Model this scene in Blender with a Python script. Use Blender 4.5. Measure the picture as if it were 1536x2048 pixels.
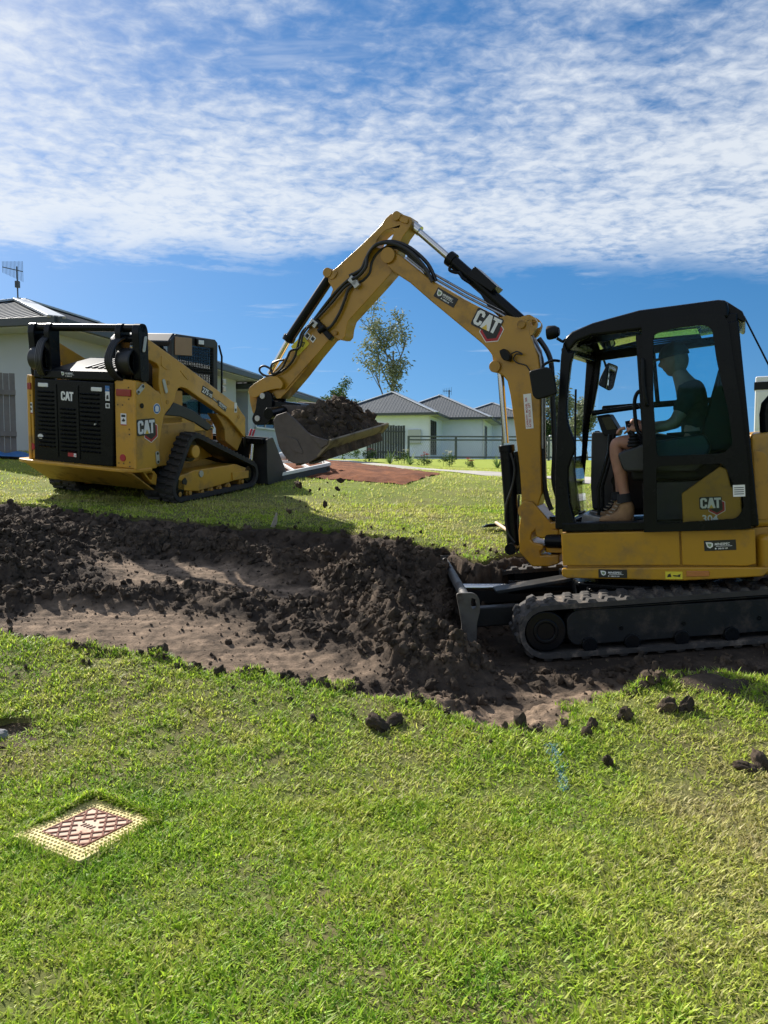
import bpy, bmesh, math, random
import numpy as np
from mathutils import Vector, Matrix, geometry as mgeo
R = math.radians
scene = bpy.context.scene
for o in list(bpy.data.objects): bpy.data.objects.remove(o)
# ---------------------------------------------------------------- camera
cam_d = bpy.data.cameras.new('camera'); cam = bpy.data.objects.new('camera', cam_d); scene.collection.objects.link(cam)
cam.location = (0, 0, 1.5); cam.rotation_euler = (R(90 - 3.49), 0, 0)
cam_d.sensor_fit = 'VERTICAL'; cam_d.sensor_height = 24.0; cam_d.lens = 24.0 * 1540 / 2048
cam_d.clip_start = 0.05; cam_d.clip_end = 3000
scene.camera = cam
scene.render.resolution_x, scene.render.resolution_y = 768, 1024
# ---------------------------------------------------------------- sky
SUN_EL, SUN_AZ = 37.0, -40.0            # azimuth clockwise from +Y (negative: to the left)
world = bpy.data.worlds.new('World'); scene.world = world; world.use_nodes = True
wt = world.node_tree; wt.nodes.clear()
def wn(t, **k):
    n = wt.nodes.new(t)
    for a, b in k.items(): setattr(n, a, b)
    return n
def wl(a, b): wt.links.new(a, b)
def wmath(op, a, b=None, c=None, clamp=False):
    n = wn('ShaderNodeMath', operation=op, use_clamp=clamp)
    for i, v in enumerate((a, b, c)):
        if v is None: continue
        if isinstance(v, (int, float)): n.inputs[i].default_value = v
        else: wl(v, n.inputs[i])
    return n.outputs[0]
sky = wn('ShaderNodeTexSky', sky_type='NISHITA', sun_disc=False, sun_elevation=R(SUN_EL), sun_rotation=R(SUN_AZ),
         altitude=50, air_density=1.0, dust_density=0.35, ozone_density=2.6)
tcs = wn('ShaderNodeTexCoord'); lift = wn('ShaderNodeMapping'); lift.inputs['Scale'].default_value = (1, 1, .80); lift.inputs['Location'].default_value = (0, 0, .15)
wl(tcs.outputs['Generated'], lift.inputs[0]); nrm = wn('ShaderNodeVectorMath', operation='NORMALIZE'); wl(lift.outputs[0], nrm.inputs[0]); wl(nrm.outputs[0], sky.inputs[0])   # keeps the pale horizon glare low
hs = wn('ShaderNodeHueSaturation'); hs.inputs['Saturation'].default_value = 1.38; hs.inputs['Value'].default_value = 1.28
wl(sky.outputs[0], hs.inputs['Color'])
geo = wn('ShaderNodeTexCoord'); sep = wn('ShaderNodeSeparateXYZ'); wl(geo.outputs['Generated'], sep.inputs[0])
dx, dy, dz = sep.outputs
den = wmath('ADD', wmath('MAXIMUM', dz, 0.0), 0.07)
U = wmath('DIVIDE', dx, den); V = wmath('DIVIDE', dy, den)            # a flat cloud sheet overhead
cmb = wn('ShaderNodeCombineXYZ'); wl(U, cmb.inputs[0]); wl(V, cmb.inputs[1])
def noise(scale, detail, rough, sx=1, sy=1, dist=0.0, off=0.0):
    m = wn('ShaderNodeMapping'); m.inputs['Scale'].default_value = (sx, sy, 1); m.inputs['Location'].default_value = (off, off * .7, off)
    m.inputs['Rotation'].default_value = (0, 0, R(-12))
    wl(cmb.outputs[0], m.inputs[0])
    n = wn('ShaderNodeTexNoise'); n.inputs['Scale'].default_value = scale; n.inputs['Detail'].default_value = detail
    n.inputs['Roughness'].default_value = rough; n.inputs['Distortion'].default_value = dist
    wl(m.outputs[0], n.inputs['Vector']); return n.outputs[0]
n_big = noise(0.62, 3, 0.5, 1, 1.3, 0.3, 3.7)
n_mid = noise(2.6, 5, 0.55, 1, 1.2, 0.4, 1.1)
n_rip = noise(17.0, 4, 0.60, 1, 1.15, 0.3, 5.3)
# the sheet ends about 14 to 17 degrees above the horizon
edge = wmath('ADD', wmath('MULTIPLY', U, -0.11), V)
edge = wmath('ADD', edge, wmath('MULTIPLY', wmath('SUBTRACT', n_mid, 0.5), 0.9))
edge = wmath('ADD', edge, wmath('MULTIPLY', wmath('SUBTRACT', n_rip, 0.5), 0.35))
sheet = wn('ShaderNodeMapRange', interpolation_type='SMOOTHSTEP'); wl(edge, sheet.inputs[0])
for i, v in ((1, 3.12), (2, 2.72), (3, 0.0), (4, 1.0)): sheet.inputs[i].default_value = v
cov = wmath('ADD', wmath('MULTIPLY', n_big, 1.35), wmath('ADD', wmath('MULTIPLY', n_mid, 0.80), wmath('MULTIPLY', n_rip, 0.45)))
band = wn('ShaderNodeMapRange', interpolation_type='SMOOTHSTEP'); wl(V, band.inputs[0])      # the sheet thickens towards its far edge
for i, v in ((1, 1.35), (2, 2.1), (3, -0.04), (4, 0.12)): band.inputs[i].default_value = v
cov = wmath('ADD', cov, band.outputs[0])
cov = wmath('SUBTRACT', cov, wmath('MULTIPLY', U, 0.10))             # thinner towards the right
cover = wn('ShaderNodeMapRange', interpolation_type='SMOOTHSTEP'); wl(cov, cover.inputs[0])
for i, v in ((1, 0.82), (2, 1.62), (3, 0.0), (4, 1.0)): cover.inputs[i].default_value = v
wisp = noise(1.1, 5, 0.6, 1, 2.6, 0.4, 9.0)
wm = wn('ShaderNodeMapRange', interpolation_type='SMOOTHSTEP'); wl(wisp, wm.inputs[0])
for i, v in ((1, 0.60), (2, 0.78), (3, 0.0), (4, 0.55)): wm.inputs[i].default_value = v
up_ok = wn('ShaderNodeMapRange', interpolation_type='SMOOTHSTEP'); wl(dz, up_ok.inputs[0])
for i, v in ((1, 0.03), (2, 0.12), (3, 0.0), (4, 1.0)): up_ok.inputs[i].default_value = v
thin = wmath('SUBTRACT', 1.25, cover.outputs[0])
ripple = wmath('ADD', 1.0, wmath('MULTIPLY', wmath('MULTIPLY', wmath('SUBTRACT', n_rip, 0.5), 2.6), thin))
cl = wmath('MAXIMUM', wmath('MULTIPLY', sheet.outputs[0], wmath('MULTIPLY', cover.outputs[0], ripple, clamp=True)), wmath('MULTIPLY', wm.outputs[0], up_ok.outputs[0]), clamp=True)
cl = wmath('MULTIPLY', cl, 0.84)
bright = wn('ShaderNodeMixRGB'); bright.inputs[1].default_value = (7.2, 8.2, 10.0, 1); bright.inputs[2].default_value = (10.2, 10.7, 11.2, 1)
wl(cover.outputs[0], bright.inputs[0])
mixc = wn('ShaderNodeMixRGB'); wl(cl, mixc.inputs[0]); wl(hs.outputs[0], mixc.inputs[1]); wl(bright.outputs[0], mixc.inputs[2])
bg = wn('ShaderNodeBackground'); bg.inputs['Strength'].default_value = 0.05; wl(mixc.outputs[0], bg.inputs[0])
wo = wn('ShaderNodeOutputWorld'); wl(bg.outputs[0], wo.inputs[0])
# ---------------------------------------------------------------- sun
sd = bpy.data.lights.new('sun', 'SUN'); sun = bpy.data.objects.new('sun', sd); scene.collection.objects.link(sun)
sd.energy = 5.0; sd.angle = R(0.53); sd.color = (1.0, 0.945, 0.86)
to_sun = Vector((math.sin(R(SUN_AZ)) * math.cos(R(SUN_EL)), math.cos(R(SUN_AZ)) * math.cos(R(SUN_EL)), math.sin(R(SUN_EL))))
sun.rotation_euler = to_sun.to_track_quat('Z', 'Y').to_euler(); sun.location = to_sun * 40
world.cycles.sampling_method = 'MANUAL'; world.cycles.sample_map_resolution = 256
cy = scene.cycles; cy.max_bounces = 6; cy.diffuse_bounces = 3; cy.glossy_bounces = 3; cy.transmission_bounces = 4; cy.transparent_max_bounces = 12; cy.caustics_reflective = False; cy.caustics_refractive = False
cy.use_adaptive_sampling = True; cy.adaptive_threshold = 0.02; cy.use_denoising = True
# ---------------------------------------------------------------- exposure
vs = scene.view_settings; vs.view_transform = 'Standard'; vs.look = 'None'; vs.exposure = 0.80; vs.gamma = 1.0; vs.use_curve_mapping = False

# ================================================================ helpers
C = scene.collection
rng = np.random.default_rng(7); random.seed(7)
def link(o, parent=None):
    C.objects.link(o)
    if parent is not None: o.parent = parent
    return o
def tag(o, label=None, cat=None, group=None, kind=None):
    if label: o['label'] = label
    if cat: o['category'] = cat
    if group: o['group'] = group
    if kind: o['kind'] = kind
    return o
def empty(name, loc=(0, 0, 0), rz=0):
    o = bpy.data.objects.new(name, None); o.empty_display_size = .2; link(o); o.location = loc; o.rotation_euler.z = rz; return o
def copy_tree(o, parent=None):
    c = o.copy(); C.objects.link(c); c.parent = parent
    for ch in o.children: copy_tree(ch, c)
    return c
class MB:
    def __init__(s): s.v = []; s.f = []
    def add(s, vs_, fs):
        b = len(s.v); s.v += [tuple(map(float, p)) for p in vs_]; s.f += [tuple(i + b for i in f) for f in fs]; return s
    def box(s, x0, x1, y0, y1, z0, z1):
        return s.add([(x0,y0,z0),(x1,y0,z0),(x1,y1,z0),(x0,y1,z0),(x0,y0,z1),(x1,y0,z1),(x1,y1,z1),(x0,y1,z1)],
                     [(0,3,2,1),(4,5,6,7),(0,1,5,4),(1,2,6,5),(2,3,7,6),(3,0,4,7)])
    def beam(s, a, b, w, h, up=(0, 0, 1)):
        a, b = Vector(a), Vector(b); d = (b - a).normalized(); x = d.cross(Vector(up))
        if x.length < 1e-4: x = d.cross(Vector((1, 0, 0)))
        x.normalize(); y = x.cross(d); x *= w / 2; y *= h / 2
        return s.add([a-x-y, a+x-y, a+x+y, a-x+y, b-x-y, b+x-y, b+x+y, b-x+y],
                     [(0,1,2,3),(4,7,6,5),(0,4,5,1),(1,5,6,2),(2,6,7,3),(3,7,4,0)])
    def prism(s, poly, axis, a0, a1, holes=()):
        loops = [list(poly)] + [list(h) for h in holes]
        def P(p, a): return (a, p[0], p[1]) if axis == 0 else ((p[0], a, p[1]) if axis == 1 else (p[0], p[1], a))
        flat = [p for l in loops for p in l]; n = len(flat)
        ar = sum(poly[i][0]*poly[(i+1) % len(poly)][1] - poly[(i+1) % len(poly)][0]*poly[i][1] for i in range(len(poly)))
        pos = (ar > 0) == (axis != 1)                # poly counter-clockwise seen from +axis
        lo, hi = min(a0, a1), max(a0, a1)
        V = [P(p, lo) for p in flat] + [P(p, hi) for p in flat]; F = []
        if holes:
            tris = mgeo.tessellate_polygon([[Vector((p[0], p[1], 0)) for p in l] for l in loops])
            for t in tris:
                a, b, c = t
                q = (flat[b][0]-flat[a][0])*(flat[c][1]-flat[a][1]) - (flat[c][0]-flat[a][0])*(flat[b][1]-flat[a][1])
                if (q > 0) != (axis != 1): t = (a, c, b)
                F.append(tuple(i + n for i in t)); F.append(tuple(reversed(t)))
        else:
            r = list(range(n)); r = r if pos else r[::-1]
            F.append(tuple(i + n for i in r)); F.append(tuple(reversed(r)))
        k = 0
        for li, l in enumerate(loops):
            m = len(l)
            for i in range(m):
                a, b = k + i, k + (i + 1) % m
                q = (a, b, b + n, a + n)
                lar = sum(l[j][0]*l[(j+1) % m][1] - l[(j+1) % m][0]*l[j][1] for j in range(m))
                ccw = (lar > 0) == (axis != 1)
                if (ccw) == (li > 0): q = q[::-1]
                F.append(q)
            k += m
        return s.add(V, F)
    def cyl(s, a, b, r0, r1=None, n=14, cap=True):
        r1 = r0 if r1 is None else r1
        a, b = Vector(a), Vector(b); d = (b - a).normalized()
        x = d.orthogonal().normalized(); y = d.cross(x); V = []
        for p, r in ((a, r0), (b, r1)):
            for i in range(n):
                t = 2 * math.pi * i / n; V.append(p + x * (r * math.cos(t)) + y * (r * math.sin(t)))
        F = [(i, (i+1) % n, n + (i+1) % n, n + i) for i in range(n)]
        if cap: F += [tuple(range(n))[::-1], tuple(range(n, 2*n))]
        return s.add(V, F)
    def ring(s, a, b, r, ri, n=20):
        a, b = Vector(a), Vector(b); d = (b - a).normalized(); x = d.orthogonal().normalized(); y = d.cross(x); V = []
        for p, q in ((a, r), (b, r), (b, ri), (a, ri)):
            for i in range(n):
                t = 2 * math.pi * i / n; V.append(p + x * (q * math.cos(t)) + y * (q * math.sin(t)))
        F = []
        for k in range(4):
            for i in range(n):
                F.append((k*n+i, k*n+(i+1) % n, ((k+1) % 4)*n+(i+1) % n, ((k+1) % 4)*n+i))
        return s.add(V, F)
    def tube(s, pts, r, n=8, closed=False):
        P = [Vector(p) for p in pts]; m = len(P); V = []; rs = r if isinstance(r, (list, tuple)) else [r] * m
        x = None
        for i in range(m):
            d = (P[(i+1) % m] - P[i-1]) if closed else (P[min(i+1, m-1)] - P[max(i-1, 0)])
            d.normalize()
            x = d.orthogonal().normalized() if x is None else (x - d * x.dot(d)).normalized()
            y = d.cross(x)
            for k in range(n):
                t = 2 * math.pi * k / n; V.append(P[i] + x * (rs[i]*math.cos(t)) + y * (rs[i]*math.sin(t)))
        F = []
        for i in range(m if closed else m - 1):
            j = (i + 1) % m
            for k in range(n): F.append((i*n+k, i*n+(k+1) % n, j*n+(k+1) % n, j*n+k))
        if not closed: F += [tuple(range(n))[::-1], tuple(range((m-1)*n, m*n))]
        return s.add(V, F)
    def lathe(s, prof, o=(0, 0, 0), n=20, axis=2):
        V = []; o = Vector(o)
        for r, h in prof:
            for i in range(n):
                t = 2*math.pi*i/n; c, q = r*math.cos(t), r*math.sin(t)
                V.append(o + (Vector((c, q, h)) if axis == 2 else (Vector((h, c, q)) if axis == 0 else Vector((c, h, q)))))
        F = []
        for k in range(len(prof)-1):
            for i in range(n): F.append((k*n+i, k*n+(i+1) % n, (k+1)*n+(i+1) % n, (k+1)*n+i))
        F += [tuple(range(n))[::-1], tuple(range((len(prof)-1)*n, len(prof)*n))]
        return s.add(V, F)
    def mesh(s, name):
        me = bpy.data.meshes.new(name); me.from_pydata(s.v, [], s.f); me.update(); return me
    def build(s, name, mat, parent=None, bevel=0, smooth=40, up=0, seg=2):
        me = s.mesh(name); bm = bmesh.new(); bm.from_mesh(me)
        bmesh.ops.recalc_face_normals(bm, faces=bm.faces); bm.to_mesh(me); bm.free()
        o = bpy.data.objects.new(name, me); link(o, parent)
        if mat is not None: me.materials.append(mat)
        if smooth:
            me.shade_smooth(); me.set_sharp_from_angle(angle=R(smooth))
        if bevel:
            b = o.modifiers.new('bevel', 'BEVEL'); b.width = bevel; b.segments = seg; b.limit_method = 'ANGLE'; b.angle_limit = R(38); b.use_clamp_overlap = True
            if seg > 1: b.harden_normals = True
        if up: o.rotation_euler.z = up
        return o
def catmull(pts, k=6, closed=False):
    P = [Vector(p) for p in pts]; out = []; m = len(P)
    for i in range(m if closed else m - 1):
        a, b, c, d = (P[(i-1) % m] if closed or i else P[0]), P[i], P[(i+1) % m], (P[(i+2) % m] if closed else P[min(i+2, m-1)])
        for j in range(k):
            t = j / k
            out.append(0.5*((2*b) + (c-a)*t + (2*a-5*b+4*c-d)*t*t + (3*b-a-3*c+d)*t**3))
    if not closed: out.append(P[-1])
    return out
def rpoly(pts, r=.03, k=4):
    """polygon with rounded corners"""
    out = []; n = len(pts)
    for i in range(n):
        a, b, c = Vector(pts[i-1][:2]), Vector(pts[i][:2]), Vector(pts[(i+1) % n][:2])
        u, w = a - b, c - b; rr = min(r, u.length*.45, w.length*.45); p, q = b + u.normalized()*rr, b + w.normalized()*rr
        for j in range(k+1):
            t = j/k; z = p*(1-t)**2 + b*2*t*(1-t) + q*t*t; out.append((z.x, z.y))
    return out
def circ(c, r, n=18, ry=None, rot=0.0):
    ry = r if ry is None else ry; o = []
    for i in range(n):
        t = 2*math.pi*i/n; x, y = r*math.cos(t), ry*math.sin(t)
        o.append((c[0]+x*math.cos(rot)-y*math.sin(rot), c[1]+x*math.sin(rot)+y*math.cos(rot)))
    return o
# ---------------------------------------------------------------- materials
def mat(name, col, rough=.5, metal=0.0, var=0.0, vscale=6.0, dirt=None, dirt_amt=0.0, dscale=3.0, bump=0.0, bscale=60.0, coat=0.0, spec=.5):
    m = bpy.data.materials.new(name); m.use_nodes = True; t = m.node_tree; b = t.nodes['Principled BSDF']
    b.inputs['Base Color'].default_value = (*col, 1); b.inputs['Roughness'].default_value = rough; b.inputs['Metallic'].default_value = metal
    b.inputs['Coat Weight'].default_value = coat; b.inputs['Specular IOR Level'].default_value = spec
    tc = t.nodes.new('ShaderNodeTexCoord'); last = None
    def nz(scale, det=5, rg=.6):
        n = t.nodes.new('ShaderNodeTexNoise'); n.inputs['Scale'].default_value = scale; n.inputs['Detail'].default_value = det; n.inputs['Roughness'].default_value = rg
        t.links.new(tc.outputs['Object'], n.inputs['Vector']); return n.outputs[0]
    if var:
        mr = t.nodes.new('ShaderNodeMapRange'); t.links.new(nz(vscale), mr.inputs[0])
        for i, v in ((1, .25), (2, .75), (3, 1-var), (4, 1+var)): mr.inputs[i].default_value = v
        mx = t.nodes.new('ShaderNodeVectorMath'); mx.operation = 'SCALE'; mx.inputs[0].default_value = col; t.links.new(mr.outputs[0], mx.inputs['Scale']); last = mx.outputs[0]
    if dirt is not None:
        mr = t.nodes.new('ShaderNodeMapRange'); mr.interpolation_type = 'SMOOTHSTEP'; t.links.new(nz(dscale, 8, .68), mr.inputs[0])
        for i, v in ((1, .48), (2, .70), (3, 0), (4, dirt_amt)): mr.inputs[i].default_value = v
        mx = t.nodes.new('ShaderNodeMixRGB'); t.links.new(mr.outputs[0], mx.inputs[0]); mx.inputs[2].default_value = (*dirt, 1)
        if last is not None: t.links.new(last, mx.inputs[1])
        else: mx.inputs[1].default_value = (*col, 1)
        last = mx.outputs[0]
        rr = t.nodes.new('ShaderNodeMapRange'); t.links.new(mr.outputs[0], rr.inputs[0]); rr.inputs[3].default_value = rough; rr.inputs[4].default_value = min(1, rough + .4)
        t.links.new(rr.outputs[0], b.inputs['Roughness'])
    if last is not None: t.links.new(last, b.inputs['Base Color'])
    if bump:
        bp = t.nodes.new('ShaderNodeBump'); bp.inputs['Strength'].default_value = bump; bp.inputs['Distance'].default_value = .01
        t.links.new(nz(bscale), bp.inputs['Height']); t.links.new(bp.outputs[0], b.inputs['Normal'])
    return m
def glass_mat(name, tint, refl=.06, rough=.015):
    m = bpy.data.materials.new(name); m.use_nodes = True; t = m.node_tree; t.nodes.remove(t.nodes['Principled BSDF']); out = t.nodes['Material Output']
    tr = t.nodes.new('ShaderNodeBsdfTransparent'); tr.inputs[0].default_value = (*tint, 1)
    gl = t.nodes.new('ShaderNodeBsdfGlossy'); gl.inputs['Roughness'].default_value = rough; gl.inputs[0].default_value = (.9, .95, 1, 1)
    fr = t.nodes.new('ShaderNodeFresnel'); fr.inputs[0].default_value = 1.5
    ad = t.nodes.new('ShaderNodeMath'); ad.operation = 'ADD'; t.links.new(fr.outputs[0], ad.inputs[0]); ad.inputs[1].default_value = refl - .04; ad.use_clamp = True
    mx = t.nodes.new('ShaderNodeMixShader'); t.links.new(ad.outputs[0], mx.inputs[0]); t.links.new(tr.outputs[0], mx.inputs[1]); t.links.new(gl.outputs[0], mx.inputs[2])
    t.links.new(mx.outputs[0], out.inputs[0]); return m
M = dict(
    yellow_ex=mat('excavator_yellow', (.44, .225, .014), .34, var=.06, vscale=3, dirt=(.15, .095, .045), dirt_amt=.55, dscale=4.5, coat=.15),
    yellow=mat('loader_yellow_hazed', (.56, .290, .028), .36, var=.06, vscale=3, dirt=(.18, .115, .06), dirt_amt=.5, dscale=4.5, coat=.15),  # paler than the excavator's: distance haze put into the paint colour
    yellow_dirty_shaded=mat('machine_yellow_dirty_shaded', (.42, .22, .030), .5, var=.1, vscale=5, dirt=(.10, .07, .04), dirt_amt=.75, dscale=5),  # dirt; on the arm foot the tone also carries its shade
    black=mat('black_paint', (.005, .0062, .008), .27, var=.2, vscale=5, dirt=(.040, .036, .032), dirt_amt=.10, dscale=4, spec=.16),
    blackmatt=mat('black_plastic', (.008, .009, .010), .5, dirt=(.04, .036, .03), dirt_amt=.15, dscale=6, spec=.2),
    rubber=mat('track_rubber', (.022, .021, .021), .75, var=.3, vscale=10, dirt=(.10, .075, .055), dirt_amt=.45, dscale=7, bump=.3, bscale=90),
    rubber_dusty=mat('dusty_rubber', (.045, .040, .036), .85, var=.3, vscale=12, dirt=(.30, .235, .18), dirt_amt=.9, dscale=4, bump=.3, bscale=80),
    hose=mat('hose_rubber', (.012, .012, .013), .42, var=.2, vscale=20),
    steel=mat('bare_steel', (.33, .33, .33), .35, metal=.9, var=.1, dirt=(.12, .09, .07), dirt_amt=.4, dscale=8),
    chrome=mat('chrome_rod', (.62, .62, .63), .18, metal=1.0),
    zinc=mat('zinc_plate', (.45, .45, .43), .45, metal=.6),
    muddy=mat('muddy_black_steel', (.008, .009, .010), .5, var=.2, dirt=(.075, .058, .045), dirt_amt=.75, dscale=5, spec=.35, bump=.2, bscale=40),
    bucket=mat('worn_bucket_steel', (.10, .080, .070), .62, metal=.25, var=.25, vscale=7, dirt=(.055, .040, .030), dirt_amt=.8, dscale=3.5, bump=.25, bscale=40),
    grey=mat('dark_grey_panel', (.018, .021, .024), .5, var=.2, vscale=4, dirt=(.08, .07, .06), dirt_amt=.25),
    white=mat('white_print', (.80, .80, .78), .5), redp=mat('red_print', (.42, .02, .03), .45), blackp=mat('black_print', (.012, .013, .014), .45),
    blue=mat('blue_print', (.04, .16, .42), .45), yelp=mat('warning_yellow', (.72, .60, .04), .5), yeltri=mat('emblem_yellow', (.75, .50, .06), .45), greenp=mat('badge_green', (.22, .30, .16), .5),
    tail=mat('tail_lamp_red', (.30, .012, .018), .2, coat=.5), lamp=mat('lamp_lens', (.75, .76, .74), .2),
    orange=mat('orange_lens', (.45, .16, .05), .3),
    glass=glass_mat('clear_glass', (.92, .96, .97), .006), teal=glass_mat('tinted_door_glass', (.68, .92, .97), .006), darkglass=glass_mat('dark_window_glass', (.25, .42, .46), .10),
    mirror=mat('mirror_glass', (.75, .78, .78), .03, metal=1.0), screen=mat('screen_glass', (.01, .012, .014), .12),
)
# ---------------------------------------------------------------- lettering and emblems
def basis(o, right, upv):
    r = Vector(right).normalized(); u = Vector(upv); u = (u - r*u.dot(r)).normalized(); n = r.cross(u)
    return Matrix(((r.x, u.x, n.x, o[0]), (r.y, u.y, n.y, o[1]), (r.z, u.z, n.z, o[2]), (0, 0, 0, 1)))
def text(name, s, h, material, parent, B, off=(0, 0, 0), bold=.018, align='LEFT', stretch=1.0, shear=0):
    cu = bpy.data.curves.new(name, 'FONT'); cu.body = s; cu.size = h*1.38; cu.offset = bold*h; cu.extrude = .0006; cu.align_x = align; cu.shear = shear; cu.resolution_u = 2
    tmp = bpy.data.objects.new('tmp', cu); C.objects.link(tmp)
    me = bpy.data.meshes.new_from_object(tmp.evaluated_get(bpy.context.evaluated_depsgraph_get())); bpy.data.objects.remove(tmp)
    me.name = name; me.materials.clear(); me.materials.append(material)
    me.transform(B @ Matrix.Translation(off) @ Matrix.Diagonal((stretch, 1, 1, 1)))
    o = bpy.data.objects.new(name, me); return link(o, parent)
def flat(name, polys, material, parent, B, z=.002, th=.0016, bevel=0):
    mb = MB()
    for p in polys:
        n0 = len(mb.v); mb.prism(p, 2, z, z+th)
        mb.v[n0:] = [tuple(B @ Vector(q)) for q in mb.v[n0:]]
    return mb.build(name, material, parent, smooth=0, bevel=bevel)
CL = [(.60,.36),(.40,.36),(.40,.23),(.36,.18),(.25,.18),(.21,.23),(.21,.77),(.25,.82),(.36,.82),(.40,.77),(.40,.64),(.60,.64),(.60,.85),(.46,1),(.14,1),(0,.85),(0,.15),(.14,0),(.46,0),(.60,.15)]
AL = [(.60,0),(.83,1),(1.11,1),(1.34,0),(1.17,0),(.97,.34),(.77,0)]
TL = [(1.22,1),(1.84,1),(1.84,.79),(1.65,.79),(1.65,0),(1.44,0),(1.44,.79),(1.26,.79)]
TR = [(.70,-.02),(.97,.42),(1.24,-.02)]
def sc(p, k): return [(x*k, y*k) for x, y in p]
def emblem(parent, B, h, badge=True):
    """three-letter maker's mark with a yellow triangle, h = letter height"""
    if badge:
        hexa = [(1.45+.80*math.cos(R(30+60*i)), .12+.80*math.sin(R(30+60*i))) for i in range(6)]
        hexb = [(1.45+.60*math.cos(R(30+60*i)), .12+.60*math.sin(R(30+60*i))) for i in range(6)]
        hexc = [(1.45+.86*math.cos(R(30+60*i)), .12+.86*math.sin(R(30+60*i))) for i in range(6)]
        base = flat('emblem', [sc(hexc, h)], M['white'], parent, B, .0010)
        flat('red_hexagon', [sc(hexa, h)], M['redp'], base, B, .0022)
        flat('dark_hexagon', [sc(hexb, h)], M['blackp'], base, B, .0034)
        flat('backing', [sc(rpoly([(-.10,-.12),(1.92,-.12),(1.92,1.10),(-.10,1.10)], .16), h)], M['blackp'], base, B, .0046)
        flat('triangle', [sc(TR, h)], M['yeltri'], base, B, .0062)
        flat('lettering', [sc(CL, h), sc(AL, h), sc(TL, h)], M['white'], base, B, .0066)
        return base
    return flat('lettering', [sc(CL, h), sc(AL, h), sc(TL, h)], M['white'], parent, B, .002)
def company_sign(parent, B, w, h, plate=True):
    """black sticker with shield, company name and telephone number; origin lower left"""
    if plate:
        base = flat('company_sticker', [[(0,0),(w,0),(w,h),(0,h)]], M['blackp'], parent, B, .001)
    else:
        base = flat('company_sticker', [sc(circ((0,0), .001), 1)], M['blackp'], parent, B, .001)
    sx, sy, sr = w*.18, h*.55, h*.30
    flat('shield', [[(sx-sr*1.2,sy+sr),(sx+sr*.4,sy+sr*.9),(sx+sr*1.0,sy+sr*.5),(sx+sr*.9,sy-sr*.5),(sx,sy-sr*1.05),(sx-sr*.75,sy-sr*.6)]], M['white'], base, B, .0028)
    flat('shield_mark', [[(sx-sr*.7,sy+sr*.55),(sx+sr*.55,sy+sr*.45),(sx+sr*.45,sy-sr*.25),(sx,sy-sr*.6),(sx-sr*.45,sy-sr*.3)]], M['greenp'], base, B, .0046)
    text('lettering', 'MINESPEC', h*.23, M['white'], base, B, (w*.33, h*.52, .004), .03, stretch=w/h*.335, shear=.15)
    flat('rule', [[(w*.37,h*.40),(w*.88,h*.40),(w*.88,h*.44),(w*.37,h*.44)]], M['white'], base, B, .0028)
    flat('dot', [circ((w*.36, h*.20), h*.075, 10)], M['white'], base, B, .0028)
    text('lettering', '0488 001 349', h*.16, M['white'], base, B, (w*.43, h*.12, .004), .03, stretch=w/h*.25)
    return base
def sticker(name, parent, B, w, h, base_m, marks=()):
    o = flat(name, [[(0,0),(w,0),(w,h),(0,h)]], base_m, parent, B, .001)
    for nm, mt, poly in marks: flat(nm, [[(x*w, y*h) for x, y in poly]], mt, o, B, .0026)
    return o
# ---------------------------------------------------------------- belts
def loop_path(circles, step=.02):
    """outline of a belt round circles (y, z, r), listed counter-clockwise"""
    out = []; n = len(circles)
    tang = []
    for i in range(n):
        (y1, z1, r1), (y2, z2, r2) = circles[i], circles[(i+1) % n]
        d = Vector((y2-y1, z2-z1)); L = d.length; a = math.atan2(d.y, d.x); off = math.asin(max(-1, min(1, (r1-r2)/L))); nrm = a - math.pi/2 + off
        tang.append(((y1+r1*math.cos(nrm), z1+r1*math.sin(nrm)), (y2+r2*math.cos(nrm), z2+r2*math.sin(nrm)), nrm))
    for i in range(n):
        p, q, nr = tang[i]; pn = tang[i-1][2]; y, z, r = circles[i]
        da = (nr - pn) % (2*math.pi); k = max(2, int(da*r/step))
        for j in range(k): t = pn + da*j/k; out.append((y+r*math.cos(t), z+r*math.sin(t)))
        L = math.hypot(q[0]-p[0], q[1]-p[1]); k = max(1, int(L/step))
        for j in range(k): t = j/k; out.append((p[0]+(q[0]-p[0])*t, p[1]+(q[1]-p[1])*t))
    return out
def even(path, n):
    P = np.array(path + [path[0]]); s = np.concatenate([[0], np.cumsum(np.hypot(*np.diff(P, axis=0).T))]); t = np.linspace(0, s[-1], n, endpoint=False)
    y = np.interp(t, s, P[:, 0]); z = np.interp(t, s, P[:, 1]); return list(zip(y, z))
def belt(path, x0, x1, th, n=90):
    """closed rubber band: path is the outer face"""
    P = even(path, n); mb = MB(); m = len(P); V = []
    for i in range(m):
        a, b = P[i-1], P[(i+1) % m]; d = Vector((b[0]-a[0], b[1]-a[1])).normalized(); nn = Vector((d.y, -d.x))
        for x, o in ((x0, 0), (x1, 0), (x1, -th), (x0, -th)): V.append((x, P[i][0]+nn.x*o, P[i][1]+nn.y*o))
    F = [(i*4+k, i*4+(k+1) % 4, ((i+1) % m)*4+(k+1) % 4, ((i+1) % m)*4+k) for i in range(m) for k in range(4)]
    return mb.add(V, F)
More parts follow.
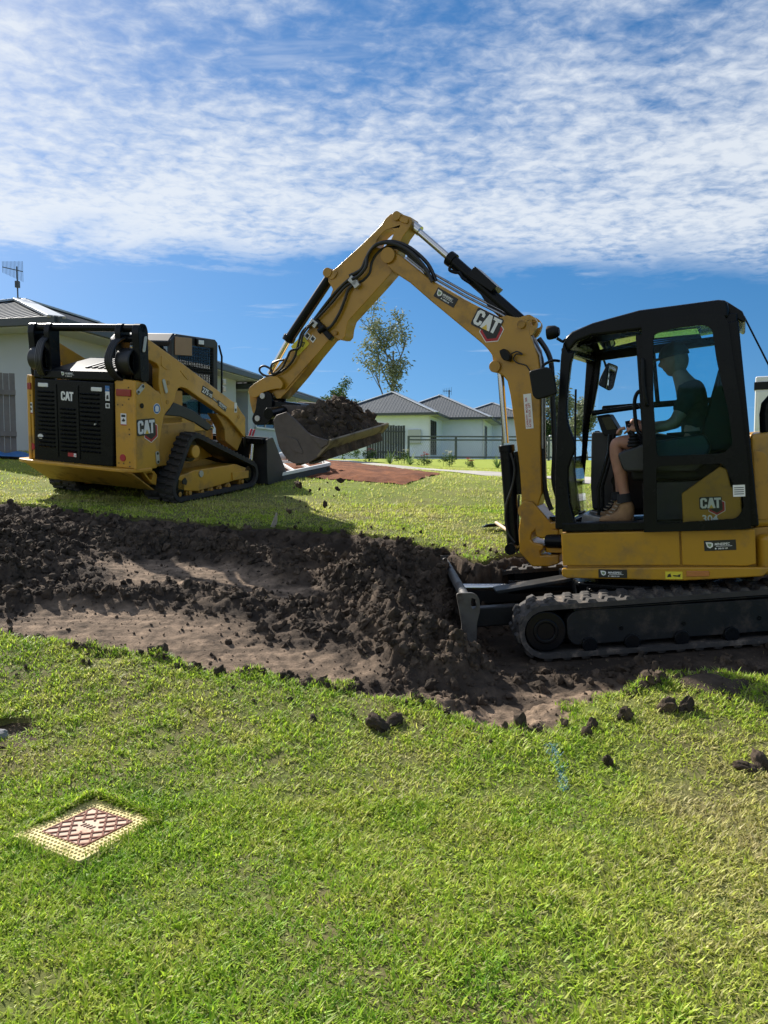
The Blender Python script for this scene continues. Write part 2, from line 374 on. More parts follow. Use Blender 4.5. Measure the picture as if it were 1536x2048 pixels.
def lug_mesh(name, w, material, th=.028, L=.045):
    mb = MB()
    for s, o in ((-1, -.012), (1, .012)):
        c = s*w*.25
        for k in range(2):
            cx = c + (k-.5)*w*.22; oo = o + (k-.5)*.018*s
            b = len(mb.v); x0, x1 = cx-w*.115, cx+w*.115
            mb.add([(x0,oo-L/2,0),(x1,oo-L/2,0),(x1,oo+L/2,0),(x0,oo+L/2,0),(x0+.008,oo-L*.33,th),(x1-.008,oo-L*.33,th),(x1-.008,oo+L*.33,th),(x0+.008,oo+L*.33,th)],
                   [(0,3,2,1),(4,5,6,7),(0,1,5,4),(1,2,6,5),(2,3,7,6),(3,0,4,7)])
    me = mb.mesh(name); me.materials.append(material); return me
def put_lugs(parent, path, n, xc, me):
    P = even(path, n)
    for i in range(n):
        a, b = P[i-1], P[(i+1) % n]; d = Vector((b[0]-a[0], b[1]-a[1])).normalized(); nn = Vector((d.y, -d.x))
        o = bpy.data.objects.new('lug', me); link(o, parent)
        o.matrix_local = Matrix(((1, 0, 0, xc), (0, d.x, nn.x, P[i][0]), (0, d.y, nn.y, P[i][1]), (0, 0, 0, 1)))

# ================================================================ the lie of the land (metres; eye level is z = 1.5)
def _plane(x, y): return 1.065 - .0387*(x + 3.637) + .1085*(y - 9.163)
CTRL = [(x, y, 0.0) for x in (-8, -3, 0, 3, 8) for y in (-4, -1, 1.2, 2.4)] + [(x, 3.3, .03) for x in (-6, -2, 0, 2, 6)] + [
    (-2.1, 4.9, .37), (-4.5, 4.9, .42), (0, 4.2, .16), (.88, 4.1, .14), (2.0, 4.5, .21), (5, 4.5, .25), (-3, 5.8, .60), (0, 5.8, .47), (3, 5.8, .46), (6, 5.8, .5),
    (-5, 7.4, .95), (-3, 7.4, .87), (0, 7.4, .72), (1.2, 7.4, .70), (3.5, 7.4, .74), (7, 7.4, .8)] + [
    (x, y, _plane(x, y)) for x, y in ((-4.6, 9.6), (-2.8, 8.8), (-3.7, 10.2), (-2.9, 11.3), (-1.8, 10.6), (-3.2, 9.6))] + [
    (1.0, 9.2, .93), (.3, 11, 1.21), (-1.3, 12, 1.344), (.87, 12.5, 1.338), (-2.4, 19, 1.66), (3.0, 11.5, 1.216), (3.4, 13, 1.289), (6, 10.5, 1.15), (9, 9, 1.1), (8, 12, 1.2),
    (2.1, 14, 1.27), (2.41, 16, 1.344), (.41, 18, 1.406), (.48, 20.5, 1.447), (-1.1, 23, 1.55), (-6.5, 13, 1.70), (-8, 10, 1.45), (-9, 14, 1.75), (7, 17, 1.36), (-8, 25, 1.8), (8, 25, 1.5),
    (4, 30, 1.62), (-3, 32, 1.75), (16, 30, 1.5), (-16, 30, 1.9), (-18, 12, 1.9), (18, 12, 1.25), (18, 3, .6), (-18, 3, .6), (5, 45, 1.85), (-15, 48, 1.95), (22, 45, 1.7), (0, 70, 1.9), (-40, 60, 2.0), (40, 60, 1.7), (40, 10, 1.2), (-40, 10, 1.8), (0, 110, 2.0), (-70, 110, 2.0), (70, 110, 1.8), (-30, -10, 0), (30, -10, 0), (0, -12, 0)]
_c = np.array(CTRL)
def _tps(r2): return np.where(r2 > 1e-12, .5*r2*np.log(np.maximum(r2, 1e-12)), 0.0)
_n = len(_c); _d2 = ((_c[:, None, :2] - _c[None, :, :2])**2).sum(-1)
_A = np.zeros((_n+3, _n+3)); _A[:_n, :_n] = _tps(_d2) + np.eye(_n)*.02; _A[:_n, _n] = 1; _A[:_n, _n+1:] = _c[:, :2]; _A[_n:, :_n] = _A[:_n, _n:].T
_w = np.linalg.solve(_A, np.concatenate([_c[:, 2], [0, 0, 0]]))
def lawn(x, y):
    x = np.asarray(x, float); y = np.asarray(y, float); sh = np.broadcast(x, y).shape
    X = np.clip(np.broadcast_to(x, sh).ravel(), -60, 60); Y = np.clip(np.broadcast_to(y, sh).ravel(), -10, 105)
    out = np.empty(len(X))
    for i in range(0, len(X), 20000):
        a, b = X[i:i+20000], Y[i:i+20000]
        out[i:i+20000] = _tps((a[:, None]-_c[:, 0])**2 + (b[:, None]-_c[:, 1])**2) @ _w[:_n] + _w[_n] + _w[_n+1]*a + _w[_n+2]*b
    return out.reshape(sh)
def gz(x, y): return float(lawn(x, y))

# ---------------------------------------------------------------- noise in numpy
def vnoise(x, y, seed=0):
    """smooth gradient noise, about -1..1"""
    x = np.asarray(x, float); y = np.asarray(y, float); xi = np.floor(x).astype(np.int64); yi = np.floor(y).astype(np.int64); fx, fy = x-xi, y-yi
    def g(i, j):
        h = (i*374761393 + j*668265263 + seed*2147483647) & 0xffffffff; h = ((h ^ (h >> 13))*1274126177) & 0xffffffff; h = h ^ (h >> 16)
        a = h/4294967296.0*2*np.pi; return np.cos(a), np.sin(a)
    u, v = fx*fx*fx*(fx*(fx*6-15)+10), fy*fy*fy*(fy*(fy*6-15)+10)
    def d(i, j):
        a, b = g(xi+i, yi+j); return a*(fx-i) + b*(fy-j)
    return 1.5*((d(0,0)*(1-u)+d(1,0)*u)*(1-v) + (d(0,1)*(1-u)+d(1,1)*u)*v)
def fbm(x, y, oct=4, seed=0, gain=.5):
    s = 0; a = 1; f = 1
    for k in range(oct): s = s + a*vnoise(x*f+17.3*k, y*f-9.1*k, seed+k); a *= gain; f *= 2.03
    return s
def cells(x, y, seed=0):
    """distance to the nearest feature point (rounded clods)"""
    xi = np.floor(x).astype(np.int64); yi = np.floor(y).astype(np.int64); best = np.full(np.shape(x), 9.0)
    for i in (-1, 0, 1):
        for j in (-1, 0, 1):
            h = ((xi+i)*73856093 ^ (yi+j)*19349663 ^ seed*83492791) & 0xffffffff; h = (h*1274126177) & 0xffffffff; h ^= h >> 15
            px = xi+i + (h & 0xffff)/65536.0; py = yi+j + ((h >> 16) & 0xffff)/65536.0
            best = np.minimum(best, (px-x)**2 + (py-y)**2)
    return np.sqrt(best)
def inside(poly, x, y):
    x = np.asarray(x); y = np.asarray(y); c = np.zeros(np.shape(x), bool); n = len(poly)
    for i in range(n):
        (x1, y1), (x2, y2) = poly[i], poly[(i+1) % n]
        if y1 == y2: continue
        c ^= ((y1 > y) != (y2 > y)) & (x < (x2-x1)*(y-y1)/(y2-y1)+x1)
    return c
def dist_line(pts, x, y, closed=False):
    best = np.full(np.shape(x), 1e9); n = len(pts)
    for i in range(n if closed else n-1):
        ax, ay = pts[i]; bx, by = pts[(i+1) % n]; L = (bx-ax)**2+(by-ay)**2+1e-12
        t = np.clip(((x-ax)*(bx-ax)+(y-ay)*(by-ay))/L, 0, 1)
        best = np.minimum(best, np.hypot(x-ax-t*(bx-ax), y-ay-t*(by-ay)))
    return best
def sstep(a, b, v): t = np.clip((v-a)/(b-a), 0, 1); return t*t*(3-2*t)
# ---------------------------------------------------------------- dug area, measured on the lawn
DUG = [(-2.907,4.985),(-2.519,4.994),(-2.296,4.935),(-2.081,4.885),(-1.777,4.756),(-1.456,4.725),(-1.15,4.616),(-0.863,4.547),(-0.626,4.566),(-0.371,4.389),(-0.195,4.349),(-0.023,4.3),(0.229,4.231),(0.361,4.143),(0.612,3.985),(0.759,3.927),(0.918,3.995),(1.073,4.251),(1.405,4.418),(1.914,4.595),(2.331,4.605),(3.197,4.704)] + [(4.6,6.0),(4.2,7.6),(2.4,7.75)] + [(1.077,7.109),(0.856,6.825),(0.633,7.345),(0.161,7.728),(-0.352,7.935),(-0.886,8.093),(-1.662,8.026),(-2.238,8.223),(-3.066,8.294),(-3.795,8.736),(-4.44,8.895),(-5.198,8.711)]
def dug_dist(x, y):
    """metres inside (positive) or outside (negative) the torn edge"""
    d = dist_line(DUG, x, y, True); d = np.where(inside(DUG, x, y), d, -d)
    return d + .085*fbm(x*3.1, y*3.1, 3, 4) + .045*vnoise(x*13, y*13, 8) + .02*vnoise(x*31, y*31, 18)
RIDGES = [  # crest line, height, half width
    ([(-4.358,7.898),(-3.932,7.867),(-3.487,7.562),(-3.036,7.541),(-2.535,7.51),(-2.035,7.469),(-1.522,7.34),(-0.968,7.133),(-0.545,7.073)], .15, .26),
    ([(-3.681,6.818),(-3.41,6.807),(-3.183,6.895)], .25, .42), ([(-3.343,6.335),(-3.117,6.296)], .20, .25),
    ([(-2.815,5.911),(-2.475,5.93),(-2.21,5.949),(-1.927,6.036),(-1.695,6.203),(-1.398,6.143),(-1.056,6.024),(-0.656,5.964),(-0.341,5.924)], .085, .15),
    ([(-0.201,6.415),(0.008,5.992),(0.116,5.53),(0.21,5.146),(0.333,4.959)], .28, .28), ([(-0.161,6.483),(0.096,6.659),(0.354,6.61)], .32, .30), ([(0.389,6.472),(0.589,6.345)], .18, .22),
    ([(-0.56,5.777),(-0.313,5.412),(-0.16,5.087)], .08, .20), ([(-0.918,6.76),(-0.557,6.661),(-0.291,6.542)], .10, .2),
    ([(-0.351,4.517),(-0.199,4.428)], .07, .09), ([(0.239,4.408),(0.468,4.379)], .07, .12), ([(-0.84,4.586),(-0.746,4.566)], .06, .07), ([(-1.945,4.865),(-1.694,4.785)], .05, .08), ([(-1.391,4.715),(-1.185,4.636)], .05, .07),
    ([(1.833,4.467),(2.08,4.428)], .12, .13), ([(1.568,4.467),(1.678,4.447)], .08, .10),
]
PATCH = [  # scraped flat subsoil: centre, half sizes
    ([(-1.928,5.466)][0], 1.05, .42), ([(-1.228,5.08)][0], .95, .30), ([(-0.671,4.901)][0], .8, .25), ([(-1.512,6.654)][0], .95, .38), ([(-2.095,6.862)][0], .5, .22), ([(-0.861,6.328)][0], .55, .16), ([(0.884,4.29)][0], .75, .22), ([(1.466,4.614)][0], .8, .12), ([(2.398,4.742)][0], .6, .2)]
def trench(x, y): return .205 + .073*(x-2.2) + .0175*(y-6.3)
def soil_z(x, y, fine=True):
    d = dug_dist(x, y); L = lawn(x, y)
    z = L - .13*sstep(.02, .30, d) - .03
    ex = sstep(.35, .75, x - .1) * sstep(4.75, 5.15, y) * (1 - sstep(7.3, 7.6, y)) * sstep(.06, .22, d)
    z = z*(1-ex) + np.minimum(z, trench(x, y))*ex
    rid = np.zeros(np.shape(x))
    jx, jy = x + .10*fbm(x*2.3, y*2.3, 3, 31), y + .10*fbm(x*2.3+9, y*2.3, 3, 37)
    for pts, h, w in RIDGES:
        q = dist_line(pts, jx, jy)/w
        rid = np.maximum(rid, h*np.exp(-q*q)*(.8+.35*vnoise(x*4, y*4, 51)))
    pat = np.zeros(np.shape(x))
    for (cx, cy), rx, ry in PATCH: pat = np.maximum(pat, 1 - sstep(.62, 1.15, np.hypot((jx-cx)/rx, (jy-cy)/ry)))
    pat = pat*(1-sstep(.02, .10, rid))
    z = z + rid
    if fine:
        rough = .42 + 1.0*sstep(.02, .16, rid); rough = rough*(1-.86*pat)*(1-.8*ex)
        c1 = np.maximum(0, .62-cells(x*8.5, y*8.5, 3)); c2 = np.maximum(0, .62-cells(x*19, y*19, 9)); c3 = np.maximum(0, .6-cells(x*40, y*40, 5))
        z = z + rough*(.085*c1 + .045*c2 + .020*c3 + .030*fbm(x*5, y*5, 4, 21) - .02) + .004*fbm(x*30, y*30, 2, 77) + pat*(.005*fbm(x*1.6+y*.5, y*16-x*3, 3, 91)+.005*fbm(x*14, y*14, 4, 93))
    z = np.where(d > -.02, z, np.minimum(z, L-.05 + np.maximum(rid, 0)*.9))
    return z, pat, d, rid
# ---------------------------------------------------------------- materials of the ground
def ground_mat(name, cols, scales, rough=.95, bump=.0, bscale=80, attr=None, attr_col=None):
    m = bpy.data.materials.new(name); m.use_nodes = True; t = m.node_tree; b = t.nodes['Principled BSDF']; b.inputs['Roughness'].default_value = rough; b.inputs['Specular IOR Level'].default_value = .15
    g = t.nodes.new('ShaderNodeNewGeometry')
    def nz(s, d=6, r=.65):
        n = t.nodes.new('ShaderNodeTexNoise'); n.inputs['Scale'].default_value = s; n.inputs['Detail'].default_value = d; n.inputs['Roughness'].default_value = r; t.links.new(g.outputs['Position'], n.inputs['Vector']); return n.outputs[0]
    last = None
    for i in range(len(cols)-1):
        mr = t.nodes.new('ShaderNodeMapRange'); mr.interpolation_type = 'SMOOTHSTEP'; t.links.new(nz(scales[i]), mr.inputs[0]); mr.inputs[1].default_value = .38; mr.inputs[2].default_value = .64
        mx = t.nodes.new('ShaderNodeMixRGB'); t.links.new(mr.outputs[0], mx.inputs[0])
        if last is None: mx.inputs[1].default_value = (*cols[0], 1)
        else: t.links.new(last, mx.inputs[1])
        mx.inputs[2].default_value = (*cols[i+1], 1); last = mx.outputs[0]
    if attr:
        a = t.nodes.new('ShaderNodeAttribute'); a.attribute_name = attr
        n = nz(9, 8, .7); mm = t.nodes.new('ShaderNodeMath'); mm.operation = 'MULTIPLY_ADD'; t.links.new(n, mm.inputs[0]); mm.inputs[1].default_value = 3.0; mm.inputs[2].default_value = -1.0
        m2 = t.nodes.new('ShaderNodeMath'); m2.operation = 'MULTIPLY'; m2.use_clamp = True; t.links.new(mm.outputs[0], m2.inputs[0]); t.links.new(a.outputs['Fac'], m2.inputs[1])
        mx = t.nodes.new('ShaderNodeMixRGB'); t.links.new(m2.outputs[0], mx.inputs[0]); t.links.new(last, mx.inputs[1]); mx.inputs[2].default_value = (*attr_col, 1); last = mx.outputs[0]
    t.links.new(last, b.inputs['Base Color'])
    if bump:
        bp = t.nodes.new('ShaderNodeBump'); bp.inputs['Strength'].default_value = bump; bp.inputs['Distance'].default_value = .012; t.links.new(nz(bscale, 8, .7), bp.inputs['Height']); t.links.new(bp.outputs[0], b.inputs['Normal'])
    return m
M['lawn'] = ground_mat('lawn_ground', [(.085,.125,.022),(.13,.15,.035),(.15,.13,.06)], [1.6, .7], bump=.8, bscale=60)
def lawn_far(m):
    """beyond the built blades the sheet itself carries the colour of the turf"""
    t = m.node_tree; b = t.nodes['Principled BSDF']; old = b.inputs['Base Color'].links[0].from_socket; g = t.nodes.new('ShaderNodeNewGeometry'); s = t.nodes.new('ShaderNodeSeparateXYZ'); t.links.new(g.outputs['Position'], s.inputs[0])
    mr = t.nodes.new('ShaderNodeMapRange'); t.links.new(s.outputs[1], mr.inputs[0]); mr.inputs[1].default_value = 8; mr.inputs[2].default_value = 17
    n = t.nodes.new('ShaderNodeTexNoise'); n.inputs['Scale'].default_value = 1.2; n.inputs['Detail'].default_value = 6; t.links.new(g.outputs['Position'], n.inputs['Vector'])
    c = t.nodes.new('ShaderNodeMixRGB'); t.links.new(n.outputs[0], c.inputs[0]); c.inputs[1].default_value = (.20,.27,.03,1); c.inputs[2].default_value = (.33,.37,.06,1)
    mx = t.nodes.new('ShaderNodeMixRGB'); t.links.new(mr.outputs[0], mx.inputs[0]); t.links.new(old, mx.inputs[1]); t.links.new(c.outputs[0], mx.inputs[2]); t.links.new(mx.outputs[0], b.inputs['Base Color'])
lawn_far(M['lawn'])
M['soil'] = ground_mat('dark_topsoil', [(.072,.053,.039),(.130,.095,.068),(.046,.035,.027)], [7, 2.5], bump=1.0, bscale=70, attr='patch', attr_col=(.34,.245,.17))
M['clod'] = ground_mat('soil_clod_earth', [(.076,.057,.042),(.150,.110,.079),(.049,.038,.029)], [12, 4], bump=1.0, bscale=120)
M['bed'] = ground_mat('red_brown_tilled_earth', [(.165,.060,.026),(.24,.092,.040),(.11,.040,.020)], [6, 1.7], bump=.8, bscale=50)
M['concrete'] = ground_mat('pale_concrete', [(.40,.38,.34),(.50,.47,.42),(.34,.32,.29)], [2, .6], rough=.85, bump=.15, bscale=40)
# ---------------------------------------------------------------- lawn sheet out to the horizon
def axis_lines(lo, hi, step, far, grow=1.28):
    a = list(np.arange(lo, hi + 1e-6, step)); s = step; v = hi
    while v < far: s *= grow; v += s; a.append(v)
    s = step; v = lo
    while v > -far: s *= grow; v -= s; a.insert(0, v)
    return np.array(a)
gx = axis_lines(-7, 7, .10, 1500); gy = axis_lines(1, 20, .10, 1500)
GX, GY = np.meshgrid(gx, gy); GZ = lawn(GX, GY)
dd = dug_dist(GX, GY); near = (GX > -9) & (GX < 9) & (GY < 12)
GZ = GZ + np.where(near, .010*fbm(GX*2.2, GY*2.2, 3, 61), 0) - .035*np.exp(-(np.hypot(GX+1.215, GY-3.075)/.27)**6) - .16*np.exp(-(((GX+1.93)/.15)**2+((GY-3.93)/.12)**2)) - np.where(near, 1.1*sstep(-.01, .09, dd), 0)
nx, ny = len(gx), len(gy)
def grid_faces(nx, ny):
    i = np.arange(nx-1)[None, :] + np.arange(ny-1)[:, None]*nx
    return np.stack([i, i+1, i+1+nx, i+nx], -1).reshape(-1, 4)
def grid_obj(name, X, Y, Z, material, attrs=None):
    ny_, nx_ = X.shape; co = np.stack([X, Y, Z], -1).reshape(-1, 3).astype(np.float32); F = grid_faces(nx_, ny_)
    me = bpy.data.meshes.new(name); me.vertices.add(len(co)); me.vertices.foreach_set('co', co.ravel()); me.loops.add(F.size); me.loops.foreach_set('vertex_index', F.ravel().astype(np.int32))
    me.polygons.add(len(F)); me.polygons.foreach_set('loop_start', np.arange(0, F.size, 4, dtype=np.int32)); me.update(calc_edges=True); me.shade_smooth()
    for k, v in (attrs or {}).items():
        a = me.attributes.new(k, 'FLOAT', 'POINT'); a.data.foreach_set('value', np.ascontiguousarray(v, np.float32).ravel())
    me.materials.append(material); o = bpy.data.objects.new(name, me); return link(o)
tag(grid_obj('lawn', GX, GY, GZ, M['lawn']), kind='structure')
# ---------------------------------------------------------------- torn-up soil
sx = np.arange(-5.2, 4.8, .0175); sy = np.arange(3.75, 9.4, .0175)
SX, SY = np.meshgrid(sx, sy); SZ, PAT, SD, RID = soil_z(SX, SY)
tag(grid_obj('soil', SX, SY, SZ, M['soil'], {'patch': PAT*np.clip(.95+.55*fbm(SX*1.3+SY*.4, SY*11-SX*2, 3, 71), 0, 1.4)}), kind='structure')
def soil_at(x, y):
    i = int(round((x - sx[0])/.0175)); j = int(round((y - sy[0])/.0175))
    return float(SZ[min(max(j, 0), len(sy)-1), min(max(i, 0), len(sx)-1)])
# loose clods: real lumps scattered as one mass, thick on the heaps
def clod_mesh(seed, sub=2, amp=.35):
    bm = bmesh.new(); bmesh.ops.create_icosphere(bm, subdivisions=sub, radius=1); rr = np.random.default_rng(seed); ph = rr.uniform(0, 9, 3)
    from mathutils import noise as mn
    for v in bm.verts:
        p = v.co*1.3 + Vector(ph); k = 1 + amp*mn.noise(p) + amp*.7*mn.noise(p*2.3) + amp*.4*mn.noise(p*5)
        v.co = Vector((v.co.x*1.15, v.co.y*.95, v.co.z*.75))*k
    me = bpy.data.meshes.new('clod'); bm.to_mesh(me); bm.free(); me.materials.append(M['clod']); return me
def scatter(name, pts, rots, scs, tints, kinds, protos, label=None):
    """one object whose points carry instances of the prototype meshes"""
    col = bpy.data.collections.new(name + '_pieces')
    for i, me in enumerate(protos):
        o = bpy.data.objects.new('%s_piece_%02d' % (name, i), me); col.objects.link(o)
    me = bpy.data.meshes.new(name); me.vertices.add(len(pts)); me.vertices.foreach_set('co', np.ascontiguousarray(pts, np.float32).ravel()); me.update()
    for k, ty, v in (('rot', 'FLOAT_VECTOR', rots), ('siz', 'FLOAT', scs), ('tint', 'FLOAT', tints), ('kin', 'INT', kinds)):
        a = me.attributes.new(k, ty, 'POINT'); a.data.foreach_set('vector' if ty == 'FLOAT_VECTOR' else 'value', np.ascontiguousarray(v, np.int32 if ty == 'INT' else np.float32).ravel())
    ob = bpy.data.objects.new(name, me); link(ob)
    g = bpy.data.node_groups.new(name + '_nodes', 'GeometryNodeTree'); g.interface.new_socket('Geometry', in_out='INPUT', socket_type='NodeSocketGeometry'); g.interface.new_socket('Geometry', in_out='OUTPUT', socket_type='NodeSocketGeometry')
    gi = g.nodes.new('NodeGroupInput'); go = g.nodes.new('NodeGroupOutput'); ip = g.nodes.new('GeometryNodeInstanceOnPoints'); ci = g.nodes.new('GeometryNodeCollectionInfo')
    ci.inputs['Collection'].default_value = col; ci.inputs['Separate Children'].default_value = True; ci.inputs['Reset Children'].default_value = True
    def at(nm, ty):
        n = g.nodes.new('GeometryNodeInputNamedAttribute'); n.data_type = ty; n.inputs[0].default_value = nm; return n.outputs[0]
    g.links.new(gi.outputs[0], ip.inputs['Points']); g.links.new(ci.outputs[0], ip.inputs['Instance']); ip.inputs['Pick Instance'].default_value = True
    g.links.new(at('kin', 'INT'), ip.inputs['Instance Index']); g.links.new(at('siz', 'FLOAT'), ip.inputs['Scale'])
    er = g.nodes.new('FunctionNodeEulerToRotation'); g.links.new(at('rot', 'FLOAT_VECTOR'), er.inputs[0]); g.links.new(er.outputs[0], ip.inputs['Rotation'])
    g.links.new(ip.outputs[0], go.inputs[0]); md = ob.modifiers.new('scatter', 'NODES'); md.node_group = g
    tag(ob, label, None, None, 'stuff'); return ob
clods = [clod_mesh(i, 2, .60) for i in range(6)]
N = 125000; cx = rng.uniform(-5.0, 4.6, N); cy = rng.uniform(3.8, 9.3, N)
_z, _p, _d, _r = soil_z(cx, cy, False)
prob = np.where(_d > -.02, .20 + .75*sstep(.02, .14, _r), .012*(_d > -.5)) * (1-.70*_p); prob = np.where((cx > .8) & (cy > 5.15) & (cy < 7.2), .04, prob)
keep = rng.random(N) < prob; cx, cy, cd = cx[keep], cy[keep], _d[keep]
cp = _p[keep]; cs = .0045 + .040*rng.random(len(cx))**6 * (1-.8*cp) * np.where(cd > 0, 1, .5)
cz = np.array([soil_at(a, b) for a, b in zip(cx, cy)]); cz = np.maximum(cz, np.where(cd < 0, lawn(cx, cy)+.008, -9)) + cs*.25
scatter('loose_soil', np.stack([cx, cy, cz], -1), rng.uniform(-3.1, 3.1, (len(cx), 3)), cs, rng.random(len(cx)), rng.integers(0, 6, len(cx)), clods)
# ---------------------------------------------------------------- path, bed, driveway: sheets laid a little above the lawn
def draped(name, poly, material, lift=.012, n=40, furrow=None):
    xs = [p[0] for p in poly]; ys = [p[1] for p in poly]
    bm = bmesh.new(); vs_ = [bm.verts.new((p[0], p[1], 0)) for p in poly]; bm.faces.new(vs_)
    step = max(max(xs)-min(xs), max(ys)-min(ys))/n
    for ax, lo, hi in ((0, min(xs), max(xs)), (1, min(ys), max(ys))):
        for v in np.arange(lo+step, hi, step):
            co = [0, 0, 0]; co[ax] = v; no = [0, 0, 0]; no[ax] = 1
            bmesh.ops.bisect_plane(bm, geom=bm.verts[:]+bm.edges[:]+bm.faces[:], plane_co=co, plane_no=no)
    X = np.array([v.co.x for v in bm.verts]); Y = np.array([v.co.y for v in bm.verts]); Z = lawn(X, Y)+lift
    if furrow: Z = Z + furrow(X, Y)
    for v, z in zip(bm.verts, Z): v.co.z = z
    bmesh.ops.recalc_face_normals(bm, faces=bm.faces)
    me = bpy.data.meshes.new(name); bm.to_mesh(me); bm.free(); me.materials.append(material); me.shade_smooth()
    if me.polygons[0].normal.z < 0: me.flip_normals()
    return tag(link(bpy.data.objects.new(name, me)), kind='structure')
PATH = [(7.5,7.2),(3.0,11.5),(2.1,14.0),(.41,18.0),(-1.1,23.0),(-2.6,29),(-1.4,29.4),(.1,23.6),(1.0,20.0),(2.41,16.0),(3.6,12.6),(8.2,8.0)]
BED = [(-2.3,12.1),(-.4,11.35),(.30,11.0),(.95,12.7),(.30,17.2),(-1.25,22.6),(-2.9,22.0)]
draped('footpath', PATH, M['concrete'], .014, 60)
draped('tilled_soil_bed', BED, M['bed'], .012, 130, lambda X, Y: .010*np.sin((X*.97 + Y*.24)*2*np.pi/.30 + 1.2*fbm(X, Y, 2, 3)) + .016*fbm(X*5, Y*5, 3, 6) + .022*sstep(0, .25, dist_line(BED, X, Y, True)))
draped('side_path', [(-9,11.4),(-5.6,12.3),(-5.4,12.9),(-9,12.2)], M['concrete'], .014, 30)
# ---------------------------------------------------------------- grass blades
def blade_mat(name):
    m = bpy.data.materials.new(name); m.use_nodes = True; t = m.node_tree; b = t.nodes['Principled BSDF']; out = t.nodes['Material Output']
    a = t.nodes.new('ShaderNodeAttribute'); a.attribute_name = 'tint'
    oi = t.nodes.new('ShaderNodeAttribute'); oi.attribute_name = 'rnd'
    r = t.nodes.new('ShaderNodeValToRGB'); t.links.new(a.outputs['Fac'], r.inputs[0]); e = r.color_ramp.elements
    e[0].position = 0; e[0].color = (.11, .28, .012, 1); e[1].position = 1; e[1].color = (.56, .49, .25, 1)
    for p, c in ((.25, (.24, .43, .020, 1)), (.5, (.41, .545, .040, 1)), (.75, (.55, .57, .12, 1))): x = e.new(p); x.color = c
    g = t.nodes.new('ShaderNodeAttribute'); g.attribute_name = 'along'
    hv = t.nodes.new('ShaderNodeHueSaturation'); t.links.new(r.outputs[0], hv.inputs['Color'])
    mm = t.nodes.new('ShaderNodeMapRange'); t.links.new(oi.outputs['Fac'], mm.inputs[0]); mm.inputs[3].default_value = .6; mm.inputs[4].default_value = 1.4; t.links.new(mm.outputs[0], hv.inputs['Value'])
    mx = t.nodes.new('ShaderNodeMixRGB'); t.links.new(g.outputs['Fac'], mx.inputs[0]); t.links.new(hv.outputs[0], mx.inputs[1]); mx.inputs[2].default_value = (.48, .45, .20, 1)
    t.links.new(mx.outputs[0], b.inputs['Base Color']); b.inputs['Roughness'].default_value = .5; b.inputs['Specular IOR Level'].default_value = .25
    tr = t.nodes.new('ShaderNodeBsdfTranslucent'); t.links.new(mx.outputs[0], tr.inputs[0])
    ms = t.nodes.new('ShaderNodeMixShader'); ms.inputs[0].default_value = .48; t.links.new(b.outputs[0], ms.inputs[1]); t.links.new(tr.outputs[0], ms.inputs[2]); t.links.new(ms.outputs[0], out.inputs[0])
    return m
M['blade'] = blade_mat('grass_blade')
def tuft_mesh(seed, nb, rad, lmin, lmax, w, tilt=(15, 80)):
    rr = np.random.default_rng(seed); V = []; Fc = []; al = []
    for k in range(nb):
        a = rr.uniform(0, 2*np.pi); r = rad*math.sqrt(rr.random()); base = np.array([r*math.cos(a), r*math.sin(a), -.004]); h = rr.uniform(0, 2*np.pi); L = rr.uniform(lmin, lmax); ti = R(rr.uniform(*tilt)); cv = rr.uniform(.2, 1.1); ww = w*rr.uniform(.7, 1.25)
        side = np.array([-math.sin(h), math.cos(h), 0]); p = base.copy(); b0 = len(V); dry = rr.random() < .13
        tw = rr.uniform(-.5, .5)
        for j in range(4):
            t = j/3; wd = ww*(1-t**1.8)*.5 + .0002; th = ti + cv*t*.8
            s2 = side*math.cos(tw*t) + np.array([0, 0, 1])*math.sin(tw*t)*.6
            V += [p-s2*wd, p+s2*wd]; al += [.85 if dry else max(0, t-.75)*.8 + max(0, .25-t)*1.2]*2
            p = p + L/3*np.array([math.cos(h)*math.sin(th), math.sin(h)*math.sin(th), math.cos(th)])
        for j in range(3): Fc.append((b0+2*j, b0+2*j+1, b0+2*j+3, b0+2*j+2))
    me = bpy.data.meshes.new('tuft'); me.from_pydata([tuple(v) for v in V], [], Fc); at = me.attributes.new('along', 'FLOAT', 'POINT'); at.data.foreach_set('value', np.array(al, np.float32)); me.materials.append(M['blade']); me.shade_smooth(); return me
LID_C, LID_A, LID_S = (-1.215, 3.075), R(-30), .202      # pit lid centre, turn, half side
def lawn_clear(x, y):
    ok = (dug_dist(x, y) < -.01) & ~inside(PATH, x, y) & ~inside(BED, x, y)
    u = (x-LID_C[0])*math.cos(LID_A) + (y-LID_C[1])*math.sin(LID_A); v = -(x-LID_C[0])*math.sin(LID_A) + (y-LID_C[1])*math.cos(LID_A)
    j = .012*vnoise(x*40, y*40, 3)
    ok &= ~((np.abs(u+j) < LID_S-.010) & (np.abs(v+j) < LID_S-.010))
    ok &= ~(np.hypot((x+1.96)/.12, (y-3.94)/.085) < 1)
    return ok
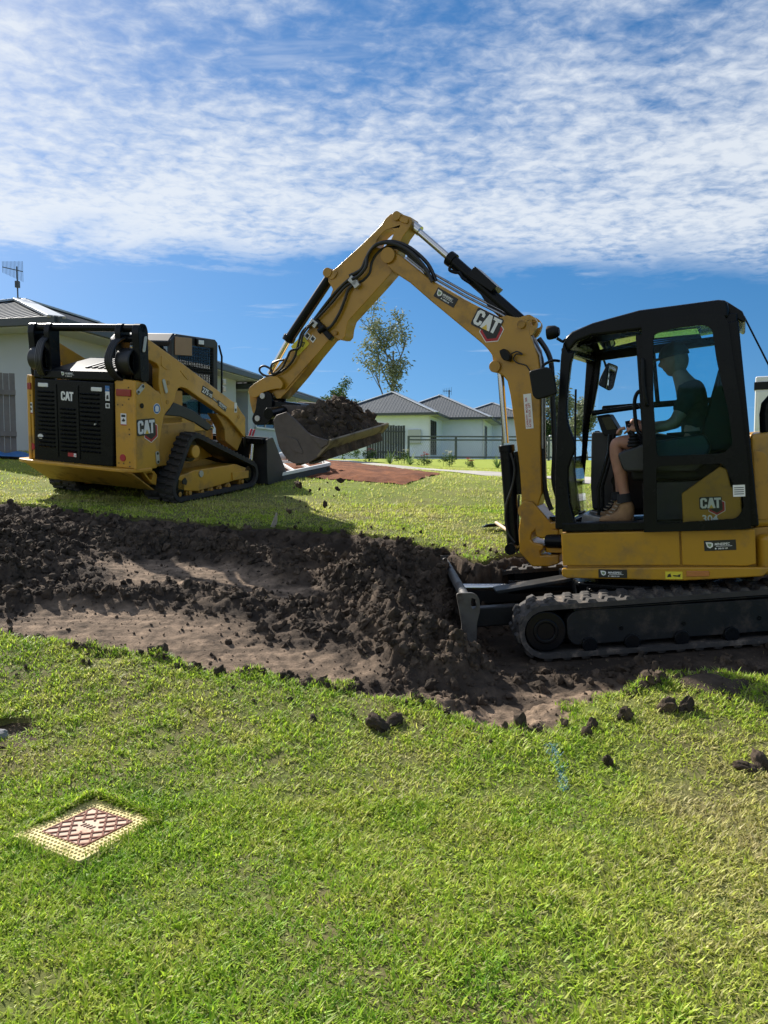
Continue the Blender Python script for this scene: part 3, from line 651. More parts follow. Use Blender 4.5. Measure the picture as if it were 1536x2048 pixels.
def sow(n, y0, y1, spread, xoff, s0, s1):
    y = np.sqrt(rng.uniform(y0*y0, y1*y1, n)); x = rng.uniform(-1, 1, n)*(spread*y + xoff)
    # the bare-earth edge and thin spots
    d = fbm(x*1.1, y*1.1, 3, 15); k = lawn_clear(x, y) & (rng.random(n) < np.clip(1.05 + .5*d, .25, 1)); x, y = x[k], y[k]
    s = rng.uniform(s0, s1, len(x))*(1 + .35*np.clip(fbm(x*1.7, y*1.7, 2, 19), -.8, .8))
    tint = .45 + .24*fbm(x*.8, y*.8, 3, 25) + .16*fbm(x*4.5, y*4.5, 2, 29) + rng.normal(0, .10, len(x))
    tint += .17*sstep(.1, 1.7, x)*(y < 5) + .19*sstep(5, 8, y)       # drier towards the right; brighter light on the rise put in as yellower tint
    for (qx, qy, qr) in ((1.55,2.9,.50),(1.05,2.2,.38),(1.25,3.3,.25),(-1.75,3.65,.22),(-1.65,2.9,.22),(.2,3.9,.3)): tint += .22*np.exp(-((x-qx)**2+(y-qy)**2)/qr**2)
    return x, y, s, np.clip(tint, 0, 1)
def blades(n_tuft, y0, y1, spread, xoff, per, rad, lmin, lmax, w, segs, tilt=(20, 80)):
    """vectorised blades round tuft centres; returns vertices, quads, attributes"""
    x, y, s, tint = sow(n_tuft, y0, y1, spread, xoff, .8, 1.25); k = np.repeat(np.arange(len(x)), per); n = len(k)
    a = rng.uniform(0, 2*np.pi, n); r = rad*np.sqrt(rng.random(n))*s[k]; bx = x[k]+r*np.cos(a); by = y[k]+r*np.sin(a)
    ok = lawn_clear(bx, by); bx, by, k = bx[ok], by[ok], k[ok]; n = len(k)
    bz = lawn(bx, by) + .010*fbm(bx*2.2, by*2.2, 3, 61) - .004
    h = rng.uniform(0, 2*np.pi, n); L = rng.uniform(lmin, lmax, n)*s[k]; ti = np.radians(rng.uniform(*tilt, n)); cv = rng.uniform(.1, 1.0, n); W = w*rng.uniform(.65, 1.25, n)*s[k]**.5; tw = rng.uniform(-.7, .7, n); rnd = rng.random(n)
    dry = rng.random(n) < (.06 + .22*sstep(.45, .8, tint[k]))
    p = np.stack([bx, by, bz], -1); V = np.empty((n, segs+1, 2, 3), np.float32); al = np.empty((n, segs+1, 2), np.float32)
    side = np.stack([-np.sin(h), np.cos(h), np.zeros(n)], -1)
    for j in range(segs+1):
        t = j/segs; wd = W*(1-t**2.0)*.5 + .0003; th = ti + cv*t*.9
        s2 = side*np.cos(tw*t)[:, None] + np.array([0, 0, 1.0])*(np.sin(tw*t)*.7)[:, None]
        V[:, j, 0] = p - s2*wd[:, None]; V[:, j, 1] = p + s2*wd[:, None]
        al[:, j, :] = np.where(dry, .85, max(0, t-.75)*.8 + max(0, .22-t)*1.6)[:, None]
        p = p + (L/segs)[:, None]*np.stack([np.cos(h)*np.sin(th), np.sin(h)*np.sin(th), np.cos(th)], -1)
    m = (segs+1)*2; q = np.array([[2*j, 2*j+1, 2*j+3, 2*j+2] for j in range(segs)])
    F = (np.arange(n)[:, None, None]*m + q[None]).reshape(-1, 4)
    T = np.clip(tint[k] + rng.normal(0, .07, n), 0, 1)
    return V.reshape(-1, 3), F, np.repeat(T, m), al.reshape(-1), np.repeat(rnd, m)
def edge_sods(n):
    """turf still clinging to the torn near edge and to a few lifted sods"""
    x = rng.uniform(-3.2, 3.2, n); y = rng.uniform(3.8, 5.4, n); d = dug_dist(x, y); spot = np.zeros(n)
    for (qx, qy, qr) in SODS: spot = np.maximum(spot, np.exp(-((x-qx)**2+(y-qy)**2)/qr**2))
    k = ((d > -.02) & (d < .02 + .13*np.clip(vnoise(x*3.3, y*3.3, 88), 0, 1))) | (spot > .45); return x[k], y[k]
SODS = [(*p, .10) for p in [(-0.782,4.508),(-1.29,4.686),(1.656,4.428),(-0.317,4.448),(-1.662,4.785)]]
def sod_blades(n):
    x, y = edge_sods(n); per = 9; k = np.repeat(np.arange(len(x)), per); m_ = len(k); bx = x[k]+rng.normal(0, .016, m_); by = y[k]+rng.normal(0, .016, m_)
    bz = np.array([soil_at(a, b) for a, b in zip(bx, by)]) - .003; h = rng.uniform(0, 6.28, m_); L = rng.uniform(.02, .05, m_); ti = np.radians(rng.uniform(10, 75, m_)); W = .006*rng.uniform(.6, 1.2, m_); V = np.empty((m_, 3, 2, 3), np.float32); p = np.stack([bx, by, bz], -1); sd_ = np.stack([-np.sin(h), np.cos(h), 0*h], -1)
    for j in range(3):
        V[:, j, 0] = p - sd_*(W*(1-(j/2)**2)*.5+.0003)[:, None]; V[:, j, 1] = p + sd_*(W*(1-(j/2)**2)*.5+.0003)[:, None]; th = ti+.4*j; p = p + (L/2)[:, None]*np.stack([np.cos(h)*np.sin(th), np.sin(h)*np.sin(th), np.cos(th)], -1)
    F = (np.arange(m_)[:, None, None]*6 + np.array([[0,1,3,2],[2,3,5,4]])[None]).reshape(-1, 4)
    return V.reshape(-1, 3), F, np.repeat(np.clip(rng.normal(.35, .2, m_), 0, 1), 6), np.repeat(np.where(rng.random(m_) < .25, .8, .05), 6), np.repeat(rng.random(m_), 6)
def rim_blades(n):
    """longer runners creeping over the rim of the pit lid"""
    t = rng.uniform(-1, 1, n); sidx = rng.integers(0, 4, n); q = LID_S + rng.uniform(-.004, .03, n); u = np.choose(sidx, [t*LID_S, t*LID_S, q, -q]); v = np.choose(sidx, [q, -q, t*LID_S, t*LID_S]); ca, sa = math.cos(LID_A), math.sin(LID_A)
    bx = LID_C[0]+u*ca-v*sa; by = LID_C[1]+u*sa+v*ca; bz = lawn(bx, by)-.004; h = np.arctan2(LID_C[1]-by, LID_C[0]-bx)+rng.normal(0, .9, n); L = rng.uniform(.03, .062, n); ti = np.radians(rng.uniform(15, 70, n)); W = .0058*rng.uniform(.7, 1.2, n); V = np.empty((n, 3, 2, 3), np.float32); p = np.stack([bx, by, bz], -1); sd_ = np.stack([-np.sin(h), np.cos(h), 0*h], -1)
    for j in range(3):
        V[:, j, 0] = p - sd_*(W*(1-(j/2)**2)*.5+.0003)[:, None]; V[:, j, 1] = p + sd_*(W*(1-(j/2)**2)*.5+.0003)[:, None]; th = ti+.5*j; p = p + (L/2)[:, None]*np.stack([np.cos(h)*np.sin(th), np.sin(h)*np.sin(th), np.cos(th)], -1)
    F = (np.arange(n)[:, None, None]*6 + np.array([[0,1,3,2],[2,3,5,4]])[None]).reshape(-1, 4)
    return V.reshape(-1, 3), F, np.repeat(np.clip(rng.normal(.4, .2, n), 0, 1), 6), np.repeat(np.where(rng.random(n) < .2, .8, .05), 6), np.repeat(rng.random(n), 6)
zones = [rim_blades(2200), sod_blades(26000), blades(15500, 1.5, 3.3, .56, .85, 12, .034, .018, .044, .0060, 2, (28, 86)), blades(16000, 3.2, 5.3, .55, .9, 11, .038, .020, .044, .0064, 2, (28, 86)), blades(18500, 5.0, 9.6, .56, .9, 9, .055, .022, .046, .0090, 2), blades(23000, 9.2, 21, .56, 1.0, 7, .10, .025, .045, .015, 1, (15, 70))]
off = 0; gV, gF, gT, gA, gR = [], [], [], [], []
for v, f, t_, a_, r_ in zones: gV.append(v); gF.append(f+off); off += len(v); gT.append(t_); gA.append(a_); gR.append(r_)
gV, gF, gT, gA, gR = map(np.concatenate, (gV, gF, gT, gA, gR))
me = bpy.data.meshes.new('grass'); me.vertices.add(len(gV)); me.vertices.foreach_set('co', np.ascontiguousarray(gV, np.float32).ravel()); me.loops.add(gF.size); me.loops.foreach_set('vertex_index', gF.ravel().astype(np.int32)); me.polygons.add(len(gF)); me.polygons.foreach_set('loop_start', np.arange(0, gF.size, 4, dtype=np.int32)); me.update(calc_edges=True); me.shade_smooth()
for nm_, v in (('tint', gT), ('along', gA), ('rnd', gR)):
    at_ = me.attributes.new(nm_, 'FLOAT', 'POINT'); at_.data.foreach_set('value', np.ascontiguousarray(v, np.float32))
me.materials.append(M['blade']); tag(link(bpy.data.objects.new('grass', me)), kind='stuff')
tufts = [tuft_mesh(i, 14, .03, .02, .045, .006) for i in range(3)]

# torn roots and dead turf lying over the heaps
nr = 9000; rx = rng.uniform(-4.8, 4.4, nr); ry = rng.uniform(3.9, 9.2, nr); _z, _p, _d, _r = soil_z(rx, ry, False)
k = (_d > -.05) & (rng.random(nr) < (.10 + .9*sstep(.03, .2, _r))*(1-.8*_p)); rx, ry = rx[k], ry[k]; rz = np.array([soil_at(a, b) for a, b in zip(rx, ry)])
straw = ground_mat('dead_turf', [(.16,.115,.065),(.30,.235,.13),(.09,.085,.03)], [30, 9]); V_, F_ = [], []
for a, b, c_ in zip(rx, ry, rz):
    h = random.uniform(0, 6.28); L = random.uniform(.012, .055); w = random.uniform(.0010, .0024); e_ = random.uniform(-.1, .7); d_ = Vector((math.cos(h)*math.cos(e_), math.sin(h)*math.cos(e_), math.sin(e_))); s_ = Vector((-math.sin(h), math.cos(h), 0))*w; p0 = Vector((a, b, c_+.006)); m0 = len(V_)
    V_ += [p0-s_, p0+s_, p0+d_*L*.5+s_+Vector((0,0,.006)), p0+d_*L*.5-s_+Vector((0,0,.006)), p0+d_*L-Vector((0,0,.012)), p0+d_*L+s_*.5-Vector((0,0,.012))]; F_ += [(m0,m0+1,m0+2,m0+3),(m0+3,m0+2,m0+5,m0+4)]
me = bpy.data.meshes.new('turf_roots'); me.from_pydata(V_, [], F_); me.materials.append(straw); tag(link(bpy.data.objects.new('turf_roots', me)), kind='stuff')

# ================================================================ houses
wall_w = mat('white_render', (.82,.88,.97), .85, var=.05, vscale=2, bump=.1, bscale=50); wall_c = mat('cream_render', (.50,.53,.55), .85, var=.05, vscale=2, bump=.1, bscale=50)
gutter_m = mat('dark_gutter', (.055,.065,.070), .45); fascia_m = mat('grey_fascia', (.20,.22,.22), .5); soffit_m = mat('white_soffit', (.55,.56,.54), .8); frame_w = mat('white_frame', (.70,.71,.70), .5); frame_d = mat('dark_frame', (.03,.032,.034), .4)
def roof_mat(name, col, ang, pitch):
    """ribbed metal sheet: ribs run up the slope"""
    m = mat(name, col, .42, metal=.15, var=.06, vscale=1.5); return m
roof_g = mat('grey_metal_roof', (.115,.125,.135), .8, spec=.15, var=.07, vscale=1.2); roof_d = mat('charcoal_metal_roof', (.085,.096,.108), .7, spec=.2, var=.07, vscale=1.2); cap_m2 = mat('ridge_cap_metal', (.42,.44,.45), .30, metal=.35)
timber_g = mat('grey_timber', (.17,.168,.165), .85, var=.2, vscale=6, bump=.3, bscale=30); timber_d = mat('dark_stained_timber', (.055,.062,.065), .8, var=.2, vscale=6, bump=.2, bscale=30)
win_m = mat('window_glass', (.02,.028,.034), .06, spec=.8)
HA = R(13)
HD1, HD2 = Vector((math.sin(HA), math.cos(HA), 0)), Vector((-math.cos(HA), math.sin(HA), 0))     # along the street, across it to the left
def hip_house(root, K, L, W, zg, ze, pitch, wallm, roofm, over=.55, ribs=.19, gut=True):
    """K near right corner of the eaves; L along HD1, W along HD2"""
    K = Vector((K[0], K[1], 0)); P = lambda a, b, z: tuple(K + HD1*a + HD2*b + Vector((0, 0, z)))
    h = math.tan(R(pitch))*min(L, W)/2; m = min(L, W)/2
    if L >= W: r1, r2 = (m, W/2), (L-m, W/2)
    else: r1, r2 = (L/2, m), (L/2, W-m)
    A, B, Cc, D = (0,0), (0,W), (L,W), (L,0)
    wl_ = MB(); a0, a1, b0, b1 = over, L-over, over, W-over
    wl_.add([P(a0,b0,zg),P(a0,b1,zg),P(a1,b1,zg),P(a1,b0,zg),P(a0,b0,ze),P(a0,b1,ze),P(a1,b1,ze),P(a1,b0,ze)], [(0,1,2,3),(4,5,6,7),(0,1,5,4),(1,2,6,5),(2,3,7,6),(3,0,4,7)])
    wl_.build('wall', wallm, root, smooth=0)
    sf = MB().add([P(0,0,ze-.03),P(0,W,ze-.03),P(L,W,ze-.03),P(L,0,ze-.03),P(0,0,ze),P(0,W,ze),P(L,W,ze),P(L,0,ze)], [(0,1,2,3),(4,5,6,7),(0,1,5,4),(1,2,6,5),(2,3,7,6),(3,0,4,7)])
    sf.build('soffit', soffit_m, root, smooth=0)
    z0 = ze + .10; R1_, R2_ = P(*r1, z0+h), P(*r2, z0+h)
    rf = MB().add([P(*A,z0),P(*B,z0),P(*Cc,z0),P(*D,z0),R1_,R2_,P(*A,ze),P(*B,ze),P(*Cc,ze),P(*D,ze)],
                  ([(0,4,5,3),(1,2,5,4),(0,1,4),(3,5,2)] if L >= W else [(0,1,5,4),(3,4,5,2),(0,4,3),(1,2,5)]) + [(0,6,7,1),(1,7,8,2),(2,8,9,3),(3,9,6,0)])
    ro = rf.build('roof', roofm, root, smooth=0)
    rb = MB(); pv = [Vector(P(*A,z0)),Vector(P(*B,z0)),Vector(P(*Cc,z0)),Vector(P(*D,z0))]; r1v, r2v = Vector(R1_), Vector(R2_)
    def plane_ribs(e0, e1, t0, t1):
        """ribs up the slope between eave e0-e1 and upper edge t0-t1 (equal for a hip end)"""
        ed = e1-e0; n = int(ed.length/ribs); d = ed.normalized(); ups = (t0-e0) - d*((t0-e0).dot(d)); H = ups.length; upn = ups.normalized(); sa = (t0-e0).dot(d); sb_ = (t1-e0).dot(d); Ln = ed.length
        nn = d.cross(upn)
        if nn.z < 0: nn = -nn
        for i in range(1, n):
            s = i*Ln/n; k = 1.0 if sa <= s <= sb_ else (s/sa if s < sa else (Ln-s)/(Ln-sb_))
            k = max(0, min(1, k))
            if k*H > .1:
                a = e0 + d*s; b = a + upn*(H*k)
                rb.add([a-d*.022, a+d*.022, a+nn*.014, b-d*.022, b+d*.022, b+nn*.014], [(0,2,5,3),(1,4,5,2),(0,1,2),(3,5,4)])
    if L >= W: plane_ribs(pv[0], pv[3], r1v, r2v); plane_ribs(pv[0], pv[1], r1v, r1v); plane_ribs(pv[3], pv[2], r2v, r2v)
    else: plane_ribs(pv[0], pv[1], r1v, r2v); plane_ribs(pv[0], pv[3], r1v, r1v); plane_ribs(pv[1], pv[2], r2v, r2v)
    o = rb.build('roof_ribs', roofm, ro, smooth=0); o['kind'] = 'stuff'
    up_ = Vector((0,0,.02))
    pairs = [(pv[0], r1v), (r1v, r2v)] + ([(pv[1], r1v), (pv[2], r2v), (pv[3], r2v)] if L >= W else [(pv[3], r1v), (pv[1], r2v), (pv[2], r2v)])
    for a, b in pairs:
        if (b-a).length > .05: MB().beam(a+up_, b+up_, .30, .05).build('ridge_cap', cap_m2, ro, .01)
    if gut:
        for a, b in ((A,B),(B,Cc),(Cc,D),(D,A)): MB().beam(P(*a,ze+.06), P(*b,ze+.06), .13, .14).build('gutter', gutter_m, root, .01)
    return P
def window(root, P, a, b0, b1, z0, z1, face, fm, name='window', bars=1, glass=None):
    """opening in a wall; face 'side' lies at fixed b (normal to the right), 'end' at fixed a (normal to the viewer)"""
    Q = (lambda t, o, z: Vector(P(t, a-o, z))) if face == 'side' else (lambda t, o, z: Vector(P(a-o, t, z)))
    f = MB()
    for (t0, t1, q0, q1) in ((b0,b1,z0,z0+.06),(b0,b1,z1-.06,z1),(b0,b0+.06,z0,z1),(b1-.06,b1,z0,z1)) + tuple((b0+(b1-b0)*k/(bars+1)-.02, b0+(b1-b0)*k/(bars+1)+.02, z0, z1) for k in range(1, bars+1)):
        f.add([Q(t0,0,q0),Q(t1,0,q0),Q(t1,0,q1),Q(t0,0,q1),Q(t0,.05,q0),Q(t1,.05,q0),Q(t1,.05,q1),Q(t0,.05,q1)], [(0,1,2,3),(4,5,6,7),(0,1,5,4),(1,2,6,5),(2,3,7,6),(3,0,4,7)])
    o = f.build(name, fm, root, .005)
    g = MB().add([Q(b0+.03,.018,z0+.03),Q(b1-.03,.018,z0+.03),Q(b1-.03,.018,z1-.03),Q(b0+.03,.018,z1-.03),Q(b0+.03,.005,z0+.03),Q(b1-.03,.005,z0+.03),Q(b1-.03,.005,z1-.03),Q(b0+.03,.005,z1-.03)], [(0,1,2,3),(4,5,6,7),(0,1,5,4),(1,2,6,5),(2,3,7,6),(3,0,4,7)])
    g.build('pane', glass or win_m, o, smooth=0); return o
# --- house behind the loader
hl = empty('house', (0,0,0)); tag(hl, 'low cream house with pale grey hipped metal roof behind the track loader', 'house')
ZE = 3.9; KX, KY = -5.58, 13.3
P1_ = hip_house(hl, (KX,KY), 9.2, 6.4, 1.3, ZE, 19, wall_c, roof_g)
K2 = Vector((KX,KY,0)) + HD1*9.0
P2_ = hip_house(hl, (K2.x-.02,K2.y), 7.6, 5.0, 1.3, ZE-.22, 19, wall_c, roof_g)
window(hl, P1_, .545, 2.0, 3.6, 2.55, 3.6, 'side', frame_w); window(hl, P1_, .545, 6.3, 7.3, 1.75, 3.75, 'side', frame_d, 'door', 0)
window(hl, P2_, .545, 1.0, 3.4, 2.6, 3.45, 'side', frame_w, bars=2); window(hl, P2_, .545, 4.4, 6.2, 1.7, 3.5, 'side', frame_w, bars=1)
for t in (3.9,): MB().beam(P2_(t,.3,1.5), P2_(t,.3,ZE-.24), .12, .12).build('post', frame_w, hl)
MB().beam(P1_(.2,.2,ZE-.12), P1_(.2,.5,ZE-.4), .08, .08).beam(P1_(.48,.50,1.6), P1_(.48,.50,ZE-.1), .08, .08).build('downpipe', frame_w, hl)
# television aerial on its roof
def aerial(name, base, h, boom_l, n, dirv, label, el=.5, thick=.012):
    r = empty(name, base); tag(r, label, 'aerial')
    MB().cyl((0,0,-.3),(0,0,h),thick*1.6,n=8).build('mast', gutter_m, r)
    d = Vector(dirv).normalized(); c = Vector((0,0,h-.08)); MB().cyl(c-d*boom_l*.72, c+d*boom_l*.28, thick, n=6).build('boom', gutter_m, r)
    for k in range(n):
        t = -.72 + k/(n-1); p = c + d*boom_l*t; e = el*(.55+.45*(k/(n-1))); MB().cyl(p-Vector((0,0,e)), p+Vector((0,0,e)), thick*.42, n=5).build('element', gutter_m, r)
    MB().box(-.04,.04,-.04,.04,h*.42,h*.42+.14).build('amplifier', gutter_m, r); return r
ab = atp = [(-7.964,17.0,5.019)][0]
aerial('television_aerial', ab, .78, .52, 16, (.97,-.22,-.25), 'spiky television aerial on the roof behind the loader', .22, .010)
# --- paling fences: every board its own
def paling(name, a, b, h, bw, gap, material, label, rails=True):
    a, b = Vector(a), Vector(b); d = (b-a); L = d.length; d.normalize(); n = int(L/(bw+gap)); r = empty(name, a); tag(r, label, 'fence')
    me = MB().box(0,bw,-.010,.010,0,h).mesh('paling'); me.materials.append(material); rr = random.Random(5); ang = math.atan2(d.y, d.x)
    for i in range(n):
        p = d*(i*(bw+gap)); w = a+p; o = bpy.data.objects.new('paling', me); link(o, r); o.location = (p.x, p.y, gz(w.x, w.y)-a.z-.05); o.rotation_euler.z = ang; o.scale.z = 1+rr.uniform(-.012,.012)
    for z in (.35, h-.35): MB().beam(Vector((0,0,z))-Vector((d.y,-d.x,0))*-.03, d*(n*(bw+gap))+Vector((0,0,gz(b.x,b.y)-a.z+z))-Vector((d.y,-d.x,0))*-.03, .04, .08).build('rail', material, r)
    return r
fa, fb = [(-6.588,12.6,1.826)][0], [(-6.027,12.9,1.851)][0]
paling('paling_fence', (fa[0],fa[1],gz(fa[0],fa[1])), (fb[0],fb[1],gz(fb[0],fb[1])), 1.38, .085, .006, timber_g, 'weathered grey timber paling fence beside the cream house wall')
# --- house across the way: three stepped hipped blocks
hr = empty('house', (0,0,0)); tag(hr, 'white house with three stepped charcoal hipped roofs beyond the footpath', 'house')
c1 = [(3.011,44.0,4.366)][0]; zeR = round(c1[2], 2)
RW = 11.0
P3_ = hip_house(hr, (c1[0], c1[1]), 8.0, 6.6, 1.5, zeR, 25, wall_w, roof_d)
k2 = Vector((c1[0],c1[1],0)) + HD1*5.0 - HD2*2.6
P4_ = hip_house(hr, (k2.x,k2.y), 9.0, 7.6, 1.5, zeR+.01, 25, wall_w, roof_d)
k3 = k2 + HD1*7.0 - HD2*2.2
P5_ = hip_house(hr, (k3.x,k3.y), 8.0, 6.0, 1.5, zeR+.42, 23, wall_w, roof_d)
for t in (1.0, 1.75, 2.5): window(hr, P3_, .54, t, t+.42, 2.1, zeR-.25, 'side', frame_d, bars=0)
window(hr, P4_, .54, .9, 2.8, 1.95, zeR-.35, 'side', frame_d, 'door', 1, glass_mat('patio_glass', (.3,.4,.42), .3))
window(hr, P5_, .54, .9, 2.6, 2.0, zeR-.1, 'side', frame_d, 'window', 1)
MB().beam(P3_(.5,.5,1.6), P3_(.5,.5,zeR), .08, .08).build('downpipe', frame_w, hr); MB().beam(P4_(.5,.5,1.6), P4_(.5,.5,zeR), .10, .10).build('downpipe', frame_w, hr); MB().beam(P5_(.5,.5,1.6), P5_(.5,.5,zeR+.3), .45, .45).build('corner_pier', frame_w, hr)
for b0, b1, z0, z1 in ((2.0,2.9,2.75,3.65),(1.0,1.75,2.75,3.55)):
    mbx = MB(); q = [Vector(P3_(.54,b0,z0)),Vector(P3_(.54,b1,z0)),Vector(P3_(.54,b1,z1)),Vector(P3_(.54,b0,z1))]; n_ = -HD1*.16
    mbx.add(q+[p+n_ for p in q], [(0,1,2,3),(4,5,6,7),(0,1,5,4),(1,2,6,5),(2,3,7,6),(3,0,4,7)]); mbx.build('meter_box', mat('meter_box_paint', (.52,.54,.52), .5), hr, .015)
# air conditioner standing against its front wall
ac = empty('air_conditioner', P3_(.2,3.9,3.0)); ac.rotation_euler.z = HA*-1; tag(ac, 'white outdoor air conditioner unit on the white house wall above dark fence', 'air conditioner')
MB().box(-.48,.48,-.17,.17,0,.72).build('casing', frame_w, ac, .02); MB().ring((.13,-.20,.36),(.13,-.165,.36),.27,.22,24).build('fan_ring', fascia_m, ac); MB().cyl((.13,-.175,.36),(.13,-.168,.36),.22,n=24).build('fan_recess', frame_d, ac)
for k in range(5): MB().beam((.13,-.185,.36),(.13+.2*math.cos(k*1.257),-.185,.36+.2*math.sin(k*1.257)),.05,.006).build('fan_blade', fascia_m, ac)
MB().box(-.40,.40,-.15,.15,-.06,0).build('bracket', fascia_m, ac)
aerial('television_aerial', [(4.528,54.0,5.814)][0], .9, .6, 6, (1,.2,0), 'small aerial above the stepped charcoal roofs', .28, .022)
fa, fb = [(-0.896,39.5,1.757)][0], [(1.203,39.5,1.732)][0]
paling('paling_fence', (fa[0],fa[1],gz(fa[0],fa[1])), (fb[0],fb[1],gz(fb[0],fb[1])), 1.75, .12, .012, timber_d, 'dark stained paling fence in front of the white house')
fp = [(-3.149,38.0,2.116)][0]
# low white wall left of it
wv = empty('garden_wall', (-2.4,36,gz(-2.4,36))); tag(wv, 'low white rendered wall beside the dark fence, behind the raised bucket', 'wall'); MB().box(-1.6,1.5,0,.25,-.3,.62).build('wall', wall_w, wv, .02); MB().box(-1.65,1.55,-.04,.29,.62,.68).build('coping', frame_w, wv, .01)
# post and rail fence with wire mesh
wfm = mat('fence_post_paint', (.07,.085,.09), .55); wire = mat('fence_wire', (.32,.34,.35), .4, metal=.6)
f0 = [(1.175,37.0,1.741)][0]; r = empty('mesh_fence', (f0[0],f0[1],gz(f0[0],f0[1]))); tag(r, 'dark post and rail fence with wire mesh in front of the white house', 'fence')
fd = Vector((math.cos(R(6)), math.sin(R(6)), 0)); FL = 9.2
for k in range(5): MB().beam(fd*(FL*k/4)+Vector((0,0,-.2)), fd*(FL*k/4)+Vector((0,0,1.12)), .11, .11).build('post', wfm, r, .01)
for z in (.10, .93, 1.09): MB().beam(Vector((0,0,z)), fd*FL+Vector((0,0,z)), .05, .07).build('rail', wfm, r, .01)
wmesh = MB()
for k in range(int(FL/.10)): wmesh.beam(fd*(.10*k)+Vector((0,0,.1)), fd*(.10*k+.42)+Vector((0,0,.92)), .007, .007); wmesh.beam(fd*(.10*k+.42)+Vector((0,0,.1)), fd*(.10*k)+Vector((0,0,.92)), .007, .007)
o = wmesh.build('wire_mesh', wire, r, smooth=0); o['kind'] = 'stuff'
# ================================================================ trees and plants
def leaf_mat(name, c0, c1, trans=.3):
    m = bpy.data.materials.new(name); m.use_nodes = True; t = m.node_tree; b = t.nodes['Principled BSDF']; out = t.nodes['Material Output']; g = t.nodes.new('ShaderNodeNewGeometry')
    mx = t.nodes.new('ShaderNodeMixRGB'); t.links.new(g.outputs['Random Per Island'], mx.inputs[0]); mx.inputs[1].default_value = (*c0, 1); mx.inputs[2].default_value = (*c1, 1)
    t.links.new(mx.outputs[0], b.inputs['Base Color']); b.inputs['Roughness'].default_value = .6; b.inputs['Specular IOR Level'].default_value = .2
    tr = t.nodes.new('ShaderNodeBsdfTranslucent'); t.links.new(mx.outputs[0], tr.inputs[0]); ms = t.nodes.new('ShaderNodeMixShader'); ms.inputs[0].default_value = trans
    t.links.new(b.outputs[0], ms.inputs[1]); t.links.new(tr.outputs[0], ms.inputs[2]); t.links.new(ms.outputs[0], out.inputs[0]); return m
bark = mat('grey_bark', (.16,.135,.115), .9, var=.3, vscale=3, bump=.4, bscale=10)
gum = leaf_mat('gum_leaves', (.12,.15,.085), (.29,.31,.20)); bushy = leaf_mat('bush_leaves', (.035,.07,.02), (.10,.16,.05)); strap = leaf_mat('strap_leaves', (.09,.17,.05), (.22,.30,.11))
def leaf_cluster(mb, rr, c, rad, n, ll, lw, droop=.5):
    for _ in range(n):
        d = Vector((rr.gauss(0,1), rr.gauss(0,1), rr.gauss(0,.8))); d = d.normalized()*rad*rr.random()**.5; p = Vector(c)+d
        a = rr.uniform(0, 6.28); u = Vector((math.cos(a), math.sin(a), -droop+rr.uniform(-.6,.6))).normalized(); w = u.cross(Vector((rr.uniform(-1,1), rr.uniform(-1,1), rr.uniform(-1,1)))).normalized()
        L = ll*rr.uniform(.6,1.3); W = lw*rr.uniform(.7,1.2)
        mb.add([p, p+u*L*.5+w*W*.5, p+u*L, p+u*L*.5-w*W*.5], [(0,1,2,3)])
def tree(name, base, h, label, seed, spread, leafm, ncl, nl, ll, lw, crown0=.3, trunk_r=.12, lean=0.0, cr=.8, group=None):
    rr = random.Random(seed); r = empty(name, base); tag(r, label, 'tree', group)
    tk = MB(); tips = []
    def limb(p, d, L, rad, depth):
        pts = [p]; q = Vector(p); dd = Vector(d)
        for k in range(4):
            dd = (dd + Vector((rr.uniform(-.14,.14), rr.uniform(-.14,.14), .10 if depth else .03))).normalized(); q = q + dd*L/4; pts.append(q.copy())
        tk.tube(pts, [rad*(1-.13*k) for k in range(5)], 7 if depth < 2 else 5)
        if depth >= 3: tips.append(pts[-1]); tips.append(pts[2]); return
        for k in range(3 if depth else 7):
            t = rr.uniform(.45, 1.0) if depth else .40+.085*k+rr.uniform(-.03,.03); i = min(3, int(t*4)); b = pts[i]+(pts[i+1]-pts[i])*(t*4-i)
            a = rr.uniform(0, 6.28); side_ = Vector((math.cos(a), math.sin(a), rr.uniform(.15,.9)))
            limb(b, (dd*.55+side_*spread).normalized(), L*rr.uniform(.42,.66)*(.62 if depth == 0 else 1), rad*.52, depth+1)
        tips.append(pts[-1])
    limb(Vector((0,0,-.3)), Vector((lean,0,1)), h*.74, trunk_r, 0)
    tk.build('trunk', bark, r, smooth=60)
    mb = MB(); tips = [t for t in tips if t.z > h*crown0]
    for t in tips: leaf_cluster(mb, rr, t, cr*rr.uniform(.5,1.1), nl, ll, lw)
    me = mb.mesh('crown'); me.materials.append(leafm); link(bpy.data.objects.new('crown', me), r); return r
tb = [(0.281,62.0,1.303)][0]
tree('gum_tree', (tb[0],tb[1],1.9), 12.2, 'tall thin gum tree with sparse grey green leaves behind the white house', 11, .60, gum, 0, 19, .34, .13, .28, .14, .0, .95)
for i, (px_x, Y, h, lab) in enumerate((([(-1.813,50.0,2.472)][0],50,4.0,'leafy bush tree just right of the bucket load, before the gum tree'),([(-3.905,58.0,2.627)][0],58,5.6,'small dark tree peeping over the cream house roof'))):
    tree('garden_tree', (px_x[0],px_x[1],1.8), h, lab, 21+i, .75, bushy, 0, 30, .22, .10, .2, .09, 0, .5)
for i, (p, h, lab) in enumerate((([(14.0,60.0,1.503)][0],6.6,'bushy gum tree seen between the boom and the cab'),([(17.41,66.0,1.503)][0],5.4,'lower gum tree seen through the cab beside the bushy one'),([(12.6,60.0,1.503)][0],3.4,'low dark shrub tree just right of the boom'))):
    tree('garden_tree', (p[0],p[1],1.75), h, lab, 31+i, .72, gum if i < 2 else bushy, 0, 30, .30, .12, .15, .13, 0, .75)
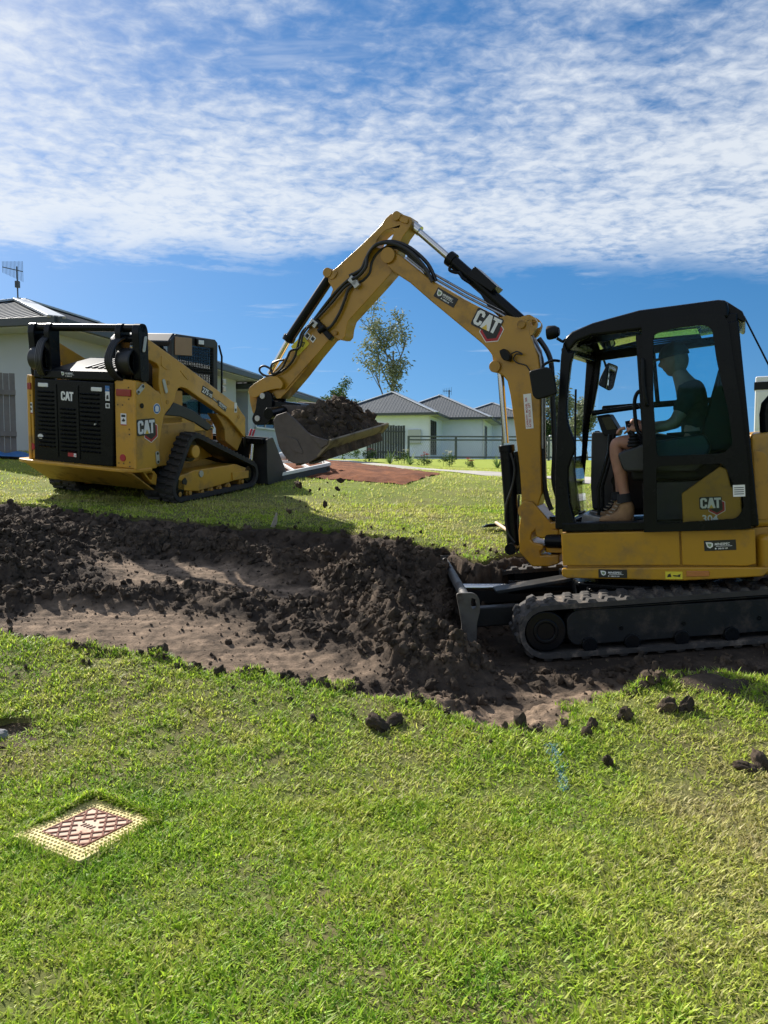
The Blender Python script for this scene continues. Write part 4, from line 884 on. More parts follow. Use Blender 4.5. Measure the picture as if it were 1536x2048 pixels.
def clump(name, base, kind, label, seed, h, flower=None, cat='plant'):
    rr = random.Random(seed); r = empty(name, base); tag(r, label, cat, None)
    mb = MB()
    if kind == 'strap':
        for k in range(26):
            a = rr.uniform(0,6.28); t = rr.uniform(.2,1.1); L = h*rr.uniform(.8,1.4); s_ = Vector((-math.sin(a), math.cos(a), 0))*.022; p = Vector((0,0,0)); d = Vector((math.cos(a)*math.sin(t), math.sin(a)*math.sin(t), math.cos(t))); V = []
            for j in range(4): w = s_*(1-(j/3)**2+.05); V += [p-w, p+w]; p = p+d*L/3; d = (d-Vector((0,0,.22))).normalized()
            mb.add(V, [(2*j,2*j+1,2*j+3,2*j+2) for j in range(3)])
        me = mb.mesh('leaves'); me.materials.append(strap)
    else:
        for k in range(16): a = rr.uniform(0,6.28); q = h*.55*rr.random()**.5; leaf_cluster(mb, rr, (q*math.cos(a)*1.2, q*math.sin(a), h*rr.uniform(.2,.8)), h*.22, 22, h*.16, h*.08, .1)
        me = mb.mesh('leaves'); me.materials.append(bushy)
    link(bpy.data.objects.new('leaves', me), r)
    if flower:
        for k in range(7):
            p = Vector((rr.uniform(-.4,.4)*h, rr.uniform(-.3,.3)*h, h*rr.uniform(.8,1.15))); fb_ = MB()
            for j in range(5): a = j*1.257; fb_.add([p, p+Vector((math.cos(a)*.05,math.sin(a)*.05,.015)), p+Vector((math.cos(a+.6)*.07,math.sin(a+.6)*.07,.03)), p+Vector((math.cos(a+1.2)*.05,math.sin(a+1.2)*.05,.015))], [(0,1,2,3)])
            me = fb_.mesh('flower'); me.materials.append(flower); link(bpy.data.objects.new('flower', me), r); MB().cyl((p.x,p.y,0),(p.x,p.y,p.z),.006,n=5).build('stem', strap, r)
redf, whitef, pinkf = mat('red_petal', (.55,.03,.05), .6), mat('white_petal', (.75,.72,.70), .6), mat('pink_petal', (.60,.16,.22), .6)
for i, (p, kind, h, fl, lab) in enumerate((
    ([(-1.322,30.0,1.657)][0],'bush',.55,None,'dark low bush under the raised bucket by the white wall'), ([(-0.525,27.0,1.501)][0],'bush',.45,pinkf,'flowering bush with pink blooms left of the dark fence'),
    ([(0.194,25.0,1.453)][0],'strap',.42,None,'spiky pale green strap leaf plant before the dark fence'), ([(0.616,25.0,1.469)][0],'bush',.42,whitef,'plant with white flowers at the end of the dark fence'),
    ([(0.809,24.0,1.424)][0],'strap',.36,None,'strap leaf plant below the white flowers'), ([(1.219,23.5,1.425)][0],'bush',.34,redf,'bush with bright red flower heads by the footpath'),
    ([(1.894,23.0,1.412)][0],'bush',.40,whitef,'leaning bush with pale flowers before the mesh fence'), ([(2.453,22.0,1.387)][0],'bush',.22,pinkf,'low sprawling plant with dull pink flowers along the footpath edge'), ([(3.091,21.0,1.392)][0],'strap',.30,None,'dark strap leaf plant just left of the boom cylinder'))):
    clump('garden_plant', (p[0],p[1],gz(p[0],p[1])), kind, lab, 50+i, h, fl)

# ================================================================ track loader
lo = empty('track_loader', (-3.637, 9.163, 1.065)); lo.rotation_mode = 'YXZ'; lo.rotation_euler = (R(4.82), R(4.5), R(-23.73))
tag(lo, 'yellow and black compact track loader seen from behind, parked on the lawn', 'track loader')
BL = basis
# chassis and rear
MB().prism([(-.80,.14),(.80,.14),(.80,1.15),(.55,1.9),(-.55,1.9),(-.80,1.15)], 2, .44, .95).prism([(-.79,.16),(.79,.16),(.79,.95),(-.79,.95)], 2, .94, 1.34).build('body', M['yellow_dirty_shaded'], lo, .015)
MB().prism([(0.02,.41),(.42,.17),(1.6,.17),(1.6,.42)], 0, -.52, .52).build('belly_plate', M['yellow_dirty_shaded'], lo, .012)
MB().prism(rpoly([(-1.00,.03),(-.86,-.03),(.70,-.03),(.83,.06),(.86,.32),(.62,.34),(-.62,.34),(-.98,.30)], .05), 2, .405, .448).build('rear_bumper', M['yellow'], lo, .012)
MB().prism([(.0,.404),(.03,.404),(.40,.17),(.36,.17)], 0, -.86, .80).build('rear_skirt', M['yellow_dirty_shaded'], lo, .006)
MB().prism([(0.185,0.413),(0.396,0.399),(0.448,0.341),(0.428,0.22),(0.334,0.259)], 0, .70, .80, [[(0.251,0.378),(0.353,0.383),(0.379,0.36),(0.36,0.292),(0.317,0.308)]]).build('tow_bracket', M['yellow'], lo, .006)
door = MB().prism([(-0.7,1.43),(0.523,1.419),(0.487,0.452),(-0.752,0.428)], 1, .055, .14).build('rear_door', M['black'], lo, .014)
for nm, x0, x1 in (('rear_post', -.845, -.765), ('rear_post', .515, .825)):
    MB().prism(rpoly([(x0,.45),(x1,.45),(x1,1.45),(x0,1.47)], .012), 1, .075, .16).build(nm, M['yellow'], lo, .014)
MB().prism([(0.069,1.445),(0.244,1.435),(0.495,1.299),(0.558,1.083),(0.496,0.853),(0.411,0.429),(0.056,0.44)], 0, .790, .830).build('side_panel', M['yellow'], lo, .012)
MB().prism([(-y, z) for y, z in []] or [(0.069,1.445),(0.244,1.435),(0.495,1.299),(0.558,1.083),(0.496,0.853),(0.411,0.429),(0.056,0.44)], 0, -.850, -.80).build('side_panel', M['yellow'], lo, .012)
# louvres in three columns
lv = MB().add([(-.5,0,-.012),(.5,0,-.012),(.5,-.022,.004),(-.5,-.022,.004),(.5,0,.014),(-.5,0,.014)], [(0,1,2,3),(3,2,4,5),(1,4,2),(0,3,5),(0,5,4,1)])
lme = lv.mesh('louvre'); lme.materials.append(M['black'])
for xc, w, z0, z1, n in ((-.53,.25,.62,1.27,14), (-.185,.225,.585,1.08,11), (.16,.28,.60,1.27,14)):
    for k in range(n):
        o = bpy.data.objects.new('louvre', lme); link(o, door); o.location = (xc, .0555, z0 + (z1-z0)*k/(n-1)); o.scale = (w, 1, 1)
for xc in (-.36, -.02): MB().box(xc-.014, xc+.014, .046, .056, .50, 1.37).build('door_rib', M['black'], door, .008)
for xc, z in ((-.56,1.355),(.27,1.335)): MB().box(xc-.08, xc+.08, .044, .058, z-.025, z+.022).build('rear_lamp', M['lamp'], door, .008)
emblem(door, BL((-.28,.053,1.185), (1,0,-.02), (0,0,1)), .105, False)
MB().lathe([(0,-.02),(.012,-.02),(.014,0),(0,0)], (.25,.05,.93), 12, 1).build('door_lock', M['zinc'], door)
sticker('warning_label', door, BL((-.20,.053,.525), (1,0,-.03), (0,0,1)), .135, .045, M['redp'], [('pictogram', M['white'], [(.7,.05),(.97,.05),(.97,.95),(.7,.95)]), ('pictogram_mark', M['blackp'], [(.78,.2),(.9,.2),(.86,.8)])])
sticker('service_label', door, BL((.40,.053,1.21), (1,0,0), (0,0,1)), .062, .17, M['white'], [('header', M['blue'], [(0,.62),(1,.62),(1,1),(0,1)]), ('pictogram', M['grey'], [(.2,.1),(.8,.1),(.7,.4),(.3,.35)]), ('stripe', M['white'], [(.1,.75),(.9,.75),(.9,.80),(.1,.80)])])
sticker('service_label', door, BL((.40,.053,1.125), (1,0,0), (0,0,1)), .06, .055, M['white'], [('print', M['grey'], [(.2,.2),(.8,.2),(.8,.8),(.2,.8)])])
MB().prism(circ((-.63,.735), .045, 12, .03), 1, .046, .058).build('vent_cap', M['white'], door, .004)
for x0, x1, z in ((-.838,-.775,1.335), (.545,.76,1.315)): MB().box(x0, x1, .060, .078, z-.045, z+.035).build('tail_lamp', M['tail'], lo, .008)
for x, z in ((.62,.565),(-.795,.60)): MB().cyl((x,.066,z),(x,.08,z),.042,n=20).build('reflector', M['redp'], lo, .003)
for x, z in ((.60,.94),(-.815,1.0)): sticker('hazard_label', lo, BL((x,.0735,z), (1,0,0), (0,0,1)), .082 if x > 0 else .045, .135, M['white'], [('band', M['redp'], [(0,.0),(1,.0),(1,.08),(0,.08)]), ('pictogram', M['blackp'], [(.15,.35),(.5,.6),(.85,.4),(.6,.3)]), ('print', M['grey'], [(.15,.7),(.85,.7),(.85,.9),(.15,.9)])])
for x, z in ((.56,1.17),(.63,1.17),(.72,1.24),(.72,1.37),(.72,.90),(.72,.84),(.56,.50),(.63,.50),(.72,.47),(.72,.52),(-.80,1.22),(-.80,.55)): MB().cyl((x,.070,z),(x,.082,z),.008,n=8).build('bolt_hole', M['blackp'], lo)
# side decals of the rear quarter
q = [(0.085,0.845),(0.325,0.844),(0.385,1.132),(0.073,1.357),(0.389,0.594),(0.158,1.17)]
emblem(lo, BL((.8305,*q[0]), (0,1,.03), (0,0,1)), .155)
pr = flat('ear_protection_sign', [circ((0,0), .062, 24)], M['white'], lo, BL((.8305,q[2][0]+.03,q[2][1]), (0,1,0), (0,0,1)), .001)
flat('blue_disc', [circ((0,0), .055, 24)], M['blue'], pr, BL((.8305,q[2][0]+.03,q[2][1]), (0,1,0), (0,0,1)), .0026)
flat('pictogram', [rpoly([(-.026,-.035),(.026,-.035),(.034,.01),(.02,.035),(-.02,.035),(-.034,.01)], .012)], M['white'], pr, BL((.8305,q[2][0]+.03,q[2][1]), (0,1,0), (0,0,1)), .0042)
for (y, z), a in zip([(0.138,1.357),(0.415,0.557)], (40, 95)):
    tp = MB().prism(rpoly([(y+.075*math.cos(R(a+s*180))+.03*math.cos(R(a+90*t)), z+.075*math.sin(R(a+s*180))+.03*math.sin(R(a+90*t))) for s, t in ((0,-1),(0,1),(1,1),(1,-1))], .03), 0, .83, .842).build('tie_down_plate', M['zinc'], lo, .004)
    for s in (-1, 1): MB().cyl((.841,y+s*.05*math.cos(R(a)),z+s*.05*math.sin(R(a))),(.846,y+s*.05*math.cos(R(a)),z+s*.05*math.sin(R(a))),.016,n=12).build('plate_hole', M['blackp'], tp)
MB().cyl((.828,*q[5]),(.838,*q[5]),.03,n=16).build('filler_cap', M['black'], lo)
# hood over the engine
hood = [(-0.72,1.482),(-0.706,1.526),(-0.43,1.554),(0.116,1.553),(0.379,1.516),(0.531,1.565),(0.552,1.522),(0.513,1.421),(-0.711,1.43)]
MB().prism([(-.72,1.432),(.54,1.43),(.56,1.50),(.54,1.545),(-.70,1.535)], 1, .05, .30).build('hood_front', M['black'], lo, .02)
MB().prism([(.10,1.52),(.10,1.545),(.75,1.70),(.95,1.70),(.95,1.40),(.3,1.40)], 0, -.50, .50).build('hood', M['blackmatt'], lo, .02)
for k in range(6): MB().beam((-.02+.095*k,.20,1.575), (-.02+.095*k,.74,1.705), .045, .022).build('hood_rib', M['grey'], lo, .008)
company_sign(lo, BL((-.28,.0495,1.455), (1,0,-.01), (0,0,1)), .25, .075, False)
# towers and cross tube
for s in (-1, 1):
    for x0, x1 in ((.515,.600), (.755,.860)):
        a, b = (x0, x1) if s > 0 else (-x1+.035, -x0+.035)
        t = .085 if x0 < .6 else .10
        mb = MB().prism(rpoly([(.12,1.44),(.26,1.44),(.26,1.60),(.25,1.82),(.255,2.00),(.22,2.085),(.12,2.085),(.085,2.00),(.10,1.82),(.11,1.60)], .05), 0, (a+b)/2-t/2 if x0 < .6 else (b-t if s > 0 else a), (a+b)/2+t/2 if x0 < .6 else (b if s > 0 else a+t))
        mb.build('tower_plate', M['black'], lo, .008)
    xm = .68*s + (.018 if s < 0 else 0)
    MB().ring((xm-.10,.16,1.66),(xm+.10,.16,1.66),.155,.125,28).build('hose_reel', M['hose'], lo, .015)
    for k in range(4): MB().tube(catmull([(xm-.13*s+.025*k*s,.22,1.95),(xm-.16*s+.025*k*s,.04,1.86),(xm-.18*s+.025*k*s,-.04,1.66),(xm-.15*s+.025*k*s,.02,1.50),(xm-.10*s+.025*k*s,.16,1.42)],5), .017).build('hose', M['hose'], lo)
    MB().cyl((xm-.16,.20,1.92),(xm+.16,.20,1.92),.045,n=16).build('pivot_pin', M['black'], lo, .004)
    MB().tube([(xm-.02,.24,1.74),(xm-.02,.30,1.30)], .05, 12).build('lift_strut', M['black'], lo)
MB().cyl((-.86,.17,2.035),(.86,.17,2.035),.046,n=24).build('cross_tube', M['black'], lo, .004)
for p in [(0.174,1.87),(0.168,1.751)][:1]:
    tp = MB().prism(rpoly([(p[0]-.035,p[1]-.10),(p[0]+.01,p[1]-.10),(p[0]+.05,p[1]+.08),(p[0]+.005,p[1]+.08)], .02), 0, .862, .874).build('tie_down_plate', M['zinc'], lo, .004)
# lift arms
arm = [(0.249,1.963),(0.273,1.95),(1.0,1.645),(1.497,1.424),(1.978,1.214),(2.09,1.177),(2.185,1.082),(2.316,0.978),(2.319,0.697),(2.266,0.711),(2.098,0.843),(1.889,0.985),(1.582,1.119),(1.251,1.258),(1.016,1.363),(0.922,1.38),(0.856,1.37),(0.813,1.321),(0.781,1.227),(0.698,1.134),(0.571,1.044),(0.542,1.194),(0.514,1.321),(0.49,1.423),(0.502,1.604),(0.468,1.648),(0.244,1.717)]
foot = [(1.68,1.045),(1.901,0.996),(2.161,0.838),(2.33,0.705),(2.195,0.507),(2.148,0.533),(1.903,0.663),(1.884,0.823),(1.812,0.918)]
for s in (-1, 1):
    am = MB().prism(arm, 0, .70*s, .80*s).build('lift_arm', M['yellow'], lo, .012)
    MB().prism(foot, 0, .60*s, .75*s).build('arm_foot', M['yellow_dirty_shaded'], am, .012)  # the inner foot's shade is put into this browner yellow
    for pp in ([(0.539,1.752),(0.599,1.738),(0.723,1.668),(0.713,1.593),(0.632,1.585),(0.537,1.628)], [(0.877,1.586),(0.924,1.587),(1.056,1.507),(1.065,1.477),(1.017,1.477)]):
        MB().prism(rpoly(pp, .02), 0, .798*s, .807*s).build('arm_boss', M['yellow'], am, .006)
    for p in [(0.666,1.434),(0.645,1.205),(2.143,0.989),(0.32,1.819)]: MB().cyl((.79*s,*p),(.806*s,*p),.028,n=16).build('arm_pin', M['orange'] if s > 9 else M['yellow_dirty_shaded'], am, .003)
    MB().cyl((.62*s,*[(0.901,1.098)][0]),(.62*s,*[(1.572,0.918)][0]),.062,n=18).build('lift_cylinder', M['grey'], lo, .005)
    MB().cyl((.62*s,*[(1.572,0.918)][0]),(.62*s,*[(1.776,0.839)][0]),.03).build('lift_cylinder_rod', M['chrome'], lo)
    MB().prism([(0.598,1.049),(0.771,1.203),(0.901,1.166),(1.17,1.089),(1.55,0.884),(1.455,0.824),(1.17,0.942),(0.899,1.023)], 0, .66*s, .80*s).build('fender', M['grey'], lo, .012)
    MB().prism([(0.571,1.026),(0.9,1.029),(1.17,0.942),(1.434,0.825),(0.568,0.846)], 0, .58*s, .79*s).build('track_cover', M['yellow'], lo, .010)
tpq = [(0.591,1.392),(2.067,1.111)]
MB().prism(rpoly([(tpq[0][0]-.05,tpq[0][1]+.08),(tpq[0][0]+.0,tpq[0][1]+.09),(tpq[0][0]+.06,tpq[0][1]-.07),(tpq[0][0]+.01,tpq[0][1]-.09)], .025), 0, .80, .812).build('tie_down_plate', M['zinc'], lo, .004)
sticker('label', lo, BL((.8005,tpq[1][0]-.03,tpq[1][1]-.06), (0,1,0), (0,0,1)), .06, .13, M['white'], [('print', M['grey'], [(.2,.1),(.8,.1),(.8,.4),(.2,.4)])])
q = [(1.301,1.321),(1.497,1.246),(1.528,1.253),(1.799,1.115)]
nb = flat('model_badge', [[(0,0),(.235,0),(.235,.095),(0,.095)]], M['blackp'], lo, BL((.8005,*q[0]), (0,q[1][0]-q[0][0],q[1][1]-q[0][1]), (0,.3,1)), .001)
text('lettering', '275', .066, M['white'], nb, BL((.8005,*q[0]), (0,q[1][0]-q[0][0],q[1][1]-q[0][1]), (0,.3,1)), (.012,.016,.004), .04)
text('lettering', 'XE', .04, M['white'], nb, BL((.8005,*q[0]), (0,q[1][0]-q[0][0],q[1][1]-q[0][1]), (0,.3,1)), (.165,.016,.004), .04)
mb_ = BL((.8005,q[2][0],q[2][1]-.035), (0,q[3][0]-q[2][0],q[3][1]-q[2][1]), (0,.3,1))
st = flat('company_sticker', [[(0,.02),(.14,.02),(.14,0),(.34,0),(.34,.07),(.12,.07),(.12,.05),(0,.05)]], M['blackp'], lo, mb_, .001)
text('lettering', 'MINESPEC', .030, M['white'], st, mb_, (.155,.034,.004), .03, stretch=1.0); text('lettering', '0488 001 349', .016, M['white'], st, mb_, (.165,.010,.004), .03); text('lettering', 'MINESPEC', .013, M['white'], st, mb_, (.015,.028,.004), .03)
# cab
cb = MB()
x0, x1, y0, y1, zt = -.47, .47, 1.10, 2.08, 2.02
for x in (x0, x1):
    cb.prism([(y0,1.25),(y0+.13,1.25),(y0+.13,zt-.10),(y1-.10,zt-.12),(y1-.10,1.2),(y1,1.2),(y1,zt-.04),(y1-.06,zt),(y0+.10,zt+.02),(y0,zt-.06)], 0, x-.03, x+.03)
cb.prism([(y0-.02,zt-.08),(y0+.08,zt+.025),(y1-.1,zt+.005),(y1+.03,zt-.04),(y1+.03,zt-.10),(y0,zt-.14)], 0, x0, x1).box(x0, x1, y0, y0+.10, 1.25, 1.45).build('cab_frame', M['grey'], lo, .015)
cs_ = [(1.295,1.882),(1.565,1.909),(1.595,1.93),(1.891,1.888),(1.978,1.821),(1.99,1.375),(1.293,1.655)]
mesh_ = MB(); ys = np.arange(y0+.14, y1-.10, .036); zs = np.arange(1.30, zt-.12, .036)
for y in ys: mesh_.beam((x1+.012,y,1.28),(x1+.012,y,zt-.12),.006,.006)
for z in zs: mesh_.beam((x1+.016,y0+.13,z),(x1+.016,y1-.10,z),.006,.006)
mesh_.build('side_screen', M['blackmatt'], lo)
mesh2 = MB()
for y in ys: mesh2.beam((x0-.012,y,1.28),(x0-.012,y,zt-.12),.006,.006)
for z in zs: mesh2.beam((x0-.016,y0+.13,z),(x0-.016,y1-.10,z),.006,.006)
mesh2.build('side_screen', M['blackmatt'], lo)
for x in (x0, x1): MB().box(x-.004, x+.002, y0+.12, y1-.09, 1.27, zt-.11).build('side_window', M['darkglass'], lo, smooth=0)
MB().box(x0+.04, x1-.04, y1-.03, y1-.024, 1.0, zt-.1).build('front_door_pane', M['darkglass'], lo, smooth=0)
MB().box(x0+.05, x1-.05, y0+.02, y0+.026, 1.45, zt-.13).build('rear_window', M['darkglass'], lo, smooth=0)
MB().box(x1+.032, x1+.042, y0+.06, y0+.40, zt-.24, zt-.015).build('tan_plate', mat('tan_plate', (.33,.215,.125), .6, var=.08), lo, .004)
rl = MB().box(x1+.03, x1+.07, y0+.47, y0+.64, zt-.105, zt-.01).build('roof_lamp', M['black'], lo, .01); MB().box(x1+.068, x1+.076, y0+.50, y0+.61, zt-.085, zt-.03).build('lamp_lens', M['lamp'], rl, .004)
MB().box(-.25,.25,1.35,1.75,1.0,1.15).box(-.25,.25,1.3,1.45,1.1,1.75).build('seat', M['blackmatt'], lo, .03)
MB().tube([(.50,2.10,1.95),(.52,2.14,1.80),(.52,2.14,1.30)], .014).build('grab_rail', M['black'], lo)
for z in (1.32, 1.42): MB().box(.49,.53,2.16,2.24,z,z+.07).build('coupler_block', M['zinc'], lo, .01)
# tracks: raised drive sprocket, two idlers, rollers
LDLOOP = loop_path([(.655,.175,.165), (2.17,.205,.175), (.955,.615,.205)], .03)
l_lug = lug_mesh('lug', .45, M['rubber'], .022, .05)
for s in (-1, 1):
    xa, xb = (.55, 1.0) if s > 0 else (-1.0, -.55)
    tr = belt(LDLOOP, xa, xb, .05, 100).build('track', M['rubber'], lo, smooth=30); put_lugs(tr, LDLOOP, 52, (xa+xb)/2, l_lug)
    xo = .955*s
    tf = MB().prism([(0.649,0.327),(0.789,0.338),(0.943,0.366),(1.223,0.366),(1.562,0.368),(1.842,0.374),(2.101,0.299),(2.158,0.242),(2.144,0.154),(1.787,0.143),(1.433,0.116),(1.021,0.093),(0.629,0.15)], 0, xo, .62*s).build('track_frame', M['yellow'], lo, .012)
    MB().prism(rpoly([(1.752,0.266),(2.15,0.256),(2.144,0.154),(1.764,0.159)], .01), 0, xo, xo+.015*s).build('idler_cover', M['yellow'], tf, .005)
    MB().prism(circ([(1.085,0.31)][0], .045, 8), 0, xo-.01*s, xo+.015*s).build('frame_boss', M['zinc'], tf, .005)
    MB().prism(rpoly([(0.713,0.267),(0.77,0.298),(0.808,0.245),(0.788,0.199),(0.713,0.225)], .01), 0, xo-.01*s, xo+.008*s).build('frame_slot', M['blackp'], tf)
    for p in [(0.678,0.096),(0.877,0.088),(1.124,0.071),(1.32,0.071),(1.508,0.073),(1.707,0.078),(2.023,0.111)]:
        MB().cyl((xo-.02*s,*p),(.66*s,*p),.060,n=18).cyl((xo+.005*s,*p),(xo-.05*s,*p),.030,n=14).build('roller', M['yellow_dirty_shaded'], lo, .006)
    MB().cyl((.90*s,.955,.615),(.66*s,.955,.615),.145,n=24).build('sprocket', M['black'], lo, .008); MB().cyl((.985*s,.955,.60),(.80*s,.955,.60),.082,n=26).build('drive_hub', M['yellow'], lo, .012)
    MB().cyl((xo,2.17,.205),(.62*s,2.17,.205),.12,n=24).build('idler', M['black'], lo, .008); MB().cyl((xo,.655,.175),(.62*s,.655,.175),.11,n=24).build('idler', M['black'], lo, .008)
    MB().prism([(.80,.28),(1.05,.28),(1.95,.34),(1.1,.56),(.85,.56)], 0, .60*s, .70*s).build('drive_support', M['yellow_dirty_shaded'], lo, .01)
# bucket on the front
bp2 = [(2.52,.70),(2.50,.03),(3.10,.03),(3.09,.055),(2.72,.10),(2.58,.24),(2.55,.70)]
b2 = MB().prism(bp2, 0, -1.04, 1.04).build('bucket', M['grey'], lo, .006)
for x in (-1.06, 1.04): MB().prism(rpoly([(2.46,.68),(2.62,.70),(3.10,.05),(3.0,.025),(2.50,.025),(2.47,.30)], .03), 0, x, x+.022).build('side_plate', M['grey'], b2, .005)
MB().box(-1.0,1.0,2.44,2.50,.60,.68).build('top_rail', M['black'], b2, .008)
MB().cyl((.86,2.35,.30),(.86,2.40,.60),.03).build('coupler_cylinder', M['chrome'], lo); MB().box(-.6,.6,2.25,2.44,.15,.62).build('quick_coupler', M['black'], lo, .02)
for k in range(3): MB().tube(catmull([(.55+.07*k,2.0,.9),(.60+.07*k,2.2,.95),(.62+.07*k,2.35,.75),(.6+.06*k,2.4,.55)],5), .016).build('hose', M['hose'], lo)

# ================================================================ excavator
UPY = R(-25)
ex = empty('excavator', (2.2, 6.3, .21)); ex.rotation_mode = 'YXZ'; ex.rotation_euler = (R(-4.2), R(-1), R(90))
tag(ex, 'yellow mini excavator with black cab, arm raised and bucket full of soil', 'excavator')
RU = Matrix.Rotation(UPY, 4, 'Z')
e_lug = lug_mesh('lug', .34, M['rubber_dusty'], .020, .070)
EXLOOP = loop_path([(-1.02, .215, .19), (1.05, .215, .19)])
for side in (-1, 1):
    x0, x1 = (-.97, -.63) if side < 0 else (.63, .97)
    tr = belt(EXLOOP, x0, x1, .035).build('track', M['rubber_dusty'], ex, smooth=30)
    put_lugs(tr, EXLOOP, 40, (x0+x1)/2, e_lug)
    xo = x0 + .03 if side < 0 else x1 - .03
    f = MB().prism(rpoly([(-.92,.10),(.86,.10),(.90,.16),(.90,.30),(.84,.35),(-.90,.33)], .04), 0, xo, xo - side*.10)
    f.box(xo if side < 0 else xo-.10, xo+.10 if side < 0 else xo, -.9, .85, .345, .36)
    fr = f.build('track_frame', M['muddy'], ex, .01)
    for y in (-.6, -.25, .1, .45, .75): MB().cyl((xo-.02*(-side), y, .10), (xo-side*.2, y, .10), .055, n=16).build('roller', M['black'], fr, .006)
    for y in (-.45, .08, .52): MB().cyl((xo+side*.004, y, .20), (xo-side*.02, y, .20), .016, n=10).build('bolt', M['black'], fr)
    idl = MB().cyl((xo, 1.05, .215), (xo-side*.22, 1.05, .215), .145, n=28).ring((xo+side*.01, 1.05, .215), (xo-side*.02, 1.05, .215), .09, .06).build('idler', M['black'], ex, .01)
    MB().cyl((xo, -1.02, .215), (xo-side*.22, -1.02, .215), .145, n=24).cyl((xo+side*.012, -1.02, .215), (xo-side*.02, -1.02, .215), .08).build('sprocket', M['black'], ex, .01)
c = MB().box(-.62, .62, -.55, .60, .16, .40).prism([(-.64,-.25),(-.3,-.6),(.3,-.6),(.64,-.25),(.64,.25),(.3,.65),(-.3,.65),(-.64,.25)], 2, .30, .43)
c.build('car_body', M['black'], ex, .02)
for s in (-1, 1): MB().box(s*.66-.02, s*.66+.02, -.98, 1.0, .065, .385).build('added_slit_plate', M['black'], ex, .01)  # added black plates that darken the bright slit between frame and belt
MB().cyl((0,0,.42), (0,0,.505), .42, n=40).build('slew_ring', M['black'], ex, .008)
# --- dozer blade
BY = 1.62
prof = [(BY-.02,.56),(BY-.055,.50),(BY-.085,.40),(BY-.09,.30),(BY-.07,.20),(BY-.02,.10),(BY+.05,.04),(BY+.07,.05),(BY,.13),(BY-.045,.22),(BY-.062,.30),(BY-.055,.40),(BY-.03,.48),(BY+.01,.55)]
bmat_ = mat('worn_blade_steel', (.085,.080,.075), .55, metal=.4, var=.2, dirt=(.06,.045,.035), dirt_amt=.85, dscale=7)
sq = lambda P: [(y, .05+(z-.05)*.86) for y, z in P]
prof = sq(prof)
endp = rpoly([(BY+.045,.62),(BY-.075,.615),(BY-.115,.57),(BY-.115,.47),(BY-.085,.36),(BY-.07,.12),(BY-.03,.10),(BY+.09,.09),(BY+.035,.24),(BY+.02,.36)], .025)
bl = MB().prism(prof, 0, -.955, .955).build('blade', M['muddy'], ex, .006)
MB().cyl((-.955,BY-.03,.485),(.955,BY-.03,.485),.034,n=14).build('top_pipe', bmat_, bl)
hole_ = rpoly([(BY-.055,.575),(BY-.09,.56),(BY-.09,.49),(BY-.055,.48)], .012)
for x in (-.985, .957): MB().prism(sq(endp), 0, x, x+.028, [sq(hole_)]).build('end_plate', bmat_, bl, .005)
MB().box(-.95,.95,BY+.03,BY+.075,.035,.075).build('cutting_edge', M['steel'], bl, .006)
for s in (-1, 1): MB().beam((s*.42,.55,.24), (s*.42,BY-.06,.24), .10, .15).build('blade_arm', M['muddy'], ex, .012)
MB().cyl((0,.62,.34),(0,1.15,.37),.055).build('blade_cylinder', M['black'], ex); MB().cyl((0,1.15,.37),(0,BY-.08,.40),.028).build('blade_cylinder_rod', M['chrome'], ex)
MB().beam((-.25,.70,.46),(-.25,1.30,.40),.20,.03).build('blade_guard', M['muddy'], ex, .008)
# --- upper body
body_plan = [(-.735,.50),(.10,.56),(.62,.50),(.735,.38),(.735,-.60),(.66,-.86),(.46,-1.04),(.2,-1.13),(-.2,-1.13),(-.46,-1.04),(-.66,-.88),(-.735,-.66)]
MB().prism(body_plan, 2, .508, .845).build('body', M['yellow_dirty_shaded'], ex, .012, up=UPY)
MB().prism([(-.752,.525),(-.735,.50),(-.2,.55),(-.2,.57),(-.735,.53)], 2, .59, .838).build('front_corner_panel', M['yellow_ex'], ex, .006, up=UPY)
MB().prism([(.528,.592),(-.312,.592),(-.312,.842),(.528,.842)], 0, -.756, -.730).build('side_panel', M['yellow_ex'], ex, .008, up=UPY)
MB().prism([(-.322,.592),(-.74,.585),(-.80,.60),(-.80,.842),(-.322,.842)], 0, -.754, -.730).build('rear_side_panel', M['yellow_ex'], ex, .008, up=UPY)
sk = [(.535,.575),(.535,.515),(.50,.500),(-.30,.484),(-.34,.484),(-.84,.515),(-.88,.55),(-.88,.58),(-.312,.582)]
MB().prism(sk, 0, -.775, -.728).build('side_skirt', M['yellow_ex'], ex, .012, up=UPY)
MB().prism([(-.72,-.79),(-.66,-.90),(-.46,-1.06),(-.2,-1.15),(.2,-1.15),(.46,-1.06),(.66,-.90),(.73,-.66),(.735,-.2),(.3,-.2),(.28,-.80)], 2, .845, 1.495).build('engine_hood', M['yellow_ex'], ex, .035, up=UPY, seg=3)
MB().prism(rpoly([(-.70,-.80),(-.765,-.86),(-.70,-1.0),(-.48,-1.15),(-.2,-1.23),(.2,-1.23),(.48,-1.15),(.70,-1.0),(.755,-.86),(.70,-.6),(0,-.7)], .05), 2, .55, .80).build('counterweight', M['yellow_ex'], ex, .04, up=UPY, seg=3)
MB().prism(rpoly([(-.805,.90),(-.895,.90),(-.89,1.36),(-.805,1.38)], .03), 0, -.712, -.690).build('hood_recess', M['yellow_dirty_shaded'], ex, .006, up=UPY)
MB().tube([(-.42,-.90,1.49),(-.42,-.90,1.62),(-.42,-.91,1.68),(-.42,-.98,1.76)], .045, 14).build('exhaust', M['black'], ex, up=UPY)
MB().prism(rpoly([(.45,.62),(-.45,.60),(-.40,-.60),(.40,-.60)], .1), 2, .845, .862).build('deck_plate', M['black'], ex, up=UPY)
